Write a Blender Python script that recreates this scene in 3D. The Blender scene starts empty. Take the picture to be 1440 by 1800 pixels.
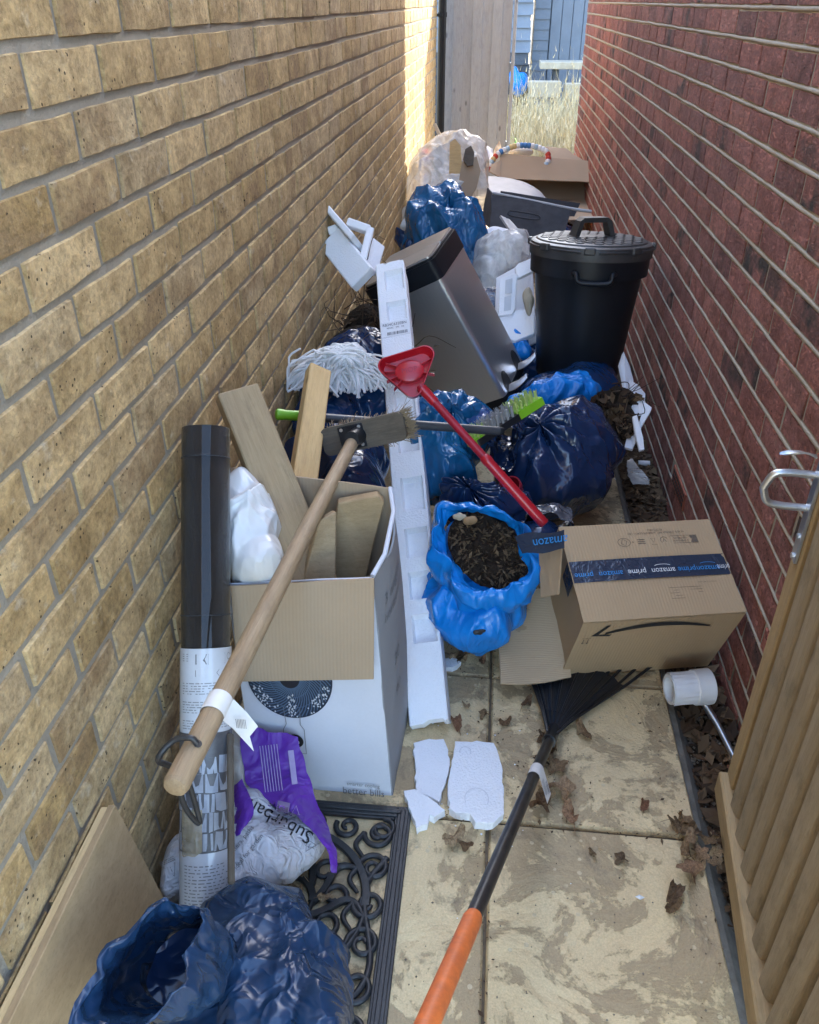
import bpy, bmesh, math, random
import numpy as np
from mathutils import Matrix, Vector, Euler

SC = bpy.context.scene
COL = SC.collection

# ------------------------------------------------------------------ camera, sky, sun, exposure
F_PX, IMG_W, IMG_H, CAM_H = 1450.0, 1440.0, 1800.0, 1.51
PITCH = math.atan2(900, F_PX)
YAW = math.atan2(170, F_PX / math.cos(PITCH))
cam_d = bpy.data.cameras.new('camera')
cam = bpy.data.objects.new('camera', cam_d)
COL.objects.link(cam)
cam.location = (0, 0, CAM_H)
cam.rotation_euler = (math.pi / 2 - PITCH, 0, YAW)
cam_d.sensor_fit = 'VERTICAL'
cam_d.sensor_height = 36.0
cam_d.lens = 36.0 * F_PX / IMG_H
cam_d.clip_start = 0.02
cam_d.clip_end = 400
SC.camera = cam

SUN_AZ, SUN_EL = math.radians(27), math.radians(28)     # azimuth from the alley axis towards the red wall
world = bpy.data.worlds.new('World')
SC.world = world
world.use_nodes = True
nt = world.node_tree
sky = nt.nodes.new('ShaderNodeTexSky')
sky.sky_type = 'NISHITA'
sky.sun_disc = False
sky.sun_elevation = SUN_EL
sky.sun_rotation = SUN_AZ
sky.air_density = 1.0
sky.dust_density = 1.6
sky.ozone_density = 1.0
bg = nt.nodes['Background']
bg.inputs['Strength'].default_value = 0.15
nt.links.new(sky.outputs[0], bg.inputs[0])

sun_d = bpy.data.lights.new('sun', 'SUN')
sun_d.energy = 2.0
sun_d.angle = math.radians(0.6)
sun_d.color = (1.0, 0.93, 0.80)
sun = bpy.data.objects.new('sun', sun_d)
COL.objects.link(sun)
_sd = Vector((math.sin(SUN_AZ) * math.cos(SUN_EL), math.cos(SUN_AZ) * math.cos(SUN_EL), math.sin(SUN_EL)))
sun.rotation_euler = _sd.to_track_quat('Z', 'Y').to_euler()
sun.location = (3, 12, 9)

vs = SC.view_settings
vs.view_transform = 'Standard'
vs.look = 'None'
vs.exposure = 3.3
vs.gamma = 1.0
vs.use_curve_mapping = False
SC.render.engine = 'CYCLES'
SC.cycles.max_bounces = 10
SC.cycles.diffuse_bounces = 6
SC.cycles.transparent_max_bounces = 12
SC.cycles.use_denoising = True

XL, XR = -0.583, 0.670            # faces of the two brick walls
YL_END, YR_END = 8.25, 8.07       # their far ends

# measured points: a pixel of the photograph's ray met with one known plane of the alley
_F = np.array([-math.sin(YAW) * math.cos(PITCH), math.cos(YAW) * math.cos(PITCH), -math.sin(PITCH)])
_R = np.array([math.cos(YAW), math.sin(YAW), 0.0])
_U = np.cross(_R, _F)
def at(px, py, x=None, y=None, z=None, d=None):
    r = (px - 720) * _R + (900 - py) * _U + F_PX * _F
    if x is not None: t = x / r[0]
    elif y is not None: t = y / r[1]
    elif z is not None: t = (z - CAM_H) / r[2]
    else: t = d / F_PX
    return np.array([0, 0, CAM_H]) + t * r
def pix(p):
    v = np.asarray(p, float) - np.array([0, 0, CAM_H])
    dd = v @ _F
    return 720 + F_PX * (v @ _R) / dd, 900 - F_PX * (v @ _U) / dd, dd

# ------------------------------------------------------------------ noise
class Noise:
    def __init__(s, seed):
        r = np.random.RandomState(seed)
        s.p = r.permutation(256); s.p = np.concatenate([s.p, s.p])
        g = r.normal(size=(256, 3)); s.g = g / np.linalg.norm(g, axis=1)[:, None]
    def __call__(s, P, f=1.0):
        P = np.asarray(P, float) * f + 37.3
        i = np.floor(P).astype(int); u = P - i; i &= 255
        w = u * u * u * (u * (u * 6 - 15) + 10)
        out = 0
        for dx in (0, 1):
            for dy in (0, 1):
                for dz in (0, 1):
                    h = s.p[(s.p[(s.p[(i[..., 0] + dx) & 255] + i[..., 1] + dy) & 255] + i[..., 2] + dz) & 255]
                    d = (s.g[h] * (u - np.array([dx, dy, dz]))).sum(-1)
                    wt = (w[..., 0] if dx else 1 - w[..., 0]) * (w[..., 1] if dy else 1 - w[..., 1]) * (w[..., 2] if dz else 1 - w[..., 2])
                    out = out + d * wt
        return out * 1.6
    def fbm(s, P, f, n=3):
        return sum(s(P, f * 2 ** k) / 2 ** k for k in range(n))
    def worley(s, P, f, seed=0):
        """distance to the nearest of a jittered cloud of points, in cells"""
        P = np.asarray(P, float); lo, hi = P.min(0) - .5 / f, P.max(0) + .5 / f
        k = int(min(900, max(12, np.prod((hi - lo) * f))))
        Q = lo + np.random.RandomState(seed + 7).rand(k, 3) * (hi - lo); out = np.empty(len(P))
        for i in range(0, len(P), 4000):
            d = ((P[i:i + 4000, None, :] - Q[None]) ** 2).sum(-1); out[i:i + 4000] = np.sqrt(d.min(1))
        return out * f
    def ridge(s, P, f, n=3):
        return sum((1 - 2 * np.abs(s(P, f * 2.1 ** k))) / 1.8 ** k for k in range(n))

# ------------------------------------------------------------------ mesh builder
class MB:
    def __init__(s):
        s.v = []; s.f = []; s.n = 0; s.m = []
    def add(s, verts, faces, mi=0):
        verts = np.asarray(verts, float).reshape(-1, 3)
        s.v.append(verts)
        o = s.n
        s.f.extend([tuple(int(a) + o for a in q) for q in faces])
        s.m.extend([mi] * len(faces))
        s.n += len(verts)
        return s
    def box(s, c, size, M=None, mi=0, bev=0.0):
        sx, sy, sz = [a / 2 for a in size]
        b = min(bev, sx * .9, sy * .9, sz * .9)
        if b <= 0:
            V = np.array([(x, y, z) for z in (-sz, sz) for y in (-sy, sy) for x in (-sx, sx)])
            Fc = [(0, 2, 3, 1), (4, 5, 7, 6), (0, 1, 5, 4), (2, 6, 7, 3), (0, 4, 6, 2), (1, 3, 7, 5)]
        else:
            V = []; idx = {}
            for kx in (-1, 1):
                for ky in (-1, 1):
                    for kz in (-1, 1):
                        for ax in range(3):
                            p = [kx * (sx - b), ky * (sy - b), kz * (sz - b)]
                            p[ax] = (kx, ky, kz)[ax] * (sx, sy, sz)[ax]
                            idx[(kx, ky, kz, ax)] = len(V); V.append(p)
            V = np.array(V); Fc = []
            for ax in range(3):
                o1, o2 = [a for a in range(3) if a != ax]
                for sg in (-1, 1):
                    q = []
                    for a, bb in ((-1, -1), (1, -1), (1, 1), (-1, 1)):
                        k = [0, 0, 0]; k[ax] = sg; k[o1] = a; k[o2] = bb
                        q.append(idx[(*k, ax)])
                    Fc.append(tuple(q))
            for ax in range(3):
                o1, o2 = [a for a in range(3) if a != ax]
                for a in (-1, 1):
                    for bb in (-1, 1):
                        k0 = [0, 0, 0]; k0[ax] = -1; k0[o1] = a; k0[o2] = bb
                        k1 = list(k0); k1[ax] = 1
                        Fc.append((idx[(*k0, o1)], idx[(*k1, o1)], idx[(*k1, o2)], idx[(*k0, o2)]))
            for kx in (-1, 1):
                for ky in (-1, 1):
                    for kz in (-1, 1):
                        Fc.append(tuple(idx[(kx, ky, kz, a)] for a in range(3)))
        if M is not None: V = V @ np.asarray(M).T[:3, :3] if np.asarray(M).shape[0] == 3 else V @ np.asarray(M)[:3, :3].T
        return s.add(V + np.asarray(c, float), Fc, mi)
    def tube(s, path, r, n=10, cap=True, mi=0, flat=None):
        path = np.asarray(path, float); k = len(path)
        rr = np.broadcast_to(np.asarray(r, float), (k,)) if np.ndim(r) < 2 else None
        T = np.gradient(path, axis=0); T /= np.linalg.norm(T, axis=1)[:, None] + 1e-12
        a = np.array([0, 0, 1.]) if abs(T[0][2]) < .9 else np.array([1., 0, 0])
        N = np.cross(T[0], a); N /= np.linalg.norm(N)
        V = []
        for i in range(k):
            N = N - T[i] * (N @ T[i]); N /= np.linalg.norm(N) + 1e-12
            B = np.cross(T[i], N)
            ang = np.arange(n) * 2 * math.pi / n
            f1 = 1.0 if flat is None else flat
            V.append(path[i] + rr[i] * (np.cos(ang)[:, None] * N + f1 * np.sin(ang)[:, None] * B))
        V = np.concatenate(V)
        Fc = []
        for i in range(k - 1):
            for j in range(n):
                Fc.append((i * n + j, i * n + (j + 1) % n, (i + 1) * n + (j + 1) % n, (i + 1) * n + j))
        if cap:
            Fc.append(tuple(range(n - 1, -1, -1))); Fc.append(tuple((k - 1) * n + j for j in range(n)))
        return s.add(V, Fc, mi)
    def lathe(s, prof, n=40, mi=0, cap0=True, cap1=True):
        V = []
        for r, z in prof:
            a = np.arange(n) * 2 * math.pi / n
            V.append(np.stack([r * np.cos(a), r * np.sin(a), np.full(n, z)], 1))
        Fc = []
        for i in range(len(prof) - 1):
            for j in range(n):
                Fc.append((i * n + j, i * n + (j + 1) % n, (i + 1) * n + (j + 1) % n, (i + 1) * n + j))
        if cap0: Fc.append(tuple(range(n - 1, -1, -1)))
        if cap1: Fc.append(tuple((len(prof) - 1) * n + j for j in range(n)))
        return s.add(np.concatenate(V), Fc, mi)
    def prism(s, poly, z0, z1, mi=0):
        n = len(poly)
        V = [(p[0], p[1], z0) for p in poly] + [(p[0], p[1], z1) for p in poly]
        Fc = [tuple(range(n - 1, -1, -1)), tuple(range(n, 2 * n))]
        Fc += [(i, (i + 1) % n, n + (i + 1) % n, n + i) for i in range(n)]
        return s.add(V, Fc, mi)
    def grid(s, G, mi=0, closed_u=False):
        G = np.asarray(G, float); a, b = G.shape[:2]
        Fc = []
        for i in range(a - 1):
            for j in range(b if closed_u else b - 1):
                Fc.append((i * b + j, i * b + (j + 1) % b, (i + 1) * b + (j + 1) % b, (i + 1) * b + j))
        return s.add(G.reshape(-1, 3), Fc, mi)
    def sheet(s, G, t, mi=0):
        """a grid of points given thickness t along its own normals"""
        G = np.asarray(G, float); a, b = G.shape[:2]
        du = np.gradient(G, axis=1); dv = np.gradient(G, axis=0)
        N = np.cross(du, dv); N /= np.linalg.norm(N, axis=2)[..., None] + 1e-12
        top = G + N * t / 2; bot = G - N * t / 2
        V = np.concatenate([top.reshape(-1, 3), bot.reshape(-1, 3)]); o = a * b
        Fc = []
        for i in range(a - 1):
            for j in range(b - 1):
                q = (i * b + j, i * b + j + 1, (i + 1) * b + j + 1, (i + 1) * b + j)
                Fc.append(q); Fc.append(tuple(x + o for x in q[::-1]))
        for i in range(a - 1):
            for j in (0, b - 1):
                q = (i * b + j, (i + 1) * b + j, (i + 1) * b + j + o, i * b + j + o)
                Fc.append(q if j == 0 else q[::-1])
        for j in range(b - 1):
            for i in (0, a - 1):
                q = (i * b + j, i * b + j + 1, i * b + j + 1 + o, i * b + j + o)
                Fc.append(q[::-1] if i == 0 else q)
        return s.add(V, Fc, mi)
    def xf(s, M):
        M = np.asarray(M, float)
        s.v = [v @ M[:3, :3].T + M[:3, 3] for v in s.v]
        return s
    def mesh(s, name, mats, smooth=False):
        me = bpy.data.meshes.new(name)
        V = np.concatenate(s.v) if s.v else np.zeros((0, 3))
        me.from_pydata(V.tolist(), [], s.f)
        for m in (mats if isinstance(mats, (list, tuple)) else [mats]):
            me.materials.append(m)
        if max(s.m, default=0) > 0:
            me.polygons.foreach_set('material_index', s.m)
        if smooth:
            me.polygons.foreach_set('use_smooth', [True] * len(me.polygons))
        me.update()
        return me

WM = {}                                     # world matrix of every thing / part, by name
def link(name, data, M=None, parent=None):
    o = bpy.data.objects.new(name, data)
    COL.objects.link(o)
    M = Matrix.Identity(4) if M is None else Matrix(M)
    o.matrix_basis = M
    if parent is not None:
        o.parent = parent
        WM[o.name] = WM[parent.name] @ M
    else:
        WM[o.name] = M
    return o
def tag(o, label=None, cat=None, group=None, kind=None):
    if label: o['label'] = label
    if cat: o['category'] = cat
    if group: o['group'] = group
    if kind: o['kind'] = kind
    return o
def thing(name, label, cat, M=(0, 0, 0), group=None):
    if not isinstance(M, Matrix): M = Matrix.Translation(Vector(M))
    o = link(name, None, M)
    o.empty_display_size = .05
    return tag(o, label, cat, group)
def autosmooth(me, deg):
    bm = bmesh.new(); bm.from_mesh(me)
    bmesh.ops.recalc_face_normals(bm, faces=bm.faces[:])
    for e in bm.edges:
        e.smooth = not (len(e.link_faces) == 2 and e.calc_face_angle(0) > math.radians(deg))
    for f in bm.faces: f.smooth = True
    bm.to_mesh(me); bm.free()
def part(name, mb, mat, parent=None, M=None, smooth=None, world=False):
    """mb in the parent's own frame (world=True: in world coordinates); smooth = crease angle"""
    if world and parent is not None:
        mb.xf(WM[parent.name].inverted())
    me = mb.mesh(name, mat)
    if smooth is not None: autosmooth(me, smooth)
    return link(name, me, M, parent)
def solo(name, mb, mat, label, cat, loc, group=None, smooth=None, kind=None):
    """a thing that is one mesh; mb in world coordinates, origin put at loc"""
    mb.xf(Matrix.Translation(-Vector(loc)))
    o = part(name, mb, mat, None, Matrix.Translation(Vector(loc)), smooth)
    return tag(o, label, cat, group, kind)
def frame(o, xdir, up=(0, 0, 1)):
    """matrix at o, X along xdir, Z as near to up as can be"""
    X = Vector(xdir).normalized(); Z = Vector(up)
    Y = Z.cross(X).normalized(); Z = X.cross(Y)
    M = Matrix((X, Y, Z)).transposed().to_4x4()
    M.translation = Vector(o)
    return M
def bez(pts, n=12):
    """smooth path through points (Catmull-Rom)"""
    P_ = np.asarray(pts, float); P_ = np.vstack([2 * P_[0] - P_[1], P_, 2 * P_[-1] - P_[-2]])
    out = []
    for i in range(1, len(P_) - 2):
        for t in np.arange(n) / n:
            a, b, c, d = P_[i - 1:i + 3]
            out.append(.5 * ((2 * b) + (c - a) * t + (2 * a - 5 * b + 4 * c - d) * t * t + (3 * b - a - 3 * c + d) * t ** 3))
    out.append(P_[-2])
    return np.array(out)
_tc = {}
def glyphs(s, size, sp=1.0):
    """lettering as flat mesh data in the XY plane, centred"""
    cu = bpy.data.curves.new('t', 'FONT'); cu.body = s; cu.size = size; cu.align_x = 'CENTER'; cu.align_y = 'CENTER'
    cu.space_character = sp; cu.resolution_u = 3
    o = bpy.data.objects.new('t', cu); COL.objects.link(o)
    bpy.context.view_layer.update()
    me = bpy.data.meshes.new_from_object(o.evaluated_get(bpy.context.evaluated_depsgraph_get()))
    V = np.array([v.co[:] for v in me.vertices]).reshape(-1, 3); Fc = [tuple(p.vertices) for p in me.polygons]
    bpy.data.objects.remove(o); bpy.data.curves.remove(cu); bpy.data.meshes.remove(me)
    return V, Fc
def write(mb, s, size, c, rot=0.0, mi=0, sx=1.0, fn=None, sp=1.0):
    V, Fc = glyphs(s, size, sp)
    if len(V) == 0: return
    V = V * np.array([sx, 1, 1]); ca, sa = math.cos(rot), math.sin(rot)
    V = np.stack([V[:, 0] * ca - V[:, 1] * sa + c[0], V[:, 0] * sa + V[:, 1] * ca + c[1], V[:, 2] + (c[2] if len(c) > 2 else 0)], 1)
    mb.add(V if fn is None else fn(V), Fc, mi)
def barcode(mb, c, w, h, seed=1, mi=0, fn=None, rot=0.0):
    r = random.Random(seed); x = -w / 2
    while x < w / 2:
        b = r.choice([.012, .02, .03]) * w
        q = np.array([(x, -h / 2, 0), (x + b, -h / 2, 0), (x + b, h / 2, 0), (x, h / 2, 0)])
        ca, sa = math.cos(rot), math.sin(rot)
        q = np.stack([q[:, 0] * ca - q[:, 1] * sa + c[0], q[:, 0] * sa + q[:, 1] * ca + c[1], q[:, 2] + (c[2] if len(c) > 2 else 0)], 1)
        mb.add(q if fn is None else fn(q), [(0, 1, 2, 3)], mi)
        x += b + r.choice([.012, .02, .03]) * w
def flatpoly(mb, pts, z=0.0, mi=0, fn=None):
    V = np.array([(p[0], p[1], z) for p in pts])
    mb.add(V if fn is None else fn(V), [tuple(range(len(pts)))], mi)
def ring(mb, pts, w, z=0.0, mi=0, closed=True, fn=None):
    """a printed line of width w along pts"""
    P_ = np.asarray(pts, float); n = len(P_)
    T = (np.roll(P_, -1, 0) - np.roll(P_, 1, 0)) if closed else np.gradient(P_, axis=0)
    T = T / (np.linalg.norm(T, axis=1)[:, None] + 1e-9)
    Nn = np.stack([-T[:, 1], T[:, 0]], 1)
    V = np.concatenate([np.c_[P_ + Nn * w / 2, np.full(n, z)], np.c_[P_ - Nn * w / 2, np.full(n, z)]])
    Fc = [(i, (i + 1) % n, n + (i + 1) % n, n + i) for i in range(n if closed else n - 1)]
    mb.add(V if fn is None else fn(V), Fc, mi)

# ------------------------------------------------------------------ materials
class NT:
    def __init__(s, name):
        s.mat = bpy.data.materials.new(name); s.mat.use_nodes = True
        s.t = s.mat.node_tree; s.b = s.t.nodes['Principled BSDF']; s.out = s.t.nodes['Material Output']
        s._co = None
    def n(s, typ, **kw):
        nd = s.t.nodes.new(typ)
        for k, v in kw.items():
            if k.startswith('i_'):
                key = k[2:].replace('_', ' ')
                nd.inputs[key].default_value = v
            else: setattr(nd, k, v)
        return nd
    def l(s, a, b): s.t.links.new(a, b)
    def co(s, scale=(1, 1, 1), off=None, rnd=False, kind='Object'):
        tc = s.n('ShaderNodeTexCoord')
        src = tc.outputs[kind]
        if rnd:
            oi = s.n('ShaderNodeObjectInfo')
            va = s.n('ShaderNodeVectorMath', operation='SCALE'); va.inputs[0].default_value = (17.1, 9.7, 23.3)
            s.l(oi.outputs['Random'], va.inputs['Scale'])
            ad = s.n('ShaderNodeVectorMath', operation='ADD'); s.l(src, ad.inputs[0]); s.l(va.outputs[0], ad.inputs[1]); src = ad.outputs[0]
        mp = s.n('ShaderNodeMapping'); mp.inputs['Scale'].default_value = scale
        if off: mp.inputs['Location'].default_value = off
        s.l(src, mp.inputs[0])
        return mp.outputs[0]
    def noise(s, co, scale, detail=4, rough=.6, dist=0.0):
        nd = s.n('ShaderNodeTexNoise'); nd.inputs['Scale'].default_value = scale; nd.inputs['Detail'].default_value = detail
        nd.inputs['Roughness'].default_value = rough; nd.inputs['Distortion'].default_value = dist
        s.l(co, nd.inputs['Vector']); return nd.outputs[0]
    def voro(s, co, scale, feature='F1', out='Distance', rand=1.0):
        nd = s.n('ShaderNodeTexVoronoi', feature=feature); nd.inputs['Scale'].default_value = scale; nd.inputs['Randomness'].default_value = rand
        s.l(co, nd.inputs['Vector']); return nd.outputs[out]
    def ramp(s, fac, stops, interp='LINEAR'):
        nd = s.n('ShaderNodeValToRGB'); cr = nd.color_ramp; cr.interpolation = interp
        while len(cr.elements) < len(stops): cr.elements.new(.5)
        for e, (p, c) in zip(cr.elements, stops):
            e.position = p; e.color = (*c, 1) if len(c) == 3 else c
        s.l(fac, nd.inputs[0]); return nd.outputs[0]
    def mix(s, fac, a, b, mode='MIX'):
        nd = s.n('ShaderNodeMix', data_type='RGBA', blend_type=mode)
        for sock, v in ((nd.inputs[0], fac), (nd.inputs[6], a), (nd.inputs[7], b)):
            if hasattr(v, 'node'): s.l(v, sock)
            else: sock.default_value = v if np.ndim(v) == 0 else (*v, 1)[:4]
        return nd.outputs[2]
    def math(s, op, a, b=0.0, clamp=False):
        nd = s.n('ShaderNodeMath', operation=op); nd.use_clamp = clamp
        for sock, v in ((nd.inputs[0], a), (nd.inputs[1], b)):
            if hasattr(v, 'node'): s.l(v, sock)
            else: sock.default_value = v
        return nd.outputs[0]
    def bump(s, h, dist, strength=1.0, prev=None):
        nd = s.n('ShaderNodeBump'); nd.inputs['Distance'].default_value = dist; nd.inputs['Strength'].default_value = strength
        s.l(h, nd.inputs['Height'])
        if prev is not None: s.l(prev, nd.inputs['Normal'])
        return nd.outputs[0]
    def set(s, **kw):
        for k, v in kw.items():
            sock = s.b.inputs[{'base': 'Base Color', 'rough': 'Roughness', 'metal': 'Metallic', 'normal': 'Normal', 'spec': 'Specular IOR Level',
                               'trans': 'Transmission Weight', 'coat': 'Coat Weight', 'crough': 'Coat Roughness', 'alpha': 'Alpha', 'aniso': 'Anisotropic',
                               'sheen': 'Sheen Weight', 'sss': 'Subsurface Weight', 'ior': 'IOR'}[k]]
            if hasattr(v, 'node'): s.l(v, sock)
            else: sock.default_value = v if np.ndim(v) == 0 else (*v, 1)[:4]
        return s.mat

def plain(name, c1, c2=None, scale=8, rough=.6, bs=60, bd=.001, metal=0, rnd=False, **kw):
    t = NT(name); co = t.co(rnd=rnd)
    c2 = c2 if c2 is not None else tuple(x * .75 for x in c1)
    n = t.noise(co, scale, 5, .65)
    base = t.mix(t.ramp(n, [(.35, (0, 0, 0)), (.65, (1, 1, 1))]), c1, c2)
    kw2 = dict(base=base, rough=rough, metal=metal, **kw)
    if bd: kw2['normal'] = t.bump(t.noise(co, bs, 4, .6), bd)
    return t.set(**kw2)

def brick_mat(name, cols, island, dark, efflo, bumpd, streak=0.0, dimmix=.5, crease=False):
    t = NT(name)
    if island:
        geo = t.n('ShaderNodeNewGeometry'); rnd = geo.outputs['Random Per Island']
        co = t.co()
    else:
        rnd = t.n('ShaderNodeObjectInfo').outputs['Random']; co = t.co(rnd=True)
    c = t.ramp(rnd, [(i / (len(cols) - 1), k) for i, k in enumerate(cols)])
    n1 = t.noise(co, 14, 5, .7, .4); n2 = t.noise(co, 90, 5, .75); n3 = t.noise(co, 30, 4, .6)
    c = t.mix(t.ramp(n1, [(.38, (0, 0, 0)), (.7, (1, 1, 1))]), c, t.mix(1.0, c, dimmix and (dimmix, dimmix * .93, dimmix * .82), 'MULTIPLY'))
    c = t.mix(t.math('MULTIPLY', t.ramp(n3, [(.6, (0, 0, 0)), (.78, (1, 1, 1))]), .55), c, efflo)
    r2 = t.math('FRACT', t.math('MULTIPLY', rnd, 7.31))
    c = t.mix(t.math('MULTIPLY', t.ramp(t.noise(co, 9, 3), [(.45, (0, 0, 0)), (.62, (1, 1, 1))]), t.ramp(r2, [(.62, (0, 0, 0)), (.9, (1, 1, 1))])), c, dark)
    # small burnt pits
    v = t.voro(co, 75); pit = t.math('MULTIPLY', t.math('LESS_THAN', v, .17), t.math('GREATER_THAN', t.noise(co, 12, 2), .56))
    c = t.mix(t.math('MULTIPLY', pit, .85), c, (.025, .018, .012))
    c = t.mix(.8, c, t.mix(1.0, c, t.ramp(n2, [(.3, (.5, .5, .5)), (.5, (1, 1, 1)), (.72, (1.4, 1.36, 1.28))]), 'MULTIPLY'))
    h = t.math('ADD', t.math('MULTIPLY', n2, .6), t.math('MULTIPLY', n3, .9))
    if crease:
        cs = t.noise(t.co((1, 1, 2.6), rnd=not island), 38, 4, .7, 1.2)
        h = t.math('ADD', h, t.math('MULTIPLY', t.ramp(cs, [(.42, (0, 0, 0)), (.5, (1, 1, 1)), (.58, (0, 0, 0))]), .8))
    h = t.math('SUBTRACT', h, t.math('MULTIPLY', pit, .8))
    return t.set(base=c, rough=.9, normal=t.bump(h, bumpd), spec=.25)

BUFF = [(.56, .405, .20), (.48, .345, .165), (.61, .45, .235), (.52, .38, .195), (.45, .31, .135), (.58, .44, .245), (.49, .37, .21)]
REDB = [(.55, .215, .168), (.46, .18, .143), (.60, .255, .20), (.50, .195, .158), (.34, .15, .13), (.57, .235, .19), (.42, .185, .158)]
M_BUFF = brick_mat('buff_brick', BUFF, False, (.27, .18, .09), (.60, .54, .42), .0065)
M_BUFF_S = brick_mat('buff_brick_far', BUFF, True, (.27, .18, .09), (.60, .54, .42), .004)
M_RED = brick_mat('red_brick', REDB, False, (.085, .065, .055), (.36, .26, .20), .0075, dimmix=.55, crease=True)
M_RED_S = brick_mat('red_brick_far', REDB, True, (.085, .065, .055), (.30, .20, .15), .0045, dimmix=.62, crease=True)
def mortar_mat(name, a, b):
    t = NT(name); co = t.co()
    n = t.noise(co, 10, 5, .7); f = t.noise(co, 220, 4, .7)
    c = t.mix(n, a, b); c = t.mix(t.math('MULTIPLY', t.ramp(f, [(.55, (0, 0, 0)), (.75, (1, 1, 1))]), .5), c, tuple(x * .5 for x in a))
    return t.set(base=c, rough=.95, spec=.2, normal=t.bump(t.math('ADD', t.math('MULTIPLY', f, .5), t.noise(co, 60, 3)), .004))
M_MORT_L = mortar_mat('grey_mortar', (.37, .335, .27), (.27, .245, .20))
M_MORT_R = mortar_mat('pale_mortar', (.45, .40, .325), (.35, .31, .25))

def paving_mat():
    t = NT('riven_stone'); co = t.co(rnd=True)
    w = t.noise(co, 3.0, 6, .62, 1.4)
    big = t.noise(co, 5.5, 9, .68, .9); fine = t.noise(co, 26, 6, .7); mic = t.noise(co, 260, 3, .7)
    c = t.mix(t.ramp(w, [(.3, (0, 0, 0)), (.7, (1, 1, 1))]), (.75, .585, .325), (.64, .49, .28))
    # worn film: sharp edged patches where the pale face has lifted
    patch = t.ramp(t.math('ADD', t.math('MULTIPLY', big, .72), t.math('MULTIPLY', fine, .28)), [(.492, (0, 0, 0)), (.522, (1, 1, 1))])
    c = t.mix(t.math('MULTIPLY', patch, .82), c, t.mix(fine, (.33, .235, .125), (.41, .31, .185)))
    spots = t.math('LESS_THAN', t.voro(co, 34), .16)
    spots = t.math('MULTIPLY', spots, t.ramp(t.noise(co, 6, 3), [(.5, (0, 0, 0)), (.54, (1, 1, 1))]))
    c = t.mix(spots, c, (.62, .50, .31))
    grime = t.ramp(t.noise(co, 7, 6, .75, .6), [(.56, (0, 0, 0)), (.68, (1, 1, 1))])
    c = t.mix(t.math('MULTIPLY', grime, .75), c, (.20, .155, .10))
    c = t.mix(.35, c, t.mix(1.0, c, t.ramp(mic, [(.3, (.6, .6, .6)), (.7, (1.3, 1.3, 1.3))]), 'MULTIPLY'))
    riven = t.noise(co, 5, 7, .58, .6)
    h = t.math('ADD', t.math('MULTIPLY', riven, 2.0), t.math('SUBTRACT', t.math('MULTIPLY', fine, .35), t.math('MULTIPLY', patch, .10)))
    return t.set(base=c, rough=t.ramp(fine, [(.3, (.45,) * 3), (.7, (.75,) * 3)]), spec=.35, normal=t.bump(t.math('ADD', h, t.math('MULTIPLY', mic, .05)), .012))
M_PAVE = paving_mat()
def soil_mat(name, a, b, c3):
    t = NT(name); co = t.co()
    n = t.noise(co, 45, 6, .7); v = t.voro(co, 120, out='Color')
    c = t.mix(n, a, b); c = t.mix(t.ramp(t.noise(co, 25, 4, .7), [(.58, (0, 0, 0)), (.66, (1, 1, 1))]), c, c3)
    return t.set(base=c, rough=.95, spec=.2, normal=t.bump(t.math('ADD', n, t.math('MULTIPLY', t.voro(co, 90), .6)), .012))
M_SOIL = soil_mat('damp_soil', (.035, .024, .016), (.075, .052, .034), (.12, .085, .05))
M_PEAT = soil_mat('dark_compost', (.014, .010, .007), (.035, .024, .016), (.06, .038, .022))
M_EARTH = soil_mat('garden_earth', (.20, .15, .09), (.28, .22, .13), (.34, .28, .16))

def wood_mat(name, a, b, dirt, rough=.65, knots=True, gs=(1.2, 22, 22), bd=.0012):
    """grain runs along the object's own X"""
    t = NT(name); co = t.co(gs, rnd=True)
    n = t.noise(co, 4.0, 6, .65, 1.0); f = t.noise(co, 22, 4, .7)
    c = t.mix(t.ramp(n, [(.3, (0, 0, 0)), (.7, (1, 1, 1))]), a, b)
    c = t.mix(t.math('MULTIPLY', t.ramp(f, [(.5, (0, 0, 0)), (.75, (1, 1, 1))]), .5), c, tuple(x * .6 for x in b))
    co2 = t.co((4, 9, 9), rnd=True)
    if knots:
        k = t.voro(co2, 1.1); c = t.mix(t.math('MULTIPLY', t.ramp(k, [(.06, (1, 1, 1)), (.13, (0, 0, 0))]), .75), c, tuple(x * .35 for x in b))
    d = t.ramp(t.noise(co2, 3, 5, .7), [(.5, (0, 0, 0)), (.72, (1, 1, 1))])
    c = t.mix(t.math('MULTIPLY', d, .7), c, dirt)
    return t.set(base=c, rough=rough, spec=.3, normal=t.bump(t.math('ADD', n, f), bd))
M_PLANK_OLD = wood_mat('weathered_timber', (.40, .29, .165), (.31, .22, .125), (.20, .15, .09))
M_PLANK_NEW = wood_mat('fresh_pine', (.62, .43, .20), (.52, .34, .14), (.45, .30, .14))
M_HANDLE = wood_mat('worn_ash_handle', (.40, .29, .17), (.29, .20, .115), (.17, .125, .08), .5, False)
M_GREYWOOD = wood_mat('grey_dirty_wood', (.14, .115, .085), (.09, .075, .058), (.055, .045, .035), .8, False)
M_GATE = wood_mat('treated_gate_timber', (.38, .30, .20), (.28, .215, .135), (.17, .13, .08), .7, bd=.002)
M_GATE_F = wood_mat('treated_gate_frame', (.44, .31, .16), (.34, .24, .12), (.24, .17, .09), .65)
M_FENCE = wood_mat('silvered_fence_board', (.40, .42, .44), (.33, .345, .365), (.27, .28, .29), .75)
M_PLY = wood_mat('sheathing_board', (.40, .285, .155), (.32, .225, .12), (.25, .175, .09), .7, False, (6, 10, 30), .0006)
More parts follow.
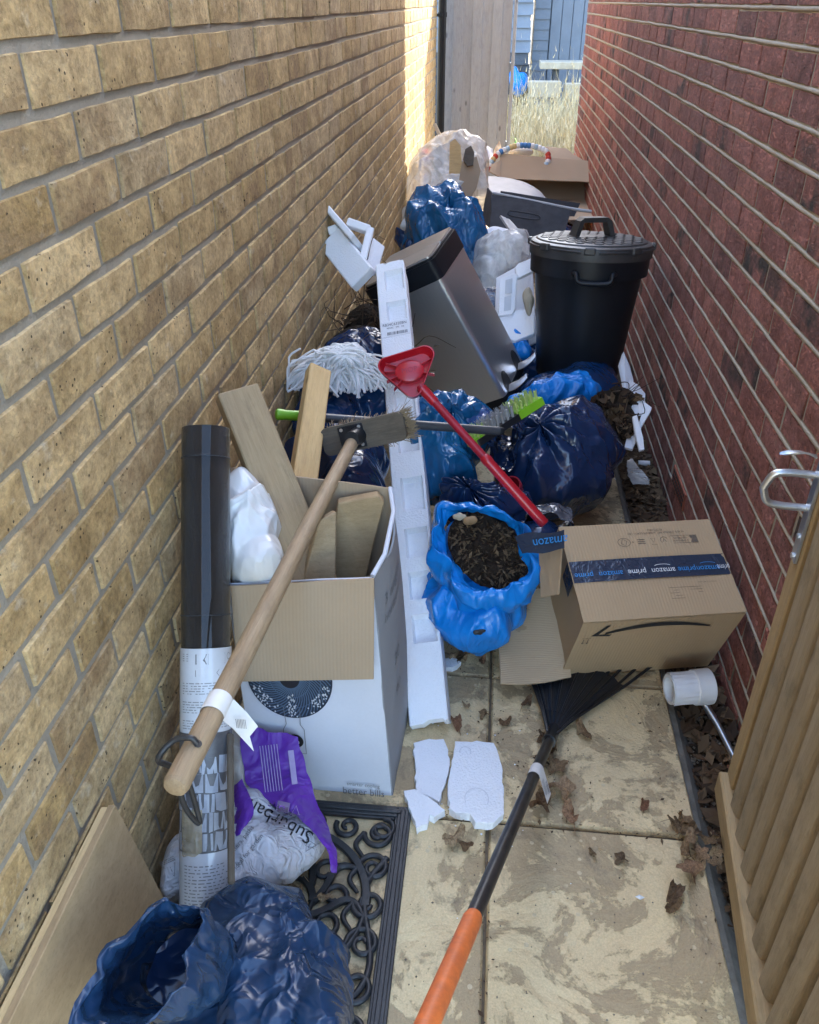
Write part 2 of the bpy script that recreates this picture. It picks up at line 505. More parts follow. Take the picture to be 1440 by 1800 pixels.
M_PLYEDGE = wood_mat('raw_board_edge', (.62, .47, .25), (.52, .38, .19), (.42, .30, .16), .75, False)
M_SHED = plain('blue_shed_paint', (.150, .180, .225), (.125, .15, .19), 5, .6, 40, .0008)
M_SHEDDK = plain('shed_dark_and_shade', (.05, .06, .075), (.035, .042, .055), 5, .6, 40, .0008)  # dark parts; the left shed's shade is put into this colour
M_PALE = plain('pale_weathered_timber', (.42, .37, .28), (.34, .29, .21), 12, .7, 60, .001)

def card_mat(name, a, rib=0.0, axis='X', stain=False, bd=.0009):
    t = NT(name); co = t.co()
    n = t.noise(co, 7, 4, .6); f = t.noise(co, 150, 4, .7)
    c = t.mix(n, a, tuple(x * .84 for x in a)); c = t.mix(t.math('MULTIPLY', f, .3), c, tuple(x * .65 for x in a))
    h = t.math('MULTIPLY', t.noise(co, 40, 4), .25)
    if rib:
        wv = t.n('ShaderNodeTexWave', wave_type='BANDS', bands_direction=axis); wv.inputs['Scale'].default_value = rib
        wv.inputs['Distortion'].default_value = .6; wv.inputs['Detail'].default_value = 1; t.l(co, wv.inputs['Vector'])
        h = t.math('ADD', h, wv.outputs['Fac'])
    if stain:
        c = t.mix(t.math('MULTIPLY', t.ramp(t.noise(co, 9, 5, .6), [(.655, (0, 0, 0)), (.67, (1, 1, 1))]), .55), c, tuple(x * .55 for x in a))
    return t.set(base=c, rough=.8, spec=.25, normal=t.bump(h, bd))
M_CARD = card_mat('brown_cardboard', (.46, .325, .19), 40, 'X', bd=.00035)
M_CARD_IN = card_mat('cardboard_inside_ribbed', (.55, .415, .265), 62, 'Y', True)
M_CARD_D = card_mat('plain_cardboard', (.43, .32, .21), 45, 'X', bd=.0002)
M_WHITEBOX = card_mat('white_printed_card', (.70, .72, .78))
M_GREYPRINT = card_mat('silver_grey_print', (.34, .345, .36))

def film_mat(name, col, rough=.22, scale=1.0, bd=.004, sss=0.0, spec=.5, tint=None, coat=0.0):
    """thin crumpled plastic: folds from distorted voronoi and stretched noise"""
    t = NT(name); co = t.co(rnd=True)
    w = t.n('ShaderNodeVectorMath', operation='ADD'); nz = t.n('ShaderNodeTexNoise'); nz.inputs['Scale'].default_value = 6 * scale; t.l(co, nz.inputs['Vector'])
    sc = t.n('ShaderNodeVectorMath', operation='SCALE'); sc.inputs['Scale'].default_value = .10; t.l(nz.outputs['Color'], sc.inputs[0])
    t.l(co, w.inputs[0]); t.l(sc.outputs[0], w.inputs[1])
    mp = t.n('ShaderNodeMapping'); mp.inputs['Scale'].default_value = (1, 1, .42); mp.inputs['Rotation'].default_value = (.5, .35, 0); t.l(w.outputs[0], mp.inputs[0])
    v1 = t.voro(mp.outputs[0], 13 * scale, 'F1'); n = t.noise(mp.outputs[0], 16 * scale, 2, .5, .4)
    ln = t.math('ABSOLUTE', t.math('SUBTRACT', n, .5))
    pt = t.ramp(t.noise(co, 5, 2), [(.42, (0, 0, 0)), (.6, (1, 1, 1))])
    v2 = t.math('MULTIPLY', t.voro(mp.outputs[0], 34 * scale, 'F1'), t.math('MULTIPLY', pt, .28))
    h = t.math('ADD', t.math('ADD', t.math('MULTIPLY', v1, .8), v2), t.math('MULTIPLY', ln, -1.9))
    c = t.mix(t.noise(co, 9, 3), col, tint or tuple(x * .6 for x in col))
    return t.set(base=c, rough=rough, spec=spec, normal=t.bump(h, bd * .8), coat=coat, crough=.12)
M_NAVY = film_mat('navy_bin_liner', (.010, .052, .16), .19, 1.0, .012, tint=(.008, .030, .085))
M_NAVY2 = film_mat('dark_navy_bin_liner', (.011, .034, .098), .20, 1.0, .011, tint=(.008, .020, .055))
M_NAVYF = film_mat('navy_film_front', (.016, .050, .115), .24, 1.1, .014, tint=(.012, .030, .070))
M_BLUE = film_mat('bright_blue_film', (.005, .24, .70), .27, 1.1, .012, tint=(.004, .17, .56))
M_TEAL = film_mat('teal_blue_film', (.010, .15, .32), .16, 1.2, .014, tint=(.006, .06, .17))
M_WHITEFILM = film_mat('white_film', (.72, .72, .70), .25, .9, .010, tint=(.66, .66, .64))
M_PURPLE = film_mat('purple_film', (.16, .045, .42), .30, 1.3, .008, tint=(.12, .03, .34))
M_STONEBAG = film_mat('white_stone_bag', (.66, .66, .68), .38, 2.6, .009, tint=(.58, .58, .60))
def clear_film(name, col, alpha, bd=.012, sc=1.0):
    t = NT(name); co = t.co(rnd=True)
    n = t.noise(co, 9 * sc, 5, .6, 1.2); v = t.voro(co, 16 * sc)
    h = t.math('ADD', n, t.math('MULTIPLY', v, .7))
    fr = t.ramp(n, [(.40, (alpha * .72,) * 3), (.66, (min(1, alpha * 1.3),) * 3)])
    m = t.set(base=col, rough=.22, alpha=fr, normal=t.bump(h, bd), spec=.6)
    return m
M_CLEAR = clear_film('milky_clear_film', (.78, .76, .70), .62)
M_CLEAR2 = clear_film('clear_film', (.72, .73, .72), .45)

def poly_mat(name='expanded_polystyrene', c=(.80, .81, .83)):
    t = NT(name); co = t.co()
    v = t.voro(co, 190); n = t.noise(co, 9, 4, .6)
    base = t.mix(t.math('MULTIPLY', t.ramp(n, [(.5, (0, 0, 0)), (.75, (1, 1, 1))]), .25), c, tuple(x * .86 for x in c))
    return t.set(base=base, rough=.75, spec=.3, normal=t.bump(v, .0012), sss=0.0)
M_EPS = poly_mat()
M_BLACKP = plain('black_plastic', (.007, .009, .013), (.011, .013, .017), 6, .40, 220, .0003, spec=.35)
M_BLACKTOP = plain('sheened_lid_plastic', (.030, .031, .032), (.055, .054, .052), 9, .42, 220, .0003)  # lighter than the bin body; sky sheen is put into the colour
M_RUBBER = plain('black_rubber', (.016, .017, .019), (.03, .03, .031), 12, .42, 160, .0008)
M_DKPLASTIC = plain('rake_black_plastic', (.010, .012, .016), (.016, .018, .022), 6, .3, 60, .0003)
M_BLACKTUBE = plain('black_painted_tube', (.012, .012, .013), (.035, .031, .027), 26, .35, 80, .0002)
M_ORANGE = plain('orange_grip', (.74, .18, .038), (.52, .125, .035), 34, .5, 120, .0003)
M_GREEN = plain('lime_green_plastic', (.22, .50, .02), (.19, .44, .018), 10, .4, 60, .0002)
M_GREYTUBE = plain('dark_grey_tube', (.05, .055, .062), (.038, .042, .048), 14, .4, 80, .0002)
M_RED = M_RED
M_REDP = plain('red_plastic', (.48, .012, .024), (.40, .010, .020), 10, .33, 60, .0002, coat=.2)
M_REDPOLE = plain('red_painted_pole', (.36, .012, .030), (.28, .010, .024), 16, .35, 60, .0002)
M_COTTON = plain('cotton_yarn', (.84, .83, .80), (.72, .71, .68), 30, .95, 400, .001)
M_BRISTLE = plain('straw_bristle', (.30, .23, .14), (.20, .15, .09), 60, .9, 0, 0)
M_BRISTLE2 = plain('grey_bristle', (.38, .38, .37), (.30, .30, .29), 60, .8, 0, 0)
M_BRISTLE3 = plain('pale_green_bristle', (.46, .56, .20), (.36, .48, .10), 60, .8, 0, 0)
M_GALV = plain('galvanised_steel', (.62, .64, .66), (.48, .50, .53), 30, .34, 90, .0003, metal=.9)
M_PVCP = plain('white_plastic', (.72, .73, .74), (.66, .67, .68), 8, .4, 60, .0002)
M_PAPER = plain('white_paper', (.76, .77, .79), (.70, .71, .73), 20, .85, 40, .002)
M_LABEL = plain('label_paper', (.72, .71, .67), (.62, .61, .58), 14, .6, 40, .0005)
M_INK = plain('black_ink', (.014, .014, .015), (.022, .022, .022), 30, .55, 0, 0)
M_INKGREY = plain('faded_grey_ink', (.16, .16, .165), (.22, .22, .22), 60, .6, 0, 0)
M_INKBROWN = plain('brown_printing_ink', (.10, .075, .05), (.15, .11, .075), 60, .7, 0, 0)
M_INKBLUE = plain('light_blue_ink', (.03, .26, .62), (.03, .22, .55), 30, .4, 0, 0)
M_INKWHITE = plain('white_ink', (.72, .73, .74), (.62, .63, .64), 30, .4, 0, 0)
M_INKPURP = plain('purple_ink', (.16, .02, .34), (.14, .02, .30), 30, .5, 0, 0)
M_TAPE = film_mat('navy_parcel_tape', (.022, .034, .060), .2, 2.5, .0025, tint=(.035, .045, .07))
M_FABRIC = plain('charcoal_fabric', (.055, .058, .064), (.04, .042, .048), 20, .92, 300, .0012)
M_GREYBOARD = plain('pale_grey_board', (.42, .43, .44), (.36, .37, .38), 9, .6, 60, .0004)
def leaf_mat():
    t = NT('dead_leaf'); co = t.co(rnd=True); r = t.n('ShaderNodeObjectInfo').outputs['Random']
    c = t.ramp(r, [(0, (.16, .09, .045)), (.3, (.32, .21, .11)), (.5, (.11, .065, .038)), (.75, (.46, .33, .19)), (1, (.28, .13, .07))])
    oc = t.n('ShaderNodeTexCoord').outputs['Object']; sp = t.n('ShaderNodeSeparateXYZ'); t.l(oc, sp.inputs[0])
    ay = t.math('ABSOLUTE', sp.outputs['Y']); mid = t.math('LESS_THAN', ay, .022)
    sv = t.math('LESS_THAN', t.math('ABSOLUTE', t.math('SUBTRACT', t.math('FRACT', t.math('MULTIPLY', t.math('ADD', sp.outputs['X'], t.math('MULTIPLY', ay, -.8)), 5.5)), .5)), .055)
    vein = t.math('MAXIMUM', mid, sv)
    n = t.noise(oc, 5, 5, .7)
    c = t.mix(t.ramp(n, [(.35, (0, 0, 0)), (.65, (1, 1, 1))]), c, t.mix(1.0, c, (.40, .36, .32), 'MULTIPLY'))
    c = t.mix(t.math('MULTIPLY', vein, .5), c, t.mix(1.0, c, (1.8, 1.7, 1.5), 'MULTIPLY'))
    return t.set(base=c, rough=.7, spec=.3, normal=t.bump(t.math('ADD', t.noise(oc, 9, 4), t.math('MULTIPLY', vein, .3)), .004))
M_LEAF = leaf_mat()
def litter_mat(name, cols):
    t = NT(name); r = t.n('ShaderNodeNewGeometry').outputs['Random Per Island']
    c = t.ramp(r, [(i / (len(cols) - 1), k) for i, k in enumerate(cols)])
    return t.set(base=c, rough=.85, spec=.25)
M_LITTER = litter_mat('leaf_litter', [(.05, .03, .018), (.11, .065, .034), (.035, .022, .015), (.17, .11, .06), (.07, .042, .024)])
M_STONES = litter_mat('gravel_stone', [(.12, .10, .075), (.21, .17, .12), (.075, .06, .048), (.30, .26, .20), (.15, .11, .075)])
M_ROOTS = litter_mat('dry_roots', [(.03, .02, .013), (.06, .038, .022), (.10, .066, .04)])
M_STRAW = litter_mat('dry_grass', [(.50, .40, .22), (.58, .49, .30), (.42, .33, .18), (.62, .54, .38), (.35, .28, .15)])
M_WEED = litter_mat('green_weed', [(.10, .24, .04), (.16, .32, .06), (.08, .18, .03)])
def steel_mat():
    t = NT('brushed_steel'); co = t.co((60, 60, 1.0))
    n = t.noise(co, 6, 3, .6); sm = t.noise(t.co(), 4, 3, .5)
    c = t.mix(n, (.68, .69, .70), (.78, .78, .77))
    return t.set(base=c, metal=.88, rough=t.ramp(sm, [(.3, (.27,) * 3), (.7, (.38,) * 3)]), normal=t.bump(n, .00025))
M_STEEL = steel_mat()
def weave_mat():
    t = NT('wrapped_weed_fabric'); co = t.co()
    w = t.n('ShaderNodeTexWave', wave_type='BANDS', bands_direction='X'); w.inputs['Scale'].default_value = 160; t.l(co, w.inputs['Vector'])
    st = t.noise(t.co((1.5, 40, 40)), 5, 4, .6, .4)
    h = t.math('ADD', t.math('MULTIPLY', w.outputs['Fac'], .12), t.math('MULTIPLY', st, 1.0))
    return t.set(base=(.005, .006, .008), rough=.10, spec=.5, normal=t.bump(h, .0070), coat=.6, crough=.04)
M_WEAVE = weave_mat()
M_GLOSSLABEL = plain('glossy_label', (.56, .58, .61), (.47, .49, .52), 9, .22, 30, .0012, coat=.4)
M_GREYINK = plain('cobble_print_dark', (.07, .07, .075), (.11, .11, .115), 30, .4, 0, 0)
M_COBBLE = plain('cobble_print_pale', (.36, .39, .44), (.26, .28, .32), 30, .35, 30, .0008)
M_REDINK = plain('red_ink', (.5, .03, .02), (.42, .03, .02), 30, .5, 0, 0)

# ================================================================== SETTING
rng = np.random.RandomState(11)
RND = random.Random(5)
NZ = Noise(3)

# ground: one sheet to the horizon, garden earth
g = MB(); g.add([(-60, -40, -.10), (60, -40, -.10), (60, 90, -.10), (-60, 90, -.10)], [(0, 1, 2, 3)])
tag(part('ground', g, M_EARTH), kind='structure')
s_ = MB()
xs = np.linspace(.49, XR + .01, 5); ys = np.linspace(-1.5, 8.3, 90)
G = np.array([[(x, y, -.068 + .014 * NZ.fbm(np.array([x, y, 0.]), 9, 3)) for x in xs] for y in ys])
s_.grid(G)
tag(part('soil', s_, M_SOIL, smooth=60), kind='structure')
h_ = MB()
pts = [(.497, -.10), (.497, -.012), (.515, -.016), (.548, -.062), (.548, -.10)]
yy = np.linspace(-.6, 8.0, 60)
G = np.array([[(px_ + .004 * NZ(np.array([y * 3, k, 1.])), y, pz_ + .004 * NZ(np.array([y * 4, k, 5.]))) for k, (px_, pz_) in enumerate(pts)] for y in yy])
h_.grid(G[:, ::-1])
tag(part('concrete_haunch', h_, plain('weathered_concrete', (.19, .175, .145), (.12, .108, .086), 20, .85, 90, .003)), kind='structure')

# paving slabs, each a part of the paving
pav = MB(); pav.box((-.05, 3.7, -.075), (1.09, 8.8, .13))
paving = tag(part('paving', pav, plain('sandy_jointing', (.17, .13, .085), (.10, .078, .05), 40, .95, 120, .003)), kind='structure')
def slab_mesh(wx, wy, sd):
    r = np.random.RandomState(sd); n = Noise(sd)
    k = 5
    gx = np.linspace(-wx / 2 + .006, wx / 2 - .006, k); gy = np.linspace(-wy / 2 + .006, wy / 2 - .006, k)
    top = np.array([[(x, y, .0025 * n(np.array([x, y, 0.]), 6)) for x in gx] for y in gy]).reshape(-1, 3)
    ring_ = [i for i in range(k)] + [i * k + k - 1 for i in range(1, k)] + [(k - 1) * k + i for i in range(k - 2, -1, -1)] + [i * k for i in range(k - 2, 0, -1)]
    out = top[ring_].copy()
    d = np.sign(out[:, :2]) * (np.abs(out[:, :2]) > np.array([wx, wy]) / 2 - .008)
    out[:, :2] += d * (.004 + .0015 * r.rand(len(out), 1)); out[:, 2] -= .006
    low = out.copy(); low[:, 2] = -.03
    mb = MB(); V = np.concatenate([top, out, low]); m = len(ring_); o = k * k
    Fc = [(i * k + j, i * k + j + 1, (i + 1) * k + j + 1, (i + 1) * k + j) for i in range(k - 1) for j in range(k - 1)]
    Fc += [(ring_[(i + 1) % m], ring_[i], o + i, o + (i + 1) % m) for i in range(m)]
    Fc += [(o + (i + 1) % m, o + i, o + m + i, o + m + (i + 1) % m) for i in range(m)]
    mb.add(V, Fc)
    me = mb.mesh('paving_slab', M_PAVE); autosmooth(me, 50); return me
full = [slab_mesh(.446, .446, k) for k in range(4)]
cut = [slab_mesh(.180, .446, k + 9) for k in range(2)]
for r_ in range(-4, 16):
    yc = 1.175 + .45 * (r_ + .5)
    for cx, meshes in ((.2775, full), (-.1725, full), (-.4885, cut)):
        M = Matrix.Translation((cx, yc, rng.uniform(-.0012, .0012))) @ Matrix.Rotation(math.pi * RND.randint(0, 1) + rng.uniform(-.004, .004), 4, 'Z') @ Matrix.Rotation(rng.uniform(-.003, .003), 4, 'X')
        link('paving_slab', RND.choice(meshes), M, paving)

# ---------------------------------------------------------------- brick walls
def brick_template(L, Hh, sd, rough):
    r = np.random.RandomState(sd); n = Noise(sd + 50)
    nx, nz, b = 5, 3, .0035
    gx = np.linspace(-L / 2 + b, L / 2 - b, nx); gz = np.linspace(-Hh / 2 + b, Hh / 2 - b, nz)
    top = np.array([[(x, 0, z) for x in gx] for z in gz]).reshape(-1, 3)
    top[:, 1] = rough * n.fbm(top, 22, 2) - .0006
    ring_ = [i for i in range(nx)] + [i * nx + nx - 1 for i in range(1, nz)] + [(nz - 1) * nx + i for i in range(nx - 2, -1, -1)] + [i * nx for i in range(nz - 2, 0, -1)]
    top[ring_, 1] -= .0012
    top[ring_] += np.c_[r.uniform(-.0016, .0016, len(ring_)), np.zeros(len(ring_)), r.uniform(-.0014, .0014, len(ring_))]
    out = top[ring_].copy()
    edge = np.stack([np.sign(out[:, 0]) * (np.abs(out[:, 0]) > L / 2 - .006), np.sign(out[:, 2]) * (np.abs(out[:, 2]) > Hh / 2 - .006)], 1)
    out[:, 0] += edge[:, 0] * .0035; out[:, 2] += edge[:, 1] * .0035
    out[:, 1] = -.014
    m = len(ring_); o = nx * nz
    V = np.concatenate([top, out])
    Fc = [(i * nx + j, i * nx + j + 1, (i + 1) * nx + j + 1, (i + 1) * nx + j) for i in range(nz - 1) for j in range(nx - 1)]
    Fc += [(ring_[(i + 1) % m], ring_[i], o + i, o + (i + 1) % m) for i in range(m)]
    return V, Fc
def build_wall(name, label, x0, out, y0, y1, ztop, bed0, rowphase, pitch, mats, mort, recess, rough, gaps, visible, hole=None, zlow=-.10):
    """out: +1 faces +X, -1 faces -X"""
    root = thing(name, label, 'wall', (x0, (y0 + y1) / 2, zlow))
    th = .22
    core = MB(); core.box((x0 - out * (recess + th / 2), (y0 + y1) / 2, (ztop + zlow) / 2), (th, y1 - y0, ztop - zlow))
    if hole is None: pass
    # a denser mortar face so joints are not perfectly flat
    part('mortar', core, mort, root, world=True)
    pg, bg_ = gaps
    L, Hh = pitch - pg, .075 - bg_
    tem = [brick_template(L, Hh, 100 + k, rough) for k in range(12)]
    temh = [brick_template(L / 2 - pg / 2, Hh, 150 + k, rough) for k in range(4)]
    items = []
    k0 = int(math.floor((zlow - bed0) / .075)); k1 = int(math.ceil((ztop - bed0) / .075))
    for k in range(k0, k1):
        zb = bed0 + .075 * k
        zc = zb + .0375
        if zc - .03 < zlow or zc + .03 > ztop: continue
        ph = rowphase[k % 2]
        n0 = int(math.floor((y0 - ph) / pitch)); n1 = int(math.ceil((y1 - ph) / pitch))
        for n in range(n0, n1 + 1):
            a, b = ph + n * pitch, ph + (n + 1) * pitch
            if b < y0 + .05 or a > y1 - .05: continue
            half = False
            if a < y0 - .02 or b > y1 + .02:
                half = True
                a2, b2 = max(a, y0), min(b, y1)
                yc = (a2 + b2) / 2
                items.append((yc, zc, True, (b2 - a2 - pg) / (L / 2 - pg / 2)))
                continue
            yc = (a + b) / 2
            if hole and abs(yc - hole[0]) < .11 and abs(zc - hole[1]) < .03: continue
            items.append((yc, zc, False, 1.0))
    R = Matrix(((0, out, 0), (-out, 0, 0), (0, 0, 1))).to_4x4()
    scored = []
    for it in items:
        p = np.array([x0, it[0], it[1]]); sc = -1
        if (p - np.array([0, 0, CAM_H])) @ _F > .1:
            u, v, dd = pix(p)
            if -60 < u < 1500 and -30 < v < 1830 and visible(u, v):
                q = pix((x0, it[0] + .1, it[1])); w = pix((x0, it[0], it[1] + .03))
                sc = abs((q[0] - u) * (w[1] - v) - (q[1] - v) * (w[0] - u))
        scored.append(sc)
    order = np.argsort(scored)[::-1]
    near = set(int(i) for i in order[:300] if scored[i] > 0)
    mA = []
    for i, (V, Fc) in enumerate(tem + temh):
        mb = MB(); mb.add(V, Fc); me = mb.mesh('brick', mats[0]); autosmooth(me, 38); mA.append(me)
    far = MB(); r = np.random.RandomState(77)
    for i, (yc, zc, half, sx) in enumerate(items):
        k = (12 + r.randint(4)) if half else r.randint(12)
        M = Matrix.Translation((x0 + out * r.uniform(-.0006, .0018), yc + r.uniform(-.0012, .0012), zc + r.uniform(-.0013, .0013))) @ R \
            @ Matrix.Rotation(r.uniform(-.007, .007), 4, 'Y') @ Matrix.Rotation(r.uniform(-.005, .005), 4, 'Z') @ Matrix.Rotation(r.uniform(-.010, .010), 4, 'X')
        if half: M = M @ Matrix.Diagonal((sx, 1, 1, 1))
        elif r.rand() < .5: M = M @ Matrix.Rotation(math.pi, 4, 'Y')
        if i in near:
            link('brick', mA[k], WM[root.name].inverted() @ M, root)
        else:
            V, Fc = (tem + temh)[k]
            Mn = np.array(M); far.add(V @ Mn[:3, :3].T + Mn[:3, 3], Fc)
    tag(part('brickwork', far, mats[1], root, smooth=None, world=True), kind='stuff')
    return root
def vis_left(u, v):
    if u < 330: return v < 1560
    return v < np.interp(u, [330, 400, 520, 600, 700, 770], [740, 690, 620, 520, 380, 240])
def vis_right(u, v):
    lo = np.interp(v, [0, 270, 430, 640, 900, 1085, 1400], [1020, 1010, 1150, 1085, 1170, 1330, 1290])
    hi = np.interp(v, [0, 740, 1400, 1800], [1500, 1440, 1265, 1200])
    return lo < u < hi
left_wall = build_wall('brick_wall', 'buff yellow brick house wall with grey mortar on the left side', XL, 1, -2.2, YL_END, 2.8, .037, (1.313, 1.203), .2195, (M_BUFF, M_BUFF_S), M_MORT_L, .0056, .0010, (.0112, .0088), vis_left)
right_wall = build_wall('brick_wall', 'red brick house wall with pale bed joints on the right side', XR, -1, .75, YR_END, 3.4, -.007, (2.105, 1.995), .2195, (M_RED, M_RED_S), M_MORT_R, .0042, .0013, (.0085, .0105), vis_right, hole=(2.5, .0305 + .075))
# pale raised pointing on the red wall's beds
pt = MB(); r = np.random.RandomState(4)
for k in range(0, 22):
    zb = -.007 + .075 * k
    yy = np.arange(.8, YR_END, .03)
    n_ = NZ(np.stack([yy * 5, np.full_like(yy, k * 3.1), np.zeros_like(yy)], 1)); n2 = NZ(np.stack([yy * 22, np.full_like(yy, k * 2.7), np.zeros_like(yy)], 1))
    ring_ = []
    for j in range(6):
        a = math.pi * (j / 5) + math.pi / 2
        ring_.append(np.stack([XR + .0035 - (.0035 + .0015 * n2) * np.maximum(0, -math.cos(a)) , yy, zb + .0050 * -math.sin(a) * (1 + .25 * n2) + .0022 * n_], 1))
    pt.grid(np.stack(ring_, 1))
part('bed_pointing', pt, M_MORT_R, right_wall, world=True, smooth=60)
# terracotta air brick with slots
ab = MB(); ab.box((XR + .002, 2.5, .1055), (.012, .212, .064), bev=.002)
abo = part('air_brick', ab, plain('terracotta', (.36, .115, .065), (.28, .09, .055), 20, .85, 90, .001), right_wall, world=True)
sl = MB()
for i in range(9):
    for j in range(3): sl.box((XR - .0045, 2.5 + (i - 4) * .021, .1055 + (j - 1) * .018), (.002, .012, .011))
part('vent_slot', sl, M_INK, abo, world=True)
# white plastic damp-course vents / wall top copings are out of frame; black downpipe at the buff wall's end
dp = thing('drainpipe', 'black plastic drainpipe at the far end of the buff wall', 'drainpipe', (-.545, 8.34, 0))
q = MB(); q.tube([(-.545, 8.34, -.1), (-.545, 8.34, 2.8)], .036, 16); part('pipe', q, M_BLACKP, dp, smooth=40, world=True)
q = MB(); q.tube([(-.545, 8.34, 1.385), (-.545, 8.34, 1.42)], .042, 16); q.box((-.583, 8.30, 1.40), (.09, .02, .022)); part('bracket', q, M_BLACKP, dp, smooth=40, world=True)

# grey boarded fence panel closing the left half of the far end
fp = thing('fence_panel', 'silver grey fence panel of upright boards across the alley end', 'fence', (-.22, 8.45, 0))
for i in range(7):
    xb = -.50 + .0855 * i + .0
    q = MB(); q.box((0, 0, 0), (1.93, .018, .088), bev=.002)
    q.xf(Matrix.Rotation(RND.uniform(-.004, .004), 4, 'Y'))
    M = WM[fp.name].inverted() @ (Matrix.Translation((xb + .005, 8.42 + (.0 if i % 2 else .012), .90 + RND.uniform(-.01, .01))) @ Matrix.Rotation(-math.pi / 2, 4, 'Y'))
    part('board', q, M_FENCE, fp, M)
q = MB(); q.box((0, 0, 0), (1.97, .045, .03), bev=.002)
part('edge_post', q, M_FENCE, fp, WM[fp.name].inverted() @ (Matrix.Translation((.088, 8.42, .90)) @ Matrix.Rotation(-math.pi / 2, 4, 'Y')))
for z in (.35, 1.0, 1.6):
    q = MB(); q.box((0, 0, 0), (.6, .04, .07)); part('rail', q, M_FENCE, fp, WM[fp.name].inverted() @ Matrix.Translation((-.22, 8.46, z)))

# blue shed: lapped boards, then upright boards
YS = 12.6
xa = at(938, 60, y=YS)[0]; xb = at(965, 60, y=YS)[0]
sh = thing('garden_shed', 'blue painted shed with lapped side boards and upright door boards', 'shed', ((xa + 3.2) / 2, YS + .6, -.1))
q = MB(); q.box(((xa + 3.2) / 2, YS + .75, 1.1), (3.2 - xa - .03, 1.4, 2.4)); part('shed_body', q, M_SHED, sh, world=True)
for k in range(18):
    q = MB(); z = .0 + .118 * k
    q.add([(xa, YS - .022, z), (xb, YS - .022, z), (xb, YS - .006, z + .122), (xa, YS - .006, z + .122), (xa, YS + .04, z), (xb, YS + .04, z), (xb, YS + .04, z + .122), (xa, YS + .04, z + .122)],
          [(0, 1, 2, 3), (1, 5, 6, 2), (4, 0, 3, 7), (3, 2, 6, 7), (4, 5, 1, 0), (5, 4, 7, 6)])
    part('lap_board', q, M_SHED, sh, world=True)
x = xb + .012
for k in range(18):
    q = MB(); q.box((x + .068, YS - .008, 1.07), (.132, .03, 2.2), bev=.003); part('upright_board', q, M_SHED, sh, world=True); x += .138
q = MB(); q.box(((xb + 3.2) / 2, YS + .7, 2.36), (3.2 - xa + .3, 1.9, .08)); part('shed_roof', q, M_SHEDDK, sh, world=True)
# lapped shed on its left, its shade put into the board colour, ends of the boards catching the sun
YD = 12.0
xd = at(931, 90, y=YD)[0]
sd_ = thing('garden_shed', 'dark lapped shed half hidden behind the grey fence panel', 'shed', (xd - 1.0, YD + .4, -.1))
q = MB(); q.box((xd - 1.03, YD + .9, 1.0), (1.96, 1.7, 2.2)); part('shed_body', q, M_SHEDDK, sd_, world=True)
for k in range(15):
    z = .0 + .135 * k; q = MB(); x0_, x1_ = xd - 2.0, xd + RND.uniform(-.01, .012)
    q.add([(x0_, YD - .03, z), (x1_, YD - .03, z), (x1_, YD, z + .14), (x0_, YD, z + .14), (x0_, YD + .06, z), (x1_, YD + .06, z), (x1_, YD + .06, z + .14), (x0_, YD + .06, z + .14)],
          [(0, 1, 2, 3), (1, 5, 6, 2), (4, 0, 3, 7), (3, 2, 6, 7), (4, 5, 1, 0), (5, 4, 7, 6)])
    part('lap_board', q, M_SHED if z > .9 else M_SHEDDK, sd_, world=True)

# pale bench plank in front of the shed, raised bed sleepers, blue sack
YB = 11.2
pa = at(950, 112, y=YB); pb = at(1040, 112, y=YB)
be = thing('garden_bench', 'pale sunlit bench plank in front of the blue shed', 'bench', ((pa[0] + pb[0]) / 2 + .3, YB, -.1))
L_ = pb[0] - pa[0] + .6
q = MB(); q.box((0, 0, 0), (L_, .42, .075), bev=.006); part('bench_top', q, M_PALE, be, WM[be.name].inverted() @ Matrix.Translation((pa[0] + L_ / 2, YB + .2, pa[2] - .02)))
for t_ in (.2, L_ - .2):
    q = MB(); q.box((pa[0] + t_, YB + .25, (pa[2] - .2) / 2), (.07, .3, pa[2] + .05)); part('bench_leg', q, M_SHEDDK, be, world=True)
for (u0, u1, v0, yb_, lab) in ((930, 986, 148, 10.9, 'pale sleeper edging standing left behind the dry grass'), (992, 1030, 152, 10.95, 'pale sleeper edging standing right beside the red wall end')):
    a_ = at(u0, v0, y=yb_); b_ = at(u1, v0, y=yb_)
    t = thing('timber_edging', lab, 'timber', ((a_[0] + b_[0]) / 2, yb_, -.1))
    q = MB(); q.box((0, 0, 0), (b_[0] - a_[0], .16, .17), bev=.008); part('beam', q, M_PALE, t, WM[t.name].inverted() @ Matrix.Translation(((a_[0] + b_[0]) / 2, yb_, a_[2] - .05)))
    for e in (.1, .9):
        q = MB(); q.box((a_[0] * (1 - e) + b_[0] * e, yb_ + .02, (a_[2] - .2) / 2), (.07, .09, a_[2] + .08)); part('post', q, M_PALE, t, world=True)

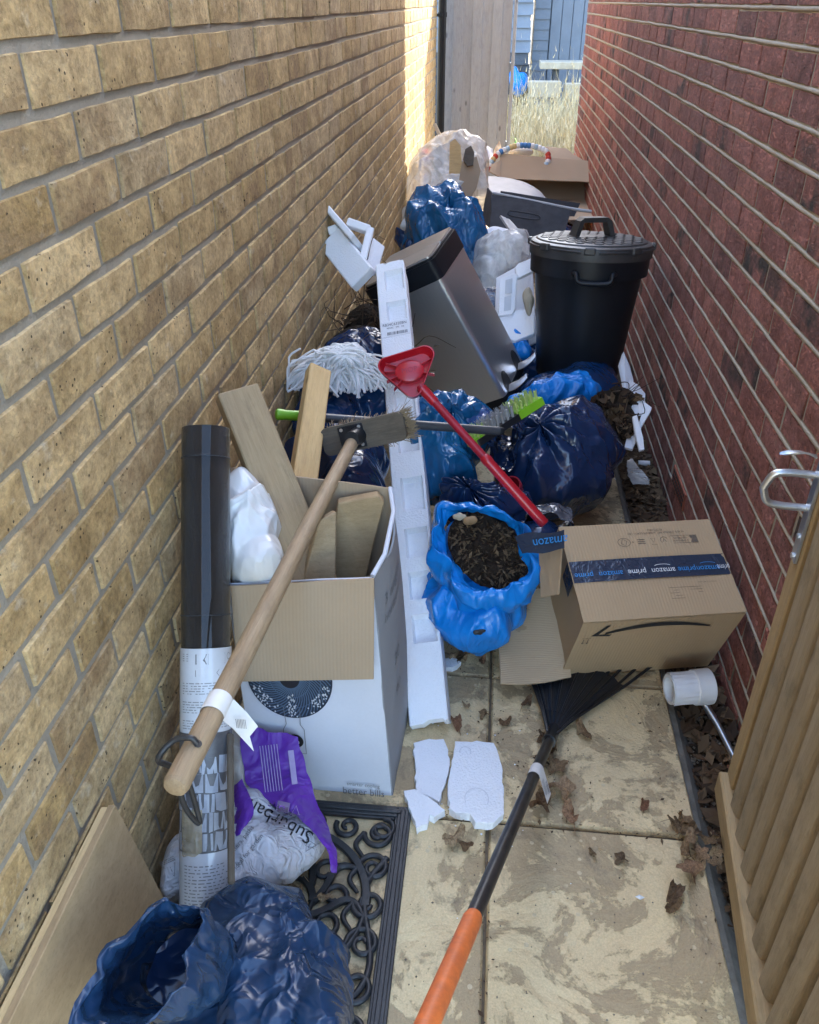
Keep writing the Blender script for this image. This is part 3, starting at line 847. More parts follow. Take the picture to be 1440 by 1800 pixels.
# dry grass in the garden: one mass of blades
gr = MB(); r = np.random.RandomState(8)
V = []; Fc = []
for i in range(6500):
    y = r.uniform(8.75, 11.0); x = r.uniform(.08, 1.55)
    h = r.uniform(.28, .82) * (1 + .5 * max(0, NZ(np.array([x * 3, y * 2, 0.])))) * (1.0 if y > 9.2 else .7)
    if r.rand() < .04: h *= 1.5
    a = r.uniform(0, 6.28); w = r.uniform(.002, .0055); ln = r.uniform(.04, .65) * h
    d_ = np.array([math.cos(a), math.sin(a), 0]); s2 = np.array([-math.sin(a + .6), math.cos(a + .6), 0]) * w
    b0 = np.array([x, y, -.1]); b1 = b0 + d_ * ln * .3 + np.array([0, 0, h * .55]); b2 = b0 + d_ * ln + np.array([0, 0, h * r.uniform(.75, 1)])
    o = len(V); V += [b0 - s2, b0 + s2, b1 + s2 * .8, b1 - s2 * .8, b2]; Fc += [(o, o + 1, o + 2, o + 3), (o + 3, o + 2, o + 4)]
    if r.rand() < .35:                         # seed head
        o = len(V); e = b2 + d_ * .01
        V += [e - s2 * 1.6, e + s2 * 1.6, e + np.array([0, 0, .05]) + d_ * .02]; Fc += [(o, o + 1, o + 2)]
gr.add(V, Fc)
tag(part('dry_grass', gr, M_STRAW), 'tall bleached dry grass growing in the garden beyond the alley', 'grass', kind='stuff')
wd = MB()
for i in range(420):
    y = r.uniform(8.6, 9.6); x = r.uniform(.1, 1.2); z = r.uniform(-.08, .16) + (.25 if x < .18 and r.rand() < .4 else 0)
    q = r.normal(size=(3, 3)) * .022; c = np.array([x, y, z]); wd.add(c + q, [(0, 1, 2)])
tag(part('green_weeds', wd, M_WEED), 'fresh green weeds at the foot of the dry grass', 'weeds', kind='stuff')

# gravel and rotten leaves in the channel along the red wall
gv = MB(); r = np.random.RandomState(21)
OCT = np.array([(1, 0, 0), (-1, 0, 0), (0, 1, 0), (0, -1, 0), (0, 0, 1), (0, 0, -1)], float); OF = [(0, 2, 4), (2, 1, 4), (1, 3, 4), (3, 0, 4), (2, 0, 5), (1, 2, 5), (3, 1, 5), (0, 3, 5)]
for i in range(3600):
    y = .3 + 3.4 * r.rand() ** 1.2 if i < 3000 else r.uniform(3, 8); x = r.uniform(.53, .668); rad = r.uniform(.003, .009)
    gv.add(OCT * rad * r.uniform(.6, 1.2, (6, 1)) * np.array([1, 1, .7]) + np.array([x, y, -.062 + r.uniform(0, .008)]), OF)
tag(part('gravel', gv, M_STONES), 'small damp gravel in the channel along the red wall', 'gravel', kind='stuff')
lt = MB()
for i in range(1500):
    y = r.choice([r.uniform(1.0, 3.4), r.normal(2.75, .22)]); x = r.uniform(.52, .665); L_ = r.uniform(.01, .035)
    a = r.uniform(0, 6.28); b = r.uniform(-.5, .5); d1 = np.array([math.cos(a), math.sin(a), b]) * L_; d2 = np.array([-math.sin(a), math.cos(a), r.uniform(-.6, .6)]) * L_ * r.uniform(.3, .6)
    c = np.array([x, y, -.052 + r.uniform(0, .02)])
    lt.add([c - d1, c - d2, c + d1, c + d2 + np.array([0, 0, .004])], [(0, 1, 2), (0, 2, 3)])
tag(part('leaf_litter', lt, M_LITTER), 'rotting leaf litter in the channel by the air brick', 'litter', kind='stuff')

# ================================================================== OBJECTS
def rotvec(w):
    w = Vector(w); return Matrix.Rotation(w.length, 4, w.normalized()) if w.length > 1e-6 else Matrix.Identity(4)

# ---------------------------------------------------------------- timber gate folded back against the red wall
GA, GB = np.array([.555, 1.28]), np.array([.507, .787])
gu = (GA - GB) / np.linalg.norm(GA - GB); gn = np.array([-gu[1], gu[0]])          # gn points into the alley
gate = thing('timber_gate', 'ribbed timber gate standing open against the red wall with a steel pull', 'gate',
             Matrix(((-gu[0], gn[0], 0, GA[0]), (-gu[1], gn[1], 0, GA[1]), (0, 0, 1, .03), (0, 0, 0, 1))))
# gate frame: X runs from the latch edge to the hinges, Y out into the alley, Z up
VT = Matrix.Rotation(-math.pi / 2, 4, 'Y')
def gboard(name, x, y, w, t, z0, z1, mat):
    q = MB(); q.box((0, 0, 0), (z1 - z0, t, w), bev=.003)
    return part(name, q, mat, gate, Matrix.Translation((x, y, (z0 + z1) / 2)) @ VT)
gboard('latch_stile', .024, -.030, .050, .045, .05, 1.78, M_GATE_F)
gboard('hinge_stile', .90, -.050, .07, .045, .02, 1.78, M_GATE_F)
for i in range(11):
    x0 = .104 + .0735 * i
    # each board: a groove, then a broad half-round rib
    prof = [(-.0366, -.020), (-.0366, -.017), (-.0245, -.016), (-.0235, -.004), (-.0205, .0035), (-.0150, .0058), (.004, .0030), (.0150, -.0010), (.0205, -.006), (.0225, -.016), (.0366, -.017), (.0366, -.020)]
    dz = RND.uniform(-.004, .004)
    q = MB(); q.prism([(p[0], p[1]) for p in prof], .045 + dz, 1.76)      # along Z here
    q.xf(Matrix.Rotation(math.pi / 2, 4, 'Y'))
    part('ribbed_board', q, M_GATE, gate, Matrix.Translation((x0, -.008 + RND.uniform(-.001, .001), 0)) @ VT, smooth=50)
q = MB(); q.box((0, 0, 0), (.96, .040, .060), bev=.004); part('bottom_rail', q, M_GATE_F, gate, Matrix.Translation((.480, -.010, .036)))
q = MB(); q.box((0, 0, 0), (.90, .03, .09), bev=.003); part('cross_rail', q, M_GATE_F, gate, Matrix.Translation((.46, -.06, .95)))
q = MB(); z1, z0, hx = .805, .757, .014
q.tube(bez([(hx, -.006, z1), (hx, .040, z1), (hx, .062, z1 - .006), (hx, .072, z1 - .03), (hx, .072, z0 + .012), (hx, .062, z0 - .010), (hx, .040, z0 - .016), (hx, -.006, z0 - .016)], 6), .0066, 12)
part('pull_handle', q, M_GALV, gate, smooth=50)
q = MB(); q.box((hx + .012, -.004, .775), (.026, .006, .27), bev=.001)
pl_ = part('latch_plate', q, M_GALV, gate)
for z in (.65, .69, .85, .89):
    q = MB(); q.tube([(hx + .012, -.002, z), (hx + .012, .0025, z)], .0055, 8); part('screw', q, M_GALV, pl_)
q = MB(); G = []
for k in range(10):
    t = k / 9; wdt = .0065 * math.sin(math.pi * min(1, .15 + t * .8)) if t > .4 else .005
    c = np.array([hx + .0, .004 + .058 * t, z1 + .034 + .004 * math.sin(math.pi * t * 1.3) + .004 * t])
    G.append([c + np.array([s * wdt, 0, .002 * s * math.sin(5 * t)]) for s in (-1, 0, 1)])
q.sheet(np.array(G), .003); part('latch_lever', q, M_GALV, gate, smooth=60)

# ---------------------------------------------------------------- parcel box
BM = Matrix.Translation((.412, 1.749, .192)) @ rotvec((.354, .052, .21))
bw, bd_, bh = .400, .278, .279
box = thing('cardboard_box', 'brown parcel box with navy printed tape lying over the rake head', 'box', BM @ Matrix.Translation((0, 0, -bh / 2)))
def bxp(name, mb, mat, parent=box, **k):
    mb.xf(Matrix.Translation((0, 0, bh / 2))); return part(name, mb, mat, parent, **k)
def card_panel(name, c, size, parent=box, mat=M_CARD, bow=0.0, n=7):
    """a card sheet with slightly bowed face; size has one thin axis"""
    ax = int(np.argmin(size)); o = [a for a in range(3) if a != ax]
    u = np.linspace(-.5, .5, n)
    G = np.zeros((n, n, 3))
    for i, a in enumerate(u):
        for j, b in enumerate(u):
            G[i, j, o[0]] = c[o[0]] + a * size[o[0]]; G[i, j, o[1]] = c[o[1]] + b * size[o[1]]
            G[i, j, ax] = c[ax] + bow * (1 - 4 * a * a) * (1 - 4 * b * b) + .0026 * NZ(np.array([a * 4, b * 4, ax * 7. + c[ax] * 9]))
    q = MB(); q.sheet(G, size[ax]); return bxp(name, q, mat, parent, smooth=40)
e_ = .004
card_panel('top_flap', (0, bd_ / 4 + .0006, bh / 2 - .002), (bw, bd_ / 2 - .0016, e_), bow=.003)
card_panel('top_flap', (0, -bd_ / 4 - .0006, bh / 2 - .002), (bw, bd_ / 2 - .0016, e_), bow=.003)
card_panel('front_panel', (0, -bd_ / 2 + .002, -.003), (bw, e_, bh - .008), bow=-.004)
card_panel('back_panel', (0, bd_ / 2 - .002, -.003), (bw, e_, bh - .008))
card_panel('bottom_panel', (0, 0, -bh / 2 + .002), (bw - .01, bd_ - .01, e_))
card_panel('end_panel', (bw / 2 - .002, 0, -.003), (e_, bd_ - .012, bh - .010))
card_panel('end_panel', (-bw / 2 + .010, 0, -.003), (e_, bd_ - .012, bh - .010), bow=.006)
# the loose flap swept out over the slabs, ribbed inner side up
c00, c10, c11, c01 = at(873, 1038, z=.150), at(988, 1034, z=.145), at(1004, 1190, z=.045), at(880, 1206, z=.060)
G = []
for i in range(13):
    v = i / 12; a = c00 * (1 - v) + c01 * v; b = c10 * (1 - v) + c11 * v
    G.append([a * (1 - u) + b * u + np.array([0, 0, -.007 * math.sin(math.pi * u) * (.4 + v) + .008 * (1 - u) ** 2 + .0015 * NZ(np.array([u * 5, v * 9, 2.]))]) for u in np.linspace(0, 1, 9)])
q = MB(); q.sheet(np.array(G), .0045); part('loose_flap', q, M_CARD_IN, box, world=True, smooth=50)['label'] = 'loose cardboard flap, ribbed side up, with wet stain'
# back flap sticking out to the left behind with its strip of tape
d0, d1, d2, d3 = at(990, 938, d=1.985), at(948, 955, d=2.06), at(952, 1050, d=2.02), at(982, 1045, d=1.96)
q = MB(); q.sheet(np.array([[d1, (d0 + d1) / 2 + np.array([0, 0, .004]), d0], [d2, (d2 + d3) / 2, d3]]), .0045); part('back_flap', q, M_CARD, box, world=True)
e0, e1, e2, e3 = at(992, 930, d=1.955), at(905, 943, d=2.03), at(918, 975, d=2.02), at(992, 966, d=1.95)
Gt = np.array([[e1 * (1 - u) + e0 * u + np.array([0, 0, .006 * math.sin(6 * u)]) for u in np.linspace(0, 1, 9)], [e2 * (1 - u) + e3 * u + np.array([0, 0, .004 * math.sin(7 * u + 1)]) for u in np.linspace(0, 1, 9)]])
q = MB(); q.sheet(Gt, .0006); tp2 = part('loose_tape', q, M_TAPE, box, world=True, smooth=60)
nrm_ = np.cross(e0 - e1, e2 - e1); nrm_ /= np.linalg.norm(nrm_); nrm_ *= (1 if nrm_ @ (np.array([0, 0, CAM_H]) - e0) > 0 else -1)
def on_e(V):
    u = V[:, 0:1] / np.linalg.norm(e0 - e1) + .5; v = V[:, 1:2] / np.linalg.norm(e2 - e1) + .5
    return (e2 * (1 - u) + e3 * u) * (1 - v) + (e1 * (1 - u) + e0 * u) * v + nrm_ * .008
q = MB(); write(q, 'amazon', .032, (.030, .0), math.pi, fn=on_e); part('tape_lettering', q, M_INKBLUE, tp2, world=True)
# tape band over the top and down the open end
q = MB(); n = 30
Gt = np.array([[(-bw / 2 + .002 + (bw - .004) * u, y, bh / 2 + .0035 * (1 - (2 * u - 1) ** 2) * (1 - (2 * y / bd_) ** 2) + .0012 + .0007 * NZ(np.array([u * 12, y * 30, 3.]))) for u in np.linspace(0, 1, n)] for y in (-.032, -.016, 0, .014, .030)])
q.grid(Gt)
Ge = np.array([[(-bw / 2 - .001, y, bh / 2 - t + (.001 if t == 0 else 0)) for y in (.030, 0, -.032)] for t in (0, .03, .062 )]); q.grid(Ge)
tape = bxp('packing_tape', q, M_TAPE, smooth=60)
def on_top(V): 
    V = V.copy(); u = 2 * V[:, 0] / bw; v = 2 * V[:, 1] / bd_
    V[:, 2] += bh / 2 + .0035 * np.clip(1 - u * u, 0, 1) * np.clip(1 - v * v, 0, 1) + .0026; return V
qb, qw = MB(), MB()
for i, (x, m) in enumerate([(.148, qb), (.148 - .066, qb), (.148 - .132, qw), (.148 - .198, qw), (.148 - .264, qb), (.148 - .33, qb), (.19, qw)]):
    pass
for x, word, m in ((-.172, 'prime', qb), (-.104, 'amazon', qb), (-.037, 'prime', qw), (.031, 'amazon', qw), (.092, 'prime', qb), (.148, 'amazon', qb)):
    write(m, word, .0225, (x * .985, -.012), math.pi, fn=on_top, sx=.88)
write(qw, 'prime', .0225, (.186, -.010), math.pi, fn=on_top, sx=.62)
for x in (.031, .148):
    ring(qw if x < .1 else qb, [(x + .022 * math.cos(a), -.030 + .012 * 0 + .006 * math.sin(a) + .030) for a in np.linspace(.4, 2.7, 9)], .0012, closed=False, fn=on_top)
bxp('tape_lettering', qb, M_INKBLUE, tape); bxp('tape_lettering', qw, M_INKWHITE, tape)
# printing on the lid: recycling row, small lines, arrow on the front
def lid(V): V = on_top(V); V[:, 2] -= .0012; return V
q = MB()
write(q, 'NON SI DISPERDA NELL AMBIENTE DOPO L USO', .0085, (.045, .104), math.pi, fn=lid, sx=.8)
write(q, 'RECYCLABLE', .0085, (.045, .113), math.pi, fn=lid, sx=.8)
ring(q, [(-.045 + .016 * math.cos(a), .078 + .013 * math.sin(a)) for a in np.linspace(0, 6.28, 20)[:-1]], .0013, fn=lid)
ring(q, [(-.053, .074), (-.043, .068), (-.037, .081), (-.047, .088)], .0014, fn=lid)
write(q, '+', .012, (-.022, .078), math.pi, fn=lid)
for k in range(3): ring(q, [(-.010, .072 + .006 * k), (.010, .072 + .006 * k)], .0022, closed=False, fn=lid)
ring(q, [(.026, .086), (.037, .086), (.0315, .073)], .0015, fn=lid); write(q, 'PAP 20', .005, (.0315, .067), math.pi, fn=lid)
ring(q, [(.060 + .010 * math.cos(a), .079 + .010 * math.sin(a)) for a in np.linspace(.5, 5.8, 14)], .0016, closed=False, fn=lid); ring(q, [(.056, .074), (.060, .084), (.065, .074)], .002, closed=False, fn=lid)
ring(q, [(.078, .068), (.148, .068), (.148, .091), (.078, .091)], .0012, fn=lid); flatpoly(q, [(.128, .069), (.147, .069), (.147, .090), (.128, .090), (.134, .0795)], fn=lid)
write(q, 'ELEMENTS', .0075, (.103, .084), math.pi, fn=lid); write(q, 'D EMBALLAGE', .0075, (.103, .075), math.pi, fn=lid, sx=.85)
for k in range(5): ring(q, [(.028 + .02 * (k % 2) * .6, -.062 - .0075 * k), (.112, -.062 - .0075 * k)], .0011, closed=False, fn=lid)
write(q, 'SCAN TO RETURN', .0055, (.130, -.050), math.pi, fn=lid)
bxp('lid_printing', q, M_INKBROWN)
q = MB()
def fr_(V): return np.stack([V[:, 0], np.full(len(V), -bd_ / 2 - .0062 + .004), V[:, 1]], 1)
def frb(V):
    W = fr_(V); u = W[:, 0] / bw; v = W[:, 2] / bh
    W[:, 1] = -bd_ / 2 - .0012 - .004 * np.clip(1 - 4 * u * u, 0, 1) * np.clip(1 - 4 * v * v, 0, 1) - .0008; return W
P0 = []; P1 = []
for k in range(25):
    t = k / 24; x = -.135 + .265 * t; zc = .085 + .028 * (1 - (2 * t - 1.02) ** 2); hw = .0075 * math.sin(math.pi * min(1, .12 + t * .88)) ** .6 + .0006
    P0.append((x, zc + hw)); P1.append((x, zc - hw))
for k in range(24): flatpoly(q, [P1[k], P1[k + 1], P0[k + 1], P0[k]], fn=frb)
flatpoly(q, [(-.138, .120), (-.129, .120), (-.151, .080), (-.168, .074)], fn=frb)
flatpoly(q, [(-.168, .074), (-.151, .080), (-.118, .078), (-.123, .070)], fn=frb)
flatpoly(q, [(-.168, .074), (-.151, .080), (-.146, .094), (-.150, .092)], fn=frb)
bxp('arrow_print', q, M_INK)
q = MB()
for x in (-.182, -.171):
    flatpoly(q, [(x - .001, .060), (x + .001, .060), (x + .001, .038), (x - .001, .038)], fn=frb); flatpoly(q, [(x - .004, .043), (x, .036), (x + .004, .043)], fn=frb)
ring(q, [(-.188, .064), (-.165, .064)], .0012, closed=False, fn=frb)
bxp('handling_mark', q, M_INKBROWN)

# ---------------------------------------------------------------- rake
rk0 = at(968, 1296, z=.035); rk1 = at(925, 1395, d=1.52); rk2 = at(848, 1590, d=1.22); rk3 = at(745, 1815, d=1.00)
rd = rk3 - rk0; rd /= np.linalg.norm(rd)
rake = thing('leaf_rake', 'black plastic leaf rake with orange grip under the parcel box', 'rake', tuple(rk0))
L2 = np.linalg.norm(rk2 - rk0); L3 = np.linalg.norm(rk3 - rk0) + .22
q = MB(); q.tube([rk0 - rd * .07, rk0, rk0 + rd * L2 * .5, rk0 + rd * L2], [.0125] * 4, 18); part('pole', q, M_BLACKTUBE, rake, smooth=40, world=True)
q = MB(); q.tube([rk0 + rd * (L2 - .01), rk0 + rd * L2, rk0 + rd * (L3 - .02), rk0 + rd * L3], [.0130, .0150, .0158, .012], 20); part('grip', q, M_ORANGE, rake, smooth=40, world=True)
# fan head: webbed plate then tines, lying flat
ax_l, ax_r = at(872, 1010, z=.10), at(1172, 1182, z=.035)
ap = rk0 - rd * .02; ap[2] = .022
q = MB(); G = []
tl = at(915, 1150, z=.022); trr = at(1098, 1208, z=.018)
for i in range(12):
    t = i / 11
    row = []
    for j in range(15):
        s = j / 14
        e = tl * (1 - s) + trr * s
        p = ap * (1 - t) + e * t + np.array([.0, 0, .008 * math.sin(math.pi * s) * t + .004 * math.cos(j * math.pi) * t])
        p = p + (e - ap) * (.16 * math.sin(math.pi * s)) * t
        row.append(p)
    G.append(row)
q.sheet(np.array(G), .004); part('fan_plate', q, M_DKPLASTIC, rake, smooth=25, world=True)
for j in range(15):
    s = j / 14; e = G[-1][j]; d_ = e - ap; d_ /= np.linalg.norm(d_)
    tip = e + d_ * (.20 if j > 6 else .30)
    tip[2] = .030 if j > 6 else .05 + .012 * (6 - j)
    path = [G[3][j] + np.array([0, 0, .002]), e, e * .5 + tip * .5 + np.array([0, 0, .002]), tip, tip + d_ * .012 + np.array([0, 0, -.025])]
    q = MB(); q.tube(path, [.0018, .0042, .004, .0034, .002], 8); part('tine', q, M_DKPLASTIC, rake, smooth=50, world=True)
q = MB(); q.tube([rk0 - rd * .16 + np.array([0, 0, .004]), rk0 - rd * .08, rk0 + rd * .028], [.004, .0155, .0165], 16); part('socket', q, M_DKPLASTIC, rake, smooth=40, world=True)
q = MB()
for tgt in (G[6][0], G[7][1], G[6][14], G[7][13]): q.tube([rk0 + rd * .02, (rk0 + tgt) / 2 + np.array([0, 0, .006]), np.array(tgt) + np.array([0, 0, .002])], .003, 6)
part('stay', q, M_DKPLASTIC, rake, smooth=40, world=True)
lc = rk0 + rd * (np.linalg.norm(at(918, 1352, d=1.62) - rk0) * .62)
q = MB()
Xr = np.cross(rd, np.array([0, 0, 1.])); Xr /= np.linalg.norm(Xr); Zr = np.cross(Xr, rd)
if Zr[2] < 0: Xr, Zr = -Xr, -Zr
def lab(V):
    out = []
    for x, y, z in V:
        a = x / .0138
        if a > -1.1: p = lc + rd * y + (.0138 + z) * (math.sin(a) * Xr + math.cos(a) * Zr)
        else:
            b0 = lc + rd * y + (.0138 + z) * (math.sin(-1.1) * Xr + math.cos(-1.1) * Zr); t = (-1.1 - a) * .0138
            p = b0 + t * (math.cos(-1.1) * Xr * -1 - math.sin(1.1) * Zr * 0.8) * 1.0 + rd * t * .35
        out.append(p)
    return np.array(out)
gx = np.linspace(-.075, .030, 30)
V = [(x, y, 0) for y in (-.024, 0, .024) for x in gx]
q.grid(lab(V).reshape(3, 30, 3)); lb = part('paper_label', q, M_LABEL, rake, smooth=60, world=True)
q = MB(); barcode(q, (-.055, -.012, .0006), .026, .014, 3, fn=lab)
for k in range(6): ring(q, [(-.062, .002 + .003 * k), (-.028, .002 + .003 * k)], .0009, .0006, closed=False, fn=lab)
part('label_print', q, M_INKGREY, lb, world=True)

# ---------------------------------------------------------------- dustbin
bc_top, bc_bot = np.array([.398, 3.335, .712]), np.array([.372, 3.27, .19])
binm = frame(bc_bot, (1, 0, 0), bc_top - bc_bot)
binm = frame(bc_bot, Vector((.93, .36, -.05)), bc_top - bc_bot)
dust = thing('dustbin', 'black plastic dustbin with domed lid standing on the bags', 'dustbin', binm)
Hb = float(np.linalg.norm(bc_top - bc_bot))
q = MB(); q.lathe([(.150, 0), (.165, .004), (.168, .02), (.190, .25), (.2075, Hb - .12), (.2085, Hb - .115), (.2265, Hb - .112), (.2285, Hb - .06), (.229, Hb - .02), (.222, Hb - .018)], 64, cap1=False)
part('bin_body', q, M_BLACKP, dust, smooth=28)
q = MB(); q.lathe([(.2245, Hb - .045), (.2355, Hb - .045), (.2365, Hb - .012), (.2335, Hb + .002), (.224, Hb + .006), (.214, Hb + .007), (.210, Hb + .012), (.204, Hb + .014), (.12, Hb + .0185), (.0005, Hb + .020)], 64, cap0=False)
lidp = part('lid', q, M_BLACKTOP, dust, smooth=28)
for i in range(-6, 7):
    for j in range(-6, 7):
        cx = .040 * (i + (j % 2) / 2); cy = .0347 * j; rr = math.hypot(cx, cy)
        if rr > .188 or (abs(cx) < .095 and abs(cy) < .030): continue
        zt = Hb + .0205 - .006 * (rr / .2) ** 2
        q = MB(); pts = [(cx + .0208 * math.sin(k * math.pi / 3), cy + .0208 * math.cos(k * math.pi / 3)) for k in range(6)]; pin = [(cx + .0175 * math.sin(k * math.pi / 3), cy + .0175 * math.cos(k * math.pi / 3)) for k in range(6)]
        V = [(x, y, zt - .006) for x, y in pts] + [(x, y, zt + .0022) for x, y in pin]
        q.add(V, [(k, (k + 1) % 6, 6 + (k + 1) % 6, 6 + k)[::-1] for k in range(6)] + [tuple(range(11, 5, -1))]); part('hexagon_boss', q, M_BLACKTOP, lidp)
q = MB()
hp = [(-.088, 0, Hb + .012), (-.066, 0, Hb + .078), (-.050, 0, Hb + .090), (.050, 0, Hb + .090), (.066, 0, Hb + .078), (.088, 0, Hb + .012)]
def strap(mb, cx, w, t, prof):
    """a flat strap of width w and thickness t following prof (x,z)"""
    P_ = np.array([(p[0], p[2]) for p in prof]); T = np.gradient(P_, axis=0); T /= np.linalg.norm(T, axis=1)[:, None]; N_ = np.stack([T[:, 1], -T[:, 0]], 1)
    top = P_ - N_ * 0; bot = P_ + N_ * t
    V = []; 
    for k in range(len(P_)):
        wk = w * (1.0 + .25 * (1 - (P_[k, 1] - Hb) / .09))
        V += [(top[k, 0], -wk, top[k, 1]), (top[k, 0], wk, top[k, 1]), (bot[k, 0], wk * .9, bot[k, 1]), (bot[k, 0], -wk * .9, bot[k, 1])]
    Fc = [(4 * k + a, 4 * k + (a + 1) % 4, 4 * k + 4 + (a + 1) % 4, 4 * k + 4 + a) for k in range(len(P_) - 1) for a in range(4)]
    mb.add(V, Fc + [(3, 2, 1, 0), tuple(4 * (len(P_) - 1) + a for a in range(4))])
strap(q, 0, .024, .018, hp); q.prism([(-.092, -.033), (.092, -.033), (.092, .033), (-.092, .033)], Hb + .010, Hb + .022)
part('lid_handle', q, M_BLACKTOP, lidp, smooth=30)
for k in range(8):
    a = math.radians(k * 45 - 118); q = MB(); q.box((0, 0, 0), (.018, .040, .026), bev=.004)
    part('lid_catch', q, M_BLACKTOP, lidp, Matrix.Rotation(a, 4, 'Z') @ Matrix.Translation((.2345, 0, Hb - .006)))
for k in range(8):
    a0 = math.radians(k * 45 - 118 + 8); q = MB(); q.tube([(.2355 * math.cos(a), .2355 * math.sin(a), Hb - .010) for a in np.linspace(a0, a0 + math.radians(29), 10)], .0045, 8)
    part('rim_bead', q, M_BLACKTOP, lidp, smooth=50)
for a in (-118, 62):
    q = MB(); q.tube(bez([(.222, -.075, .030), (.243, -.066, .028), (.250, -.050, .0), (.250, .05, 0), (.243, .066, .028), (.222, .075, .030)], 5), .0095, 12)
    part('side_handle', q, M_BLACKP, dust, Matrix.Rotation(math.radians(a + 6), 4, 'Z') @ Matrix.Translation((0, 0, Hb - .115)), smooth=50)

# ---------------------------------------------------------------- leaning steel pedal bin
PM = Matrix.Translation((-.158, 3.129, .414)) @ rotvec((.082, -.508, -.24))
pw, pd, ph_ = .303, .313, .636
pb_ = thing('pedal_bin', 'brushed steel two pedal bin leaning with its black lid uppermost', 'pedal bin', PM @ Matrix.Translation((0, 0, -ph_ / 2)))
def rrect(w, d, r, n=5):
    pts = []
    for cx, cy, a0 in ((w / 2 - r, d / 2 - r, 0), (-w / 2 + r, d / 2 - r, 90), (-w / 2 + r, -d / 2 + r, 180), (w / 2 - r, -d / 2 + r, 270)):
        for k in range(n + 1):
            a = math.radians(a0 + 90 * k / n); pts.append((cx + r * math.cos(a), cy + r * math.sin(a)))
    return pts
q = MB(); q.prism(rrect(pw, pd, .022), .03, ph_ - .085); part('steel_body', q, M_STEEL, pb_, smooth=35)
q = MB(); q.prism(rrect(pw + .004, pd + .004, .022), 0, .034); part('plinth', q, M_BLACKP, pb_, smooth=35)
q = MB(); q.prism(rrect(pw + .008, pd + .008, .026), ph_ - .085, ph_ - .012); q.prism(rrect(pw - .006, pd - .006, .022), ph_ - .012, ph_ - .004); part('lid_surround', q, M_BLACKP, pb_, smooth=35)
for s in (-1, 1):
    q = MB(); q.prism(rrect(pw - .016, (pd - .030) / 2, .014), ph_ - .006, ph_ + .003); q.xf(Matrix.Translation((0, s * (pd - .012) / 4, 0)))
    part('lid_plate', q, M_STEEL, pb_, smooth=35)
for s in (-1, 1):
    yc = s * .085; q = MB(); G = []
    for i in range(7):
        t = i / 6; hw = .036 * math.sqrt(max(0.02, 1 - (t - .25) ** 2 / .62)); 
        G.append([(pw / 2 + .004 + .085 * t, yc + hw * v, .045 + .020 * t * t - .012 * abs(v)) for v in (-1, -.5, 0, .5, 1)])
    q.sheet(np.array(G), .003); part('pedal', q, M_STEEL, pb_, smooth=60)
    q = MB(); G = [[(pw / 2 + .0015 + .0, yc + .040 * math.sin(a), .055 + .055 * math.cos(a))] for a in np.linspace(0, 6.28, 15)]
    q.add([(pw / 2 + .0015, yc + .036 * math.cos(a), .058 + .050 * math.sin(a)) for a in np.linspace(0, 6.28, 17)[:-1]], [tuple(range(16))]); part('pedal_recess', q, M_INK, pb_)

# ---------------------------------------------------------------- fan carton
fFR, fFL = np.array([-.162, 1.222, 0]), np.array([-.470, 1.222, 0]); fBR, fBL = np.array([-.152, 1.452, 0]), np.array([-.470, 1.452, 0])
tFR, tFL, tBR, tBL = at(655, 1014, y=1.232), at(398, 1026, y=1.235), at(686, 858, y=1.468), at(408, 822, y=1.468)
fan = thing('fan_carton', 'tall white fan carton full of offcuts with its brown flap folded down', 'carton', ((fFR + fBL) / 2))
def quad_sheet(a, b, c, d, t, n=10, bulge=0.0, sd=0.0, wob=.003):
    """a b = lower edge, d c = upper edge"""
    nrm = np.cross(b - a, d - a); nrm /= np.linalg.norm(nrm); G = []
    for i in range(n):
        v = i / (n - 1); row = []
        for j in range(n):
            u = j / (n - 1)
            row.append((a * (1 - u) + b * u) * (1 - v) + (d * (1 - u) + c * u) * v + nrm * (bulge * math.sin(math.pi * u) * math.sin(math.pi * v) + wob * NZ(np.array([u * 3, v * 3, sd]))))
        G.append(row)
    q = MB(); q.sheet(np.array(G), t); return q
FG = quad_sheet
part('front_panel', quad_sheet(fFL, fFR, tFR, tFL, .004, 12, .006, 1.), M_WHITEBOX, fan, world=True, smooth=50)
# right side bows outwards and its top edge curls
a, b, c, d = fFR, fBR, tBR, tFR
G = []
for i in range(14):
    v = i / 13; row = []
    for j in range(12):
        u = j / 11; p = (a * (1 - u) + b * u) * (1 - v) + (d * (1 - u) + c * u) * v
        row.append(p + np.array([.022 * math.sin(math.pi * u) * (v ** 1.2) + .012 * math.sin(math.pi * v) * u + .002 * NZ(np.array([u * 4, v * 4, 5.])), 0, -.035 * math.sin(math.pi * u) ** 1.5 * v * (1 - u)]))
    G.append(row)
Gside = np.array(G); q = MB(); q.sheet(Gside, .004); part('side_panel', q, M_GREYPRINT, fan, world=True, smooth=50)
part('back_panel', quad_sheet(fBR, fBL, tBL, tBR, .004, 8, 0, 3.), M_CARD_D, fan, world=True, smooth=50)
part('side_panel', quad_sheet(fBL, fFL, tFL, tBL, .004, 8, 0, 4.), M_CARD_D, fan, world=True, smooth=50)
q = MB(); q.sheet(np.array([[fFL, fFR], [fBL, fBR]]) + np.array([0, 0, .004]), .004); part('base_panel', q, M_CARD_D, fan, world=True)
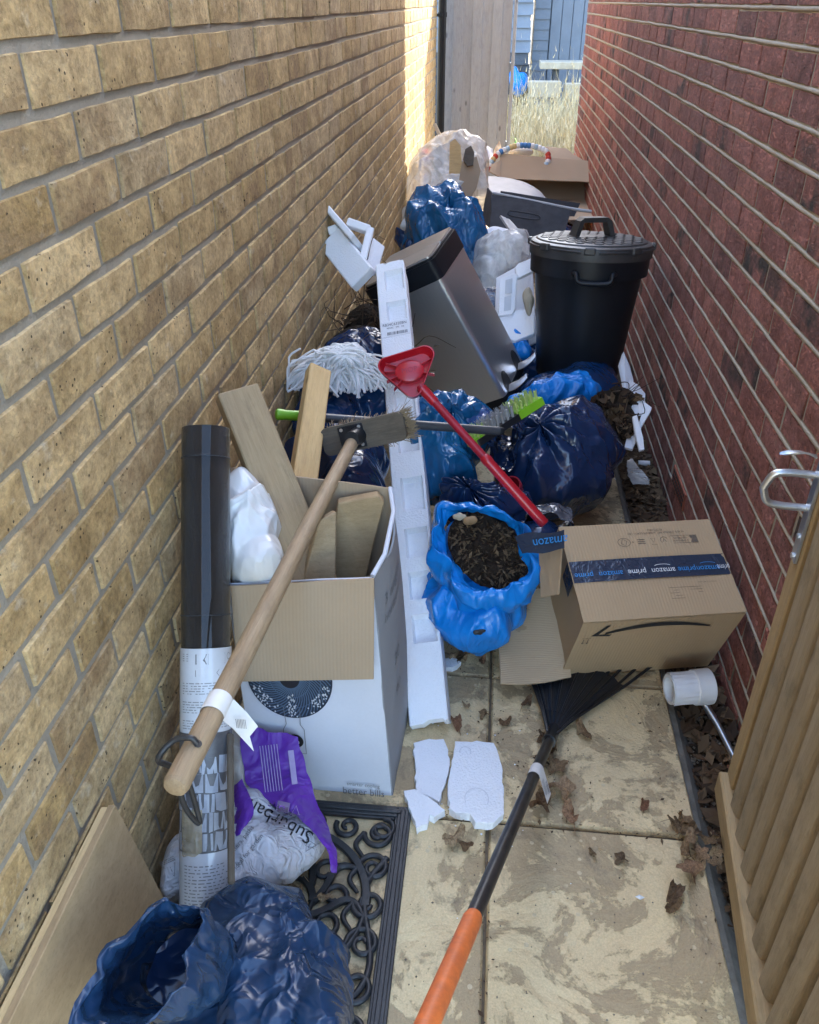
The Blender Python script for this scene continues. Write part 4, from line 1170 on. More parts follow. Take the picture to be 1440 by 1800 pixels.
# inner white liner showing above the side
fl0, fl1, fl2, fl3 = at(406, 1030, y=1.222), at(658, 1016, y=1.218), at(657, 1193, y=1.178), at(420, 1197, y=1.178)
part('front_flap', quad_sheet(fl3, fl2, fl1, fl0, .0045, 10, .006, 7., .002), M_CARD_D, fan, world=True, smooth=50)
part('flap_edge', (lambda q: (q.tube([tFR + np.array([0, 0, .002]), tFR * .5 + Gside[-1, 5] * .5 + np.array([.004, 0, .012]), Gside[-1, 8] + np.array([0, 0, .004]), tBR], .005, 8), q)[1])(MB()), M_WHITEBOX, fan, world=True, smooth=50)
# printing on the front: fan, readout, slogan
def fp_(px, py, off=.007): p = at(px, py, y=1.222); p[1] -= off; return p
def front_fn(px0, py0, sc):
    o = fp_(px0, py0); ux = (fp_(px0 + 100, py0) - o) / 100; uy = (fp_(px0, py0 - 100) - o) / 100
    ux = np.array([np.linalg.norm(ux), 0, 0]); uy = np.array([0, 0, np.linalg.norm(uy)])
    return lambda V: o + V[:, 0:1] * ux * sc + V[:, 1:2] * uy * sc + V[:, 2:3] * np.array([0, -1., 0])
fn = front_fn(510, 1188, 1.0)
q = MB()
q.add(fn(np.array([(75 * math.cos(a), 75 * math.sin(a), 0) for a in np.linspace(0, 6.28, 49)[:-1]])), [tuple(range(48))])
fanp = part('fan_picture', q, plain('printed_fan_navy', (.012, .020, .034), (.018, .028, .045), 20, .5, 0, 0), fan, world=True)
q = MB()
for k in range(56):
    a0 = k * 2 * math.pi / 56; pts = [((16 + 56 * t) * math.cos(a0 - .9 * t), (16 + 56 * t) * math.sin(a0 - .9 * t)) for t in np.linspace(0, 1, 7)]
    ring(q, pts, 1.9, .0006, closed=False, fn=fn)
for rr in (36, 55): ring(q, [(rr * math.cos(a), rr * math.sin(a)) for a in np.linspace(0, 6.28, 40)[:-1]], 1.0, .0007, fn=fn)
part('grille_print', q, plain('printed_grille_blue', (.085, .13, .19), (.10, .15, .21), 20, .5, 0, 0), fanp, world=True)
q = MB(); r = random.Random(2)
for k in range(120):
    a = r.choice([r.uniform(3.4, 4.3), r.uniform(4.55, 4.85), r.uniform(5.2, 6.1)]); rr = r.uniform(52, 72) if not 4.5 < a < 4.9 else r.uniform(30, 72)
    c = (rr * math.cos(a), rr * math.sin(a)); flatpoly(q, [(c[0] - 1.5, c[1]), (c[0], c[1] - 2), (c[0] + 1.5, c[1]), (c[0], c[1] + 2)], .0009, fn=fn)
part('highlight_print', q, M_INKWHITE, fanp, world=True)
q = MB(); q.add(fn(np.array([(18 * math.cos(a), 18 * math.sin(a), .0011) for a in np.linspace(0, 6.28, 25)[:-1]])), [tuple(range(24))]); part('hub_print', q, M_INK, fanp, world=True)
fn2 = front_fn(520, 1298, 1.0)
q = MB(); q.add(fn2(np.array([(15 * math.cos(a), 12 * math.sin(a), .0006) for a in np.linspace(0, 6.28, 25)[:-1]])), [tuple(range(24))]); rd_ = part('readout', q, M_INK, fan, world=True)
q = MB(); write(q, '26', 17, (0, 0, .0012), fn=fn2); part('readout_digits', q, M_INKWHITE, rd_, world=True)
q = MB(); ring(q, [(-14, 60), (-12, 30), (-18, 20), (-18, -22), (18, -22), (18, 22), (12, 30), (14, 60)], 1.2, .0005, closed=False, fn=fn2)
fn3 = front_fn(640, 1388, 1.0); write(q, 'better bills', 17, (0, 0, .0005), -.02, fn=fn3); write(q, 'smarter cooling', 9, (0, 13, .0005), -.02, fn=fn3)
part('front_lettering', q, M_INKGREY, fan, world=True)
def side_fn(V):
    out = []
    for x, y, z in V:
        u = np.clip(x, 0, 1) * 11; v = np.clip(y, 0, 1) * 13; i, j = min(int(v), 12), min(int(u), 10); fv, fu = v - i, u - j
        p = (Gside[i, j] * (1 - fu) + Gside[i, j + 1] * fu) * (1 - fv) + (Gside[i + 1, j] * (1 - fu) + Gside[i + 1, j + 1] * fu) * fv
        out.append(p + np.array([.0035, -.001, .0005]))
    return np.array(out)
q = MB()
for t, cu, cv, sz in (('3 angles', .42, .86, .17), ('horizontal', .42, .79, .15), ('30', .40, .55, .2), ('90', .40, .40, .2)):
    V, Fc = glyphs(t, sz); V = np.stack([V[:, 0] * .95 + cu, V[:, 1] * .36 + cv, V[:, 2]], 1); q.add(side_fn(V), Fc)
part('side_lettering', q, M_INKGREY, fan, world=True)

# things stuffed in the carton
def plank(name, label, p0, p1, w, t, face, mat, cat='plank', group=None):
    """timber from p0 to p1; face = direction the wide face looks"""
    p0, p1 = Vector(p0), Vector(p1); X = p1 - p0; L_ = X.length
    M = frame((p0 + p1) / 2, X, face)
    q = MB(); q.box((0, 0, 0), (L_, w, t), bev=.003)
    q.v = [v + .0012 * np.stack([NZ(v * 7 + k) for k in (1., 5., 9.)], 1) for v in q.v]
    me = q.mesh(name, mat); o = link(name, me, M); return tag(o, label, cat, group)
tocam = lambda p: np.array([0, 0, CAM_H]) - np.asarray(p)
a, b = at(566, 1060, d=1.665), at(416, 688, d=1.715)
plank('timber_plank', 'thick weathered timber plank leaning out of the fan carton', a, b, .088, .042, tocam(b) + np.array([.55, 0, 0]), M_PLANK_OLD)
a, b = at(520, 935, d=1.725), at(560, 652, d=2.10)
plank('timber_plank', 'fresh yellow pine batten standing behind the weathered plank', a, b, .058, .036, tocam(b) + np.array([.5, 0, 0]), M_PLANK_NEW)
def slab_poly(name, label, pts, t, mat, cat, face=None):
    """an offcut: outline of world points (near planar) given thickness t away from the camera"""
    P_ = np.array(pts); c = P_.mean(0); n = np.cross(P_[1] - P_[0], P_[2] - P_[0]); n /= np.linalg.norm(n)
    if n @ tocam(c) > 0: n = -n
    k = len(P_); q = MB(); q.add(np.concatenate([P_, P_ + n * t]), [tuple(range(k - 1, -1, -1)), tuple(range(k, 2 * k))] + [(i, (i + 1) % k, k + (i + 1) % k, k + i) for i in range(k)])
    bm = bmesh.new(); me = q.mesh(name, mat); bm.from_mesh(me); bmesh.ops.recalc_face_normals(bm, faces=bm.faces[:]); bmesh.ops.bevel(bm, geom=bm.edges[:], offset=.0022, segments=1, affect='EDGES'); bm.to_mesh(me); bm.free()
    loc = Vector(c); me.transform(Matrix.Translation(-loc)); o = link(name, me, Matrix.Translation(loc)); return tag(o, label, cat)
slab_poly('board_offcut', 'tan board offcut upright inside the fan carton', [at(594, 885, y=1.415), at(664, 872, y=1.43), at(676, 884, y=1.43), at(655, 965, y=1.42), at(640, 1030, y=1.40), at(572, 1030, y=1.39)], .03, M_PLY, 'offcut')
slab_poly('board_offcut', 'short brown board offcut low in the fan carton beside the upright one', [at(562, 915, y=1.34), at(592, 900, y=1.36), at(590, 1040, y=1.31), at(530, 1035, y=1.29)], .02, M_PLANK_OLD, 'offcut')

# ---------------------------------------------------------------- long polystyrene corner strip
s0, s1 = at(757, 1275, z=.012), at(688, 474, y=2.74)
sx = (s1 - s0) / np.linalg.norm(s1 - s0); sl_ = np.linalg.norm(s1 - s0)
sn = tocam((s0 + s1) / 2) + np.array([-.30, 0, .2]); sn -= sx * (sn @ sx); sn /= np.linalg.norm(sn); sy_ = np.cross(sn, sx)
SM = Matrix(((sx[0], sy_[0], sn[0], s0[0]), (sx[1], sy_[1], sn[1], s0[1]), (sx[2], sy_[2], sn[2], s0[2]), (0, 0, 0, 1)))
strip = thing('polystyrene_strip', 'long white polystyrene packing strip with recessed pockets leaning on the pedal bin', 'packing', SM)
def s_of(px, py):
    r = (px - 720) * _R + (900 - py) * _U + F_PX * _F; o = np.array([0, 0, CAM_H]); t = ((s0 - o) @ sn) / (r @ sn); return float((o + t * r - s0) @ sx)
cen = lambda py: 757 + (688 - 757) * (1275 - py) / (1275 - 474)
pk = [(s_of(cen(b), b), s_of(cen(a), a)) for a, b in ((488, 522), (542, 576), (700, 748), (768, 806), (850, 908), (938, 990), (1014, 1062), (1088, 1138))]
hw = .048; th = .034
us = sorted(set([0, sl_] + list(np.arange(.03, sl_, .03)) + [x for a, b in pk for x in (a, a + .008, b - .008, b)]))
vs_ = np.array([-hw, -hw + .003, -.041, -.038, -.034, .0, .016, .021, hw - .003, hw])
def zt(u, v):
    z = th
    for a, b in pk:
        if a + .004 < u < b - .004 and -.0395 < v < .018: z = th - .019
    if v > hw - .001: z = th - .006
    if v < -hw + .002: z = th - .003
    return z
rr_ = np.random.RandomState(3)
top = np.array([[(u + (0.006 * rr_.uniform(-1, 1) if i in (0, len(us) - 1) else 0), v, zt(u, v)) for v in vs_] for i, u in enumerate(us)])
q = MB(); a_, b_ = top.shape[:2]; q.grid(top[:, ::-1])
low = top.copy(); low[..., 2] = 0; q.grid(low)
for j, rev in ((0, True), (b_ - 1, False)):
    q.grid(np.stack([top[:, j], low[:, j]], 1) if rev else np.stack([low[:, j], top[:, j]], 1))
q.grid(np.stack([top[0], low[0]], 0)); q.grid(np.stack([low[-1], top[-1]], 0))
# right hand leg of the L section
q.box((sl_ / 2 - .01, -hw + .008, -.02), (sl_ - .03, .016, .04), bev=.003)
part('foam_body', q, M_EPS, strip, smooth=32)
us_l = s_of(688, 592); q = MB(); q.box((us_l, -.002, th + .0006), (.060, .088, .001)); lb = part('sticker', q, M_PAPER, strip)
q = MB()
def st(V): return np.stack([us_l + V[:, 1], -V[:, 0] - .002, np.full(len(V), th + .0016)], 1)
write(q, 'RB34C632EBN', .0155, (-.002, .018), fn=st, sx=.8); write(q, 'RB34C   390   CE', .0085, (.0, .004), fn=st, sx=.9); barcode(q, (.004, -.018), .062, .012, 5, fn=st)
part('sticker_print', q, M_INK, lb)

# ---------------------------------------------------------------- roll of weed membrane
ra, rb = at(362, 1740, z=.0), at(362, 754, x=-.523)
RL = float(np.linalg.norm(rb - ra)); RM = frame(ra, Vector((1, 0, 0)), rb - ra)
X = Vector(rb - ra).normalized(); Yv = Vector(tocam((ra + rb) / 2)); Yv = (Yv - X * Yv.dot(X)).normalized(); Xv = Yv.cross(X)
RM = Matrix((Xv, Yv, X)).transposed().to_4x4(); RM.translation = Vector(ra)     # local Y faces the camera, X to the viewer's left
roll = thing('membrane_roll', 'black roll of weed membrane with paper sleeve standing by the buff wall', 'roll', RM)
rR = .0445
q = MB(); q.lathe([(rR - .012, .0), (rR, .0), (rR + .0012, RL * .3), (rR, RL * .6), (rR + .001, RL * .8), (rR, RL), (rR - .004, RL + .0005), (rR - .012, RL - .002), (.018, RL - .004), (.018, RL - .2)], 48, cap1=False); part('fabric_roll', q, M_WEAVE, roll, smooth=40)
q = MB(); q.lathe([(.015, RL - .15), (.0175, RL - .15), (.0175, RL - .003), (.015, RL - .003)], 24); part('card_core', q, M_CARD_D, roll, smooth=40)
def z_of(py):
    r = (362 - 720) * _R + (900 - py) * _U + F_PX * _F; o = np.array([0, 0, CAM_H]); p0 = ra + np.array(Yv) * rR; n = np.array(Yv); t = ((p0 - o) @ n) / (r @ n); return float((o + t * r - ra) @ np.array(X))
def cyl(V, off=.0022):
    a = V[:, 0] / rR; return np.stack([-(rR + off + V[:, 2]) * np.sin(a), (rR + off + V[:, 2]) * np.cos(a), V[:, 1]], 1)
zl1, zl0 = z_of(1140), z_of(1285); zc0 = z_of(1500)
def cylpatch(a0, a1, z0, z1, off=.0022, n=24, m=6):
    q = MB(); G = np.array([[(x, z, 0) for x in np.linspace(a0, a1, n)] for z in np.linspace(z0, z1, m)]); q.grid(cyl(G.reshape(-1, 3), off).reshape(m, n, 3)); return q
sl = part('paper_sleeve', cylpatch(-rR * 1.75, rR * 1.55, .02, zl1), M_GLOSSLABEL, roll, smooth=60)
q = MB()
z = zl1 - .010
flatpoly(q, [(-.018, z), (.002, z), (-.002, z - .009), (.002, z - .018), (-.018, z - .018)], .0004, fn=cyl); ring(q, [(.004, z), (.036, z), (.036, z - .018), (.004, z - .018)], .0008, .0004, fn=cyl)
flatpoly(q, [(-.018, z - .028), (.024, z - .028), (.019, z - .034), (.024, z - .040), (-.018, z - .040)], .0004, fn=cyl)
ring(q, [(.046 + .005 * math.cos(a), z - .006 + .006 * math.sin(a)) for a in np.linspace(.4, 5.5, 10)], .0012, .0004, closed=False, fn=cyl)
for k in range(4): ring(q, [(-.046, z - .004 * k), (-.032, z - .004 * k)], .0012, .0004, closed=False, fn=cyl)
r = random.Random(6); zz = z - .052
while zz > zl0 + .004:
    if r.random() < .12: zz -= .010; continue
    x = -.046
    while x < .046:
        L_ = r.uniform(.004, .016); ring(q, [(x, zz), (min(.048, x + L_), zz)], .0014, .0004, closed=False, fn=cyl); x += L_ + .0022
    zz -= .0046
for zz in np.arange(.05, zc0 - .02, .0058):
    x = -.04
    while x < .03:
        L_ = r.uniform(.006, .016); ring(q, [(x, zz), (x + L_, zz)], .0018, .0004, closed=False, fn=cyl); x += L_ + .003
part('sleeve_print', q, M_INKGREY, sl)
part('picture_ground', cylpatch(-rR * 1.6, rR * 1.5, zc0, zl0 - .004, .0026), M_GREYINK, sl, smooth=60)
r = random.Random(9); z = zc0 + .002; row = 0
while z < zl0 - .045:
    h = r.uniform(.030, .038); x = -rR * 1.5 + (row % 2) * .012
    while x < rR * 1.35:
        w = r.uniform(.022, .033)
        if not (x < -.02 and z > zc0 + .11) or r.random() < .3:
            q = MB(); a = [r.uniform(-.002, .002) for _ in range(8)]
            flatpoly(q, [(x + .001 + a[0], z + .001 + a[1]), (x + w * .5, z + .001 + a[3]), (x + w - .001 + a[2], z + .001 + a[3]), (x + w - .001 + a[4], z + h - .0015 + a[5]), (x + w * .5, z + h - .001 + a[5]), (x + .001 + a[6], z + h - .0015 + a[7])], .0008, fn=cyl); part('cobble_picture', q, M_COBBLE, sl)
        x += w
    z += h; row += 1
for py in (800, 1082):
    zz = z_of(py); q = MB()
    q.tube([(1.012 * rR * math.sin(a), 1.012 * rR * math.cos(a), zz + .001 * math.sin(40 * a)) for a in np.linspace(-1.7, 1.7, 40)], .0007, 5); part('seam_thread', q, M_GREYTUBE, roll)
# torn tape over the picture
q = MB(); G = np.array([[(x, z + .01 * NZ(np.array([x * 60, z * 20, 1.])), 0) for x in np.linspace(-.046, -.006, 8)] for z in np.linspace(zc0 + .0, zc0 + .075, 6)])
q.grid(cyl(G.reshape(-1, 3), .0036).reshape(6, 8, 3)); part('torn_tape', q, clear_film('yellowed_tape', (.52, .44, .28), .7), roll, smooth=60)
a, b = at(407, 1555, d=1.37), at(405, 1290, d=1.50)
plank('timber_lath', 'thin brown timber lath upright beside the membrane roll', a, b, .012, .014, tocam(a), M_GREYWOOD)

# ---------------------------------------------------------------- sheathing board leaning on the buff wall
b0 = at(203, 1414, x=-.548); b2 = at(306, 1612, y=b0[1] - .0)
dn = (b2 - b0); dn = dn / np.linalg.norm(dn); bl = b0 + dn * (b0[2] / -dn[2])
al = np.array([0, -1., 0]); Lb = 1.15
nb = np.cross(dn, al); nb /= np.linalg.norm(nb)
if nb[0] < 0: nb = -nb
BM2 = Matrix(((al[0], dn[0], nb[0]), (al[1], dn[1], nb[1]), (al[2], dn[2], nb[2]))).to_4x4(); BM2.translation = Vector(b0)
bd2 = thing('sheathing_board', 'brown sheathing board leaning on the buff wall at lower left', 'board', BM2)
hb = float(np.linalg.norm(bl - b0)); tb = .024
q = MB(); q.box((Lb / 2, hb / 2, -tb * .25), (Lb, hb, tb * .5), bev=.001); part('board_face', q, M_PLY, bd2)
q = MB(); q.box((Lb / 2, hb / 2 + .001, -tb * .75 - .0005), (Lb - .004, hb - .002, tb * .5), bev=.001); part('board_core', q, M_PLYEDGE, bd2)

# ---------------------------------------------------------------- scroll doormat
mx0, mx1, my1, my0 = -.565, -.112, 1.188, .43
mat_ = thing('doormat', 'black rubber scrollwork doormat under the stone sack and front bag', 'doormat', ((mx0 + mx1) / 2, (my0 + my1) / 2, 0.0))
q = MB()
for w, z in ((.034, .010), (.024, .0135), (.010, .017)):
    for (x, y, sx_, sy2) in ((mx1 - .018, (my0 + my1) / 2, w, my1 - my0 - .036 + w), (mx0 + .018, (my0 + my1) / 2, w, my1 - my0 - .036 + w), ((mx0 + mx1) / 2, my1 - .018, mx1 - mx0 - .036 - w, w), ((mx0 + mx1) / 2, my0 + .018, mx1 - mx0 - .036 - w, w)):
        q.box((x, y, z / 2), (sx_, sy2, z), bev=.0015)
part('border', q, M_RUBBER, mat_, world=True)
def scroll(c, r0, r1, a0, turns, sgn=1, n=30):
    t = np.linspace(0, 1, n); rr = r0 + (r1 - r0) * t ** 1.2; a = a0 + sgn * turns * 2 * math.pi * t
    return np.stack([c[0] + rr * np.cos(a), c[1] + rr * np.sin(a), np.full(n, .008)], 1)
mcx, mcy = (mx0 + mx1) / 2, 1.188 - .036 - .205
def rib(pts, w=.0075, name='scroll'):
    q = MB(); P_ = np.array(pts); P_[:, 2] = .0085
    k = len(P_); rr = w * (1 - .35 * np.linspace(0, 1, k) ** 3)
    q.tube(P_, rr, 8); q.v[-1][:, 2] = np.clip(q.v[-1][:, 2], .001, .0145); part(name, q, M_RUBBER, mat_, smooth=60, world=True)
A_ = np.linspace(0, 2 * math.pi, 50)
rib(np.stack([mcx + .158 * np.cos(A_), mcy + .158 * np.sin(A_), A_ * 0], 1), .0095, 'ring')
rib(np.stack([mcx + .052 * np.cos(A_), mcy + .052 * np.sin(A_), A_ * 0], 1), .008, 'ring')
for k in range(10):
    a = k * 2 * math.pi / 10; pts = []
    for t in np.linspace(0, 1, 14):
        rr = .052 + .106 * t; an = a + .95 * math.sin(t * 2.4) * .75; pts.append((mcx + rr * math.cos(an), mcy + rr * math.sin(an), 0))
    rib(pts, .0085)
    a2 = a + .30; c = (mcx + .095 * math.cos(a2 + .5), mcy + .095 * math.sin(a2 + .5)); rib(scroll(c, .026, .008, a2, .9, 1, 18), .006)
for k, (dy, s) in enumerate([(i * .082, 1 if i % 2 else -1) for i in range(-3, 6)]):
    y = my1 - .075 - (k) * .080
    if y < my0 + .06: continue
    for side in (-1, 1):
        cx = mx1 - .034 - .030 if side > 0 else mx0 + .034 + .030
        rib(scroll((cx, y), .031, .006, (math.pi if side > 0 else 0) , 1.45, s * side, 34), .0062)
        rib(bez([(cx - side * .031, y, 0), (cx - side * .045, y - .03, 0), (cx - side * .025, y - .058, 0)], 6), .006)
for k in range(5):
    x = mx0 + .095 + k * .075
    rib(scroll((x, my1 - .062), .026, .005, 1.57 + (k % 2) * 1.2, 1.3, 1 if k % 2 else -1, 28), .006)
    rib(scroll((x - .02, mcy - .215), .030, .005, 1.0 + k, 1.3, 1 if k % 2 else -1, 28), .006)
    rib(scroll((x + .01, mcy - .30), .030, .005, 2.0 + k, 1.3, -1 if k % 2 else 1, 28), .006)
rib(bez([(mx1 - .04, my1 - .13, 0), (mx1 - .075, mcy + .03, 0), (mx1 - .045, mcy - .12, 0), (mx1 - .10, mcy - .2, 0), (mcx, mcy - .24, 0)], 10), .007)

# ================================================================== BAGS AND SOFT THINGS
def smax_blob(c, lobes, dirs, p=7.0):
    """radius of a soft union of ellipsoids seen from c; lobes = (centre, radii 3, axes 3x3)"""
    acc = np.zeros(len(dirs))
    for lc_, rad, ax in lobes:
        o = ((np.asarray(c) - lc_) @ ax) / rad; d = (dirs @ ax) / rad
        A = (d * d).sum(1); B = d @ o; C_ = o @ o - 1
        disc = B * B - A * C_
        t = np.where(disc > 0, (-B + np.sqrt(np.maximum(disc, 0))) / A, 0)
        acc += np.maximum(t, 0) ** p
    return acc ** (1 / p)
CAMAX = np.stack([_R, _U, -_F], 1)
def lobe(px, py, d, rx, ry, rd=None, tilt=0.0):
    """an ellipsoid seen at (px,py), rx by ry pixels, rd metres deep"""
    k = d / F_PX; ax = CAMAX
    if tilt:
        a = math.radians(tilt); ax = ax @ np.array([[math.cos(a), -math.sin(a), 0], [math.sin(a), math.cos(a), 0], [0, 0, 1]])
    return at(px, py, d=d), np.array([rx * k, ry * k, rd if rd else (rx + ry) / 2 * k]), ax
def blob_mb(lobes, seed, amp=.02, f=9.0, pole=(0, 0, 1), folds=0, fold_amp=.0, res=(96, 60), floor=None, drape=.0, ridge_n=3, c=None):
    c = np.mean([l[0] for l in lobes], 0) if c is None else np.asarray(c)
    nz = Noise(seed); nu, nv = res; rs = np.random.RandomState(seed + 400)
    fine = nu * nv > 3000                       # big bags: coarse facets, folded later by crumple()
    if fine: nu, nv = int(nu * 1.25), int(nv * 1.25)
    Z = Vector(pole).normalized(); X = Z.orthogonal().normalized(); Y = Z.cross(X)
    B = np.array([X, Y, Z])
    th = np.linspace(0, math.pi, nv); ph = np.arange(nu) * 2 * math.pi / nu
    T, Pp = np.meshgrid(th, ph, indexing='ij')
    D = np.stack([np.sin(T) * np.cos(Pp), np.sin(T) * np.sin(Pp), np.cos(T)], -1).reshape(-1, 3) @ B
    r = smax_blob(c, lobes, D)
    P_ = c + D * r[:, None]
    w = np.stack([nz(P_ + k * 3.3, 4.0) for k in range(3)], 1) * .05
    if fine:
        rm_ = r.mean(); a2 = amp * FA / rm_
        dis = r * (facet(D, seed, 2, a2) - 1) + r * (facet(D, seed + 1, 3, a2 * .42) - 1) * (nz(P_, 5.5) > -.12) + amp * (.7 * nz(P_ + 9, f * .42))
    else:
        Pq = (P_ + w) * np.array([1, 1, .55])
        dis = amp * (1.5 * (nz.worley(Pq, f * .95, seed) - .5) + .6 * nz(P_ + 9, f * .4))
    if drape:
        Q = P_ + w; Q = np.stack([Q[:, 0], Q[:, 1], Q[:, 2] * .16], 1); dis += drape * nz.ridge(Q, f * 1.2, 1)
    if folds:
        t = T.reshape(-1); a = Pp.reshape(-1)
        k = np.exp(-(t / .75) ** 2)
        dis += fold_amp * k * (np.abs(np.sin(a * folds / 2 + 2.2 * nz(P_, 6) + 1.0)) - .5)
    P_ = c + D * np.maximum(r + dis, .01)[:, None]
    if floor is not None: P_[:, 2] = np.maximum(P_[:, 2], floor + .0015)
    P_[:, 0] = np.clip(P_[:, 0], XL + .010, XR - .010)
    q = MB(); q.grid(P_.reshape(nv, nu, 3), closed_u=True); q.fine = False; q.seed = seed; return q
FA = .30
from mathutils.bvhtree import BVHTree
def facet(D, seed, level, a, squash=.6):
    """radius of a randomly dented low polyhedron in the directions D: flat panels that meet in creases"""
    bm = bmesh.new(); bmesh.ops.create_icosphere(bm, subdivisions=level, radius=1.0); rs = np.random.RandomState(seed + 900)
    V = np.array([v.co[:] for v in bm.verts]); F_ = [tuple(v.index for v in f.verts) for f in bm.faces]; bm.free()
    e = {2: .32, 3: .16, 4: .08}[level] * .75
    V = V + rs.normal(size=V.shape).clip(-1.4, 1.4) * e * .36; V /= np.linalg.norm(V, axis=1)[:, None]
    V *= (1 + a * rs.normal(size=len(V)).clip(-1.7, 1.7))[:, None]
    t = BVHTree.FromPolygons(V.tolist(), F_); Q = D * np.array([1, 1, squash]); Q /= np.linalg.norm(Q, axis=1)[:, None]
    out = np.ones(len(D)); O = Vector((0, 0, 0))
    for i in range(len(Q)):
        h = t.ray_cast(O, Vector(Q[i]))
        if h[0] is not None: out[i] = h[3]
    return out
def crumple(o, seed, prob=.42, lo=.35, hi=.95, levels=2):
    """folds of thin film: random edges creased, the rest smoothed between them"""
    me = o.data; bm = bmesh.new(); bm.from_mesh(me); r = random.Random(seed)
    bmesh.ops.remove_doubles(bm, verts=bm.verts[:], dist=.0006)
    quads = [f for f in bm.faces if len(f.verts) == 4]; pick = [f for f in quads if r.random() < .55]
    bmesh.ops.triangulate(bm, faces=pick, quad_method='SHORT_EDGE'); bmesh.ops.recalc_face_normals(bm, faces=bm.faces[:])
    lay = bm.edges.layers.float.get('crease_edge') or bm.edges.layers.float.new('crease_edge')
    for e in bm.edges: e[lay] = r.uniform(lo, hi) if r.random() < prob else 0.0; e.smooth = True
    for f in bm.faces: f.smooth = True
    bm.to_mesh(me); bm.free()
    m = o.modifiers.new('folds', 'SUBSURF'); m.levels = m.render_levels = levels
    return o
_part = part
def part(name, mb, mat, parent=None, M=None, smooth=None, world=False):
    o = _part(name, mb, mat, parent, M, None if getattr(mb, 'fine', False) else smooth, world)
    if getattr(mb, 'fine', False): crumple(o, mb.seed)
    return o
def loft_mb(rings, seed, amp, f, nu=72, ruff=0.0, nr=9, sub=6, thin=None, fine=False):
    """rings = (centre, X axis*radius, Y axis*radius, ruffle amount); a bag mouth or sack wall"""
    nz = Noise(seed); k = len(rings); T = np.linspace(0, k - 1, (k - 1) * sub + 1)
    C_ = np.array([r[0] for r in rings]); XX = np.array([r[1] for r in rings]); YY = np.array([r[2] for r in rings]); RF = np.array([r[3] for r in rings])
    def itp(A): 
        A = A.reshape(k, -1); P2 = bez(A, sub) if A.shape[1] > 1 else np.interp(T, np.arange(k), A[:, 0])[:, None]; return P2
    C_, XX, YY = itp(C_), itp(XX), itp(YY); RF = np.interp(T, np.arange(k), RF)
    a = np.arange(nu) * 2 * math.pi / nu; G = []
    for i in range(len(C_)):
        base = np.cos(a)[:, None] * XX[i] + np.sin(a)[:, None] * YY[i]
        P_ = C_[i] + base
        N_ = base / (np.linalg.norm(base, axis=1)[:, None] + 1e-9)
        ax = np.cross(XX[i], YY[i]); ax /= np.linalg.norm(ax) + 1e-9
        rf = RF[i] * (np.sin(a * nr + 3 * nz(P_, 5)) * .6 + .8 * nz(P_ + 2, 22))
        w = amp * (nz.ridge(P_, f, 3) * .6)
        G.append(P_ + N_ * (rf + w)[:, None] + ax * (RF[i] * .8 * nz(P_ + 7, 16))[:, None])
    G = np.array(G); G[..., 2] = np.maximum(G[..., 2], .003); G[..., 0] = np.clip(G[..., 0], XL + .004, XR - .004)
    if fine: G = G + np.random.RandomState(seed).normal(size=G.shape).clip(-1.5, 1.5) * amp * .13
    q = MB(); q.grid(G, closed_u=True); q.fine = fine; q.seed = seed; return q
def bag(label, lobes, seed, mat, group=None, name='bin_bag', **k):
    loc = np.mean([l[0] for l in lobes], 0); zmin = min(l[0][2] - l[1].max() * .8 for l in lobes)
    o = solo(name, blob_mb(lobes, seed, **k), mat, label, 'bag', (loc[0], loc[1], max(0, zmin)), group, smooth=70)
    return o

# ---- the heap of liners, nearest last
HB = 'bin bags heaped in the middle of the alley'
bag('navy bin bag in the corner behind the mop, against the buff wall', [lobe(600, 700, 2.62, 92, 62, .17), lobe(575, 745, 2.5, 62, 60, .12), lobe(660, 720, 2.6, 50, 55, .14)], 1, M_NAVY, HB, amp=.04, f=8, folds=9, fold_amp=.02, floor=.0, drape=.014)
bag('dark navy bin bag squeezed behind the fan carton and the pine batten', [lobe(590, 810, 2.2, 85, 60, .14), lobe(630, 790, 2.3, 40, 52, .12), lobe(615, 850, 2.1, 46, 55, .12)], 2, M_NAVY2, HB, amp=.045, f=8, floor=.0, drape=.012)
bag('crumpled dark blue bin bag between the long strip and the pedal bin', [lobe(772, 770, 2.5, 58, 80, .15), lobe(800, 760, 2.6, 55, 60, .14), lobe(790, 835, 2.42, 44, 52, .12), lobe(775, 800, 2.5, 34, 70, .1)], 3, M_TEAL, HB, amp=.060, f=9, floor=.0, drape=.022, res=(160, 100), pole=(.1, -.2, 1), folds=12, fold_amp=.02)
bag('slack navy bin bag lying under the red pole behind the soil sack', [lobe(860, 905, 2.33, 85, 65, .15, -20), lobe(940, 960, 2.25, 55, 50, .12), lobe(810, 880, 2.35, 55, 45, .12)], 4, M_NAVY2, HB, amp=.045, f=10, floor=.0, drape=.006, pole=(-.5, -.2, .8), folds=22, fold_amp=.02, res=(130, 80))
bag('full navy bin bag standing on the slabs left of the air brick', [lobe(985, 800, 2.66, 92, 82, .17), lobe(1020, 790, 2.72, 68, 75, .15), lobe(950, 845, 2.6, 62, 62, .14), lobe(1000, 850, 2.62, 70, 50, .14)], 5, M_NAVY2, HB, amp=.036, f=6.5, floor=.0, drape=.020, pole=(-.45, -.3, .9), folds=9, fold_amp=.030, res=(150, 96))
bag('navy bin bag hidden under the dustbin', [lobe(1000, 700, 3.3, 100, 50, .2), lobe(930, 640, 3.75, 70, 70, .2), lobe(1040, 675, 3.3, 60, 50, .12)], 6, M_NAVY, HB, amp=.02, f=8, floor=.0)
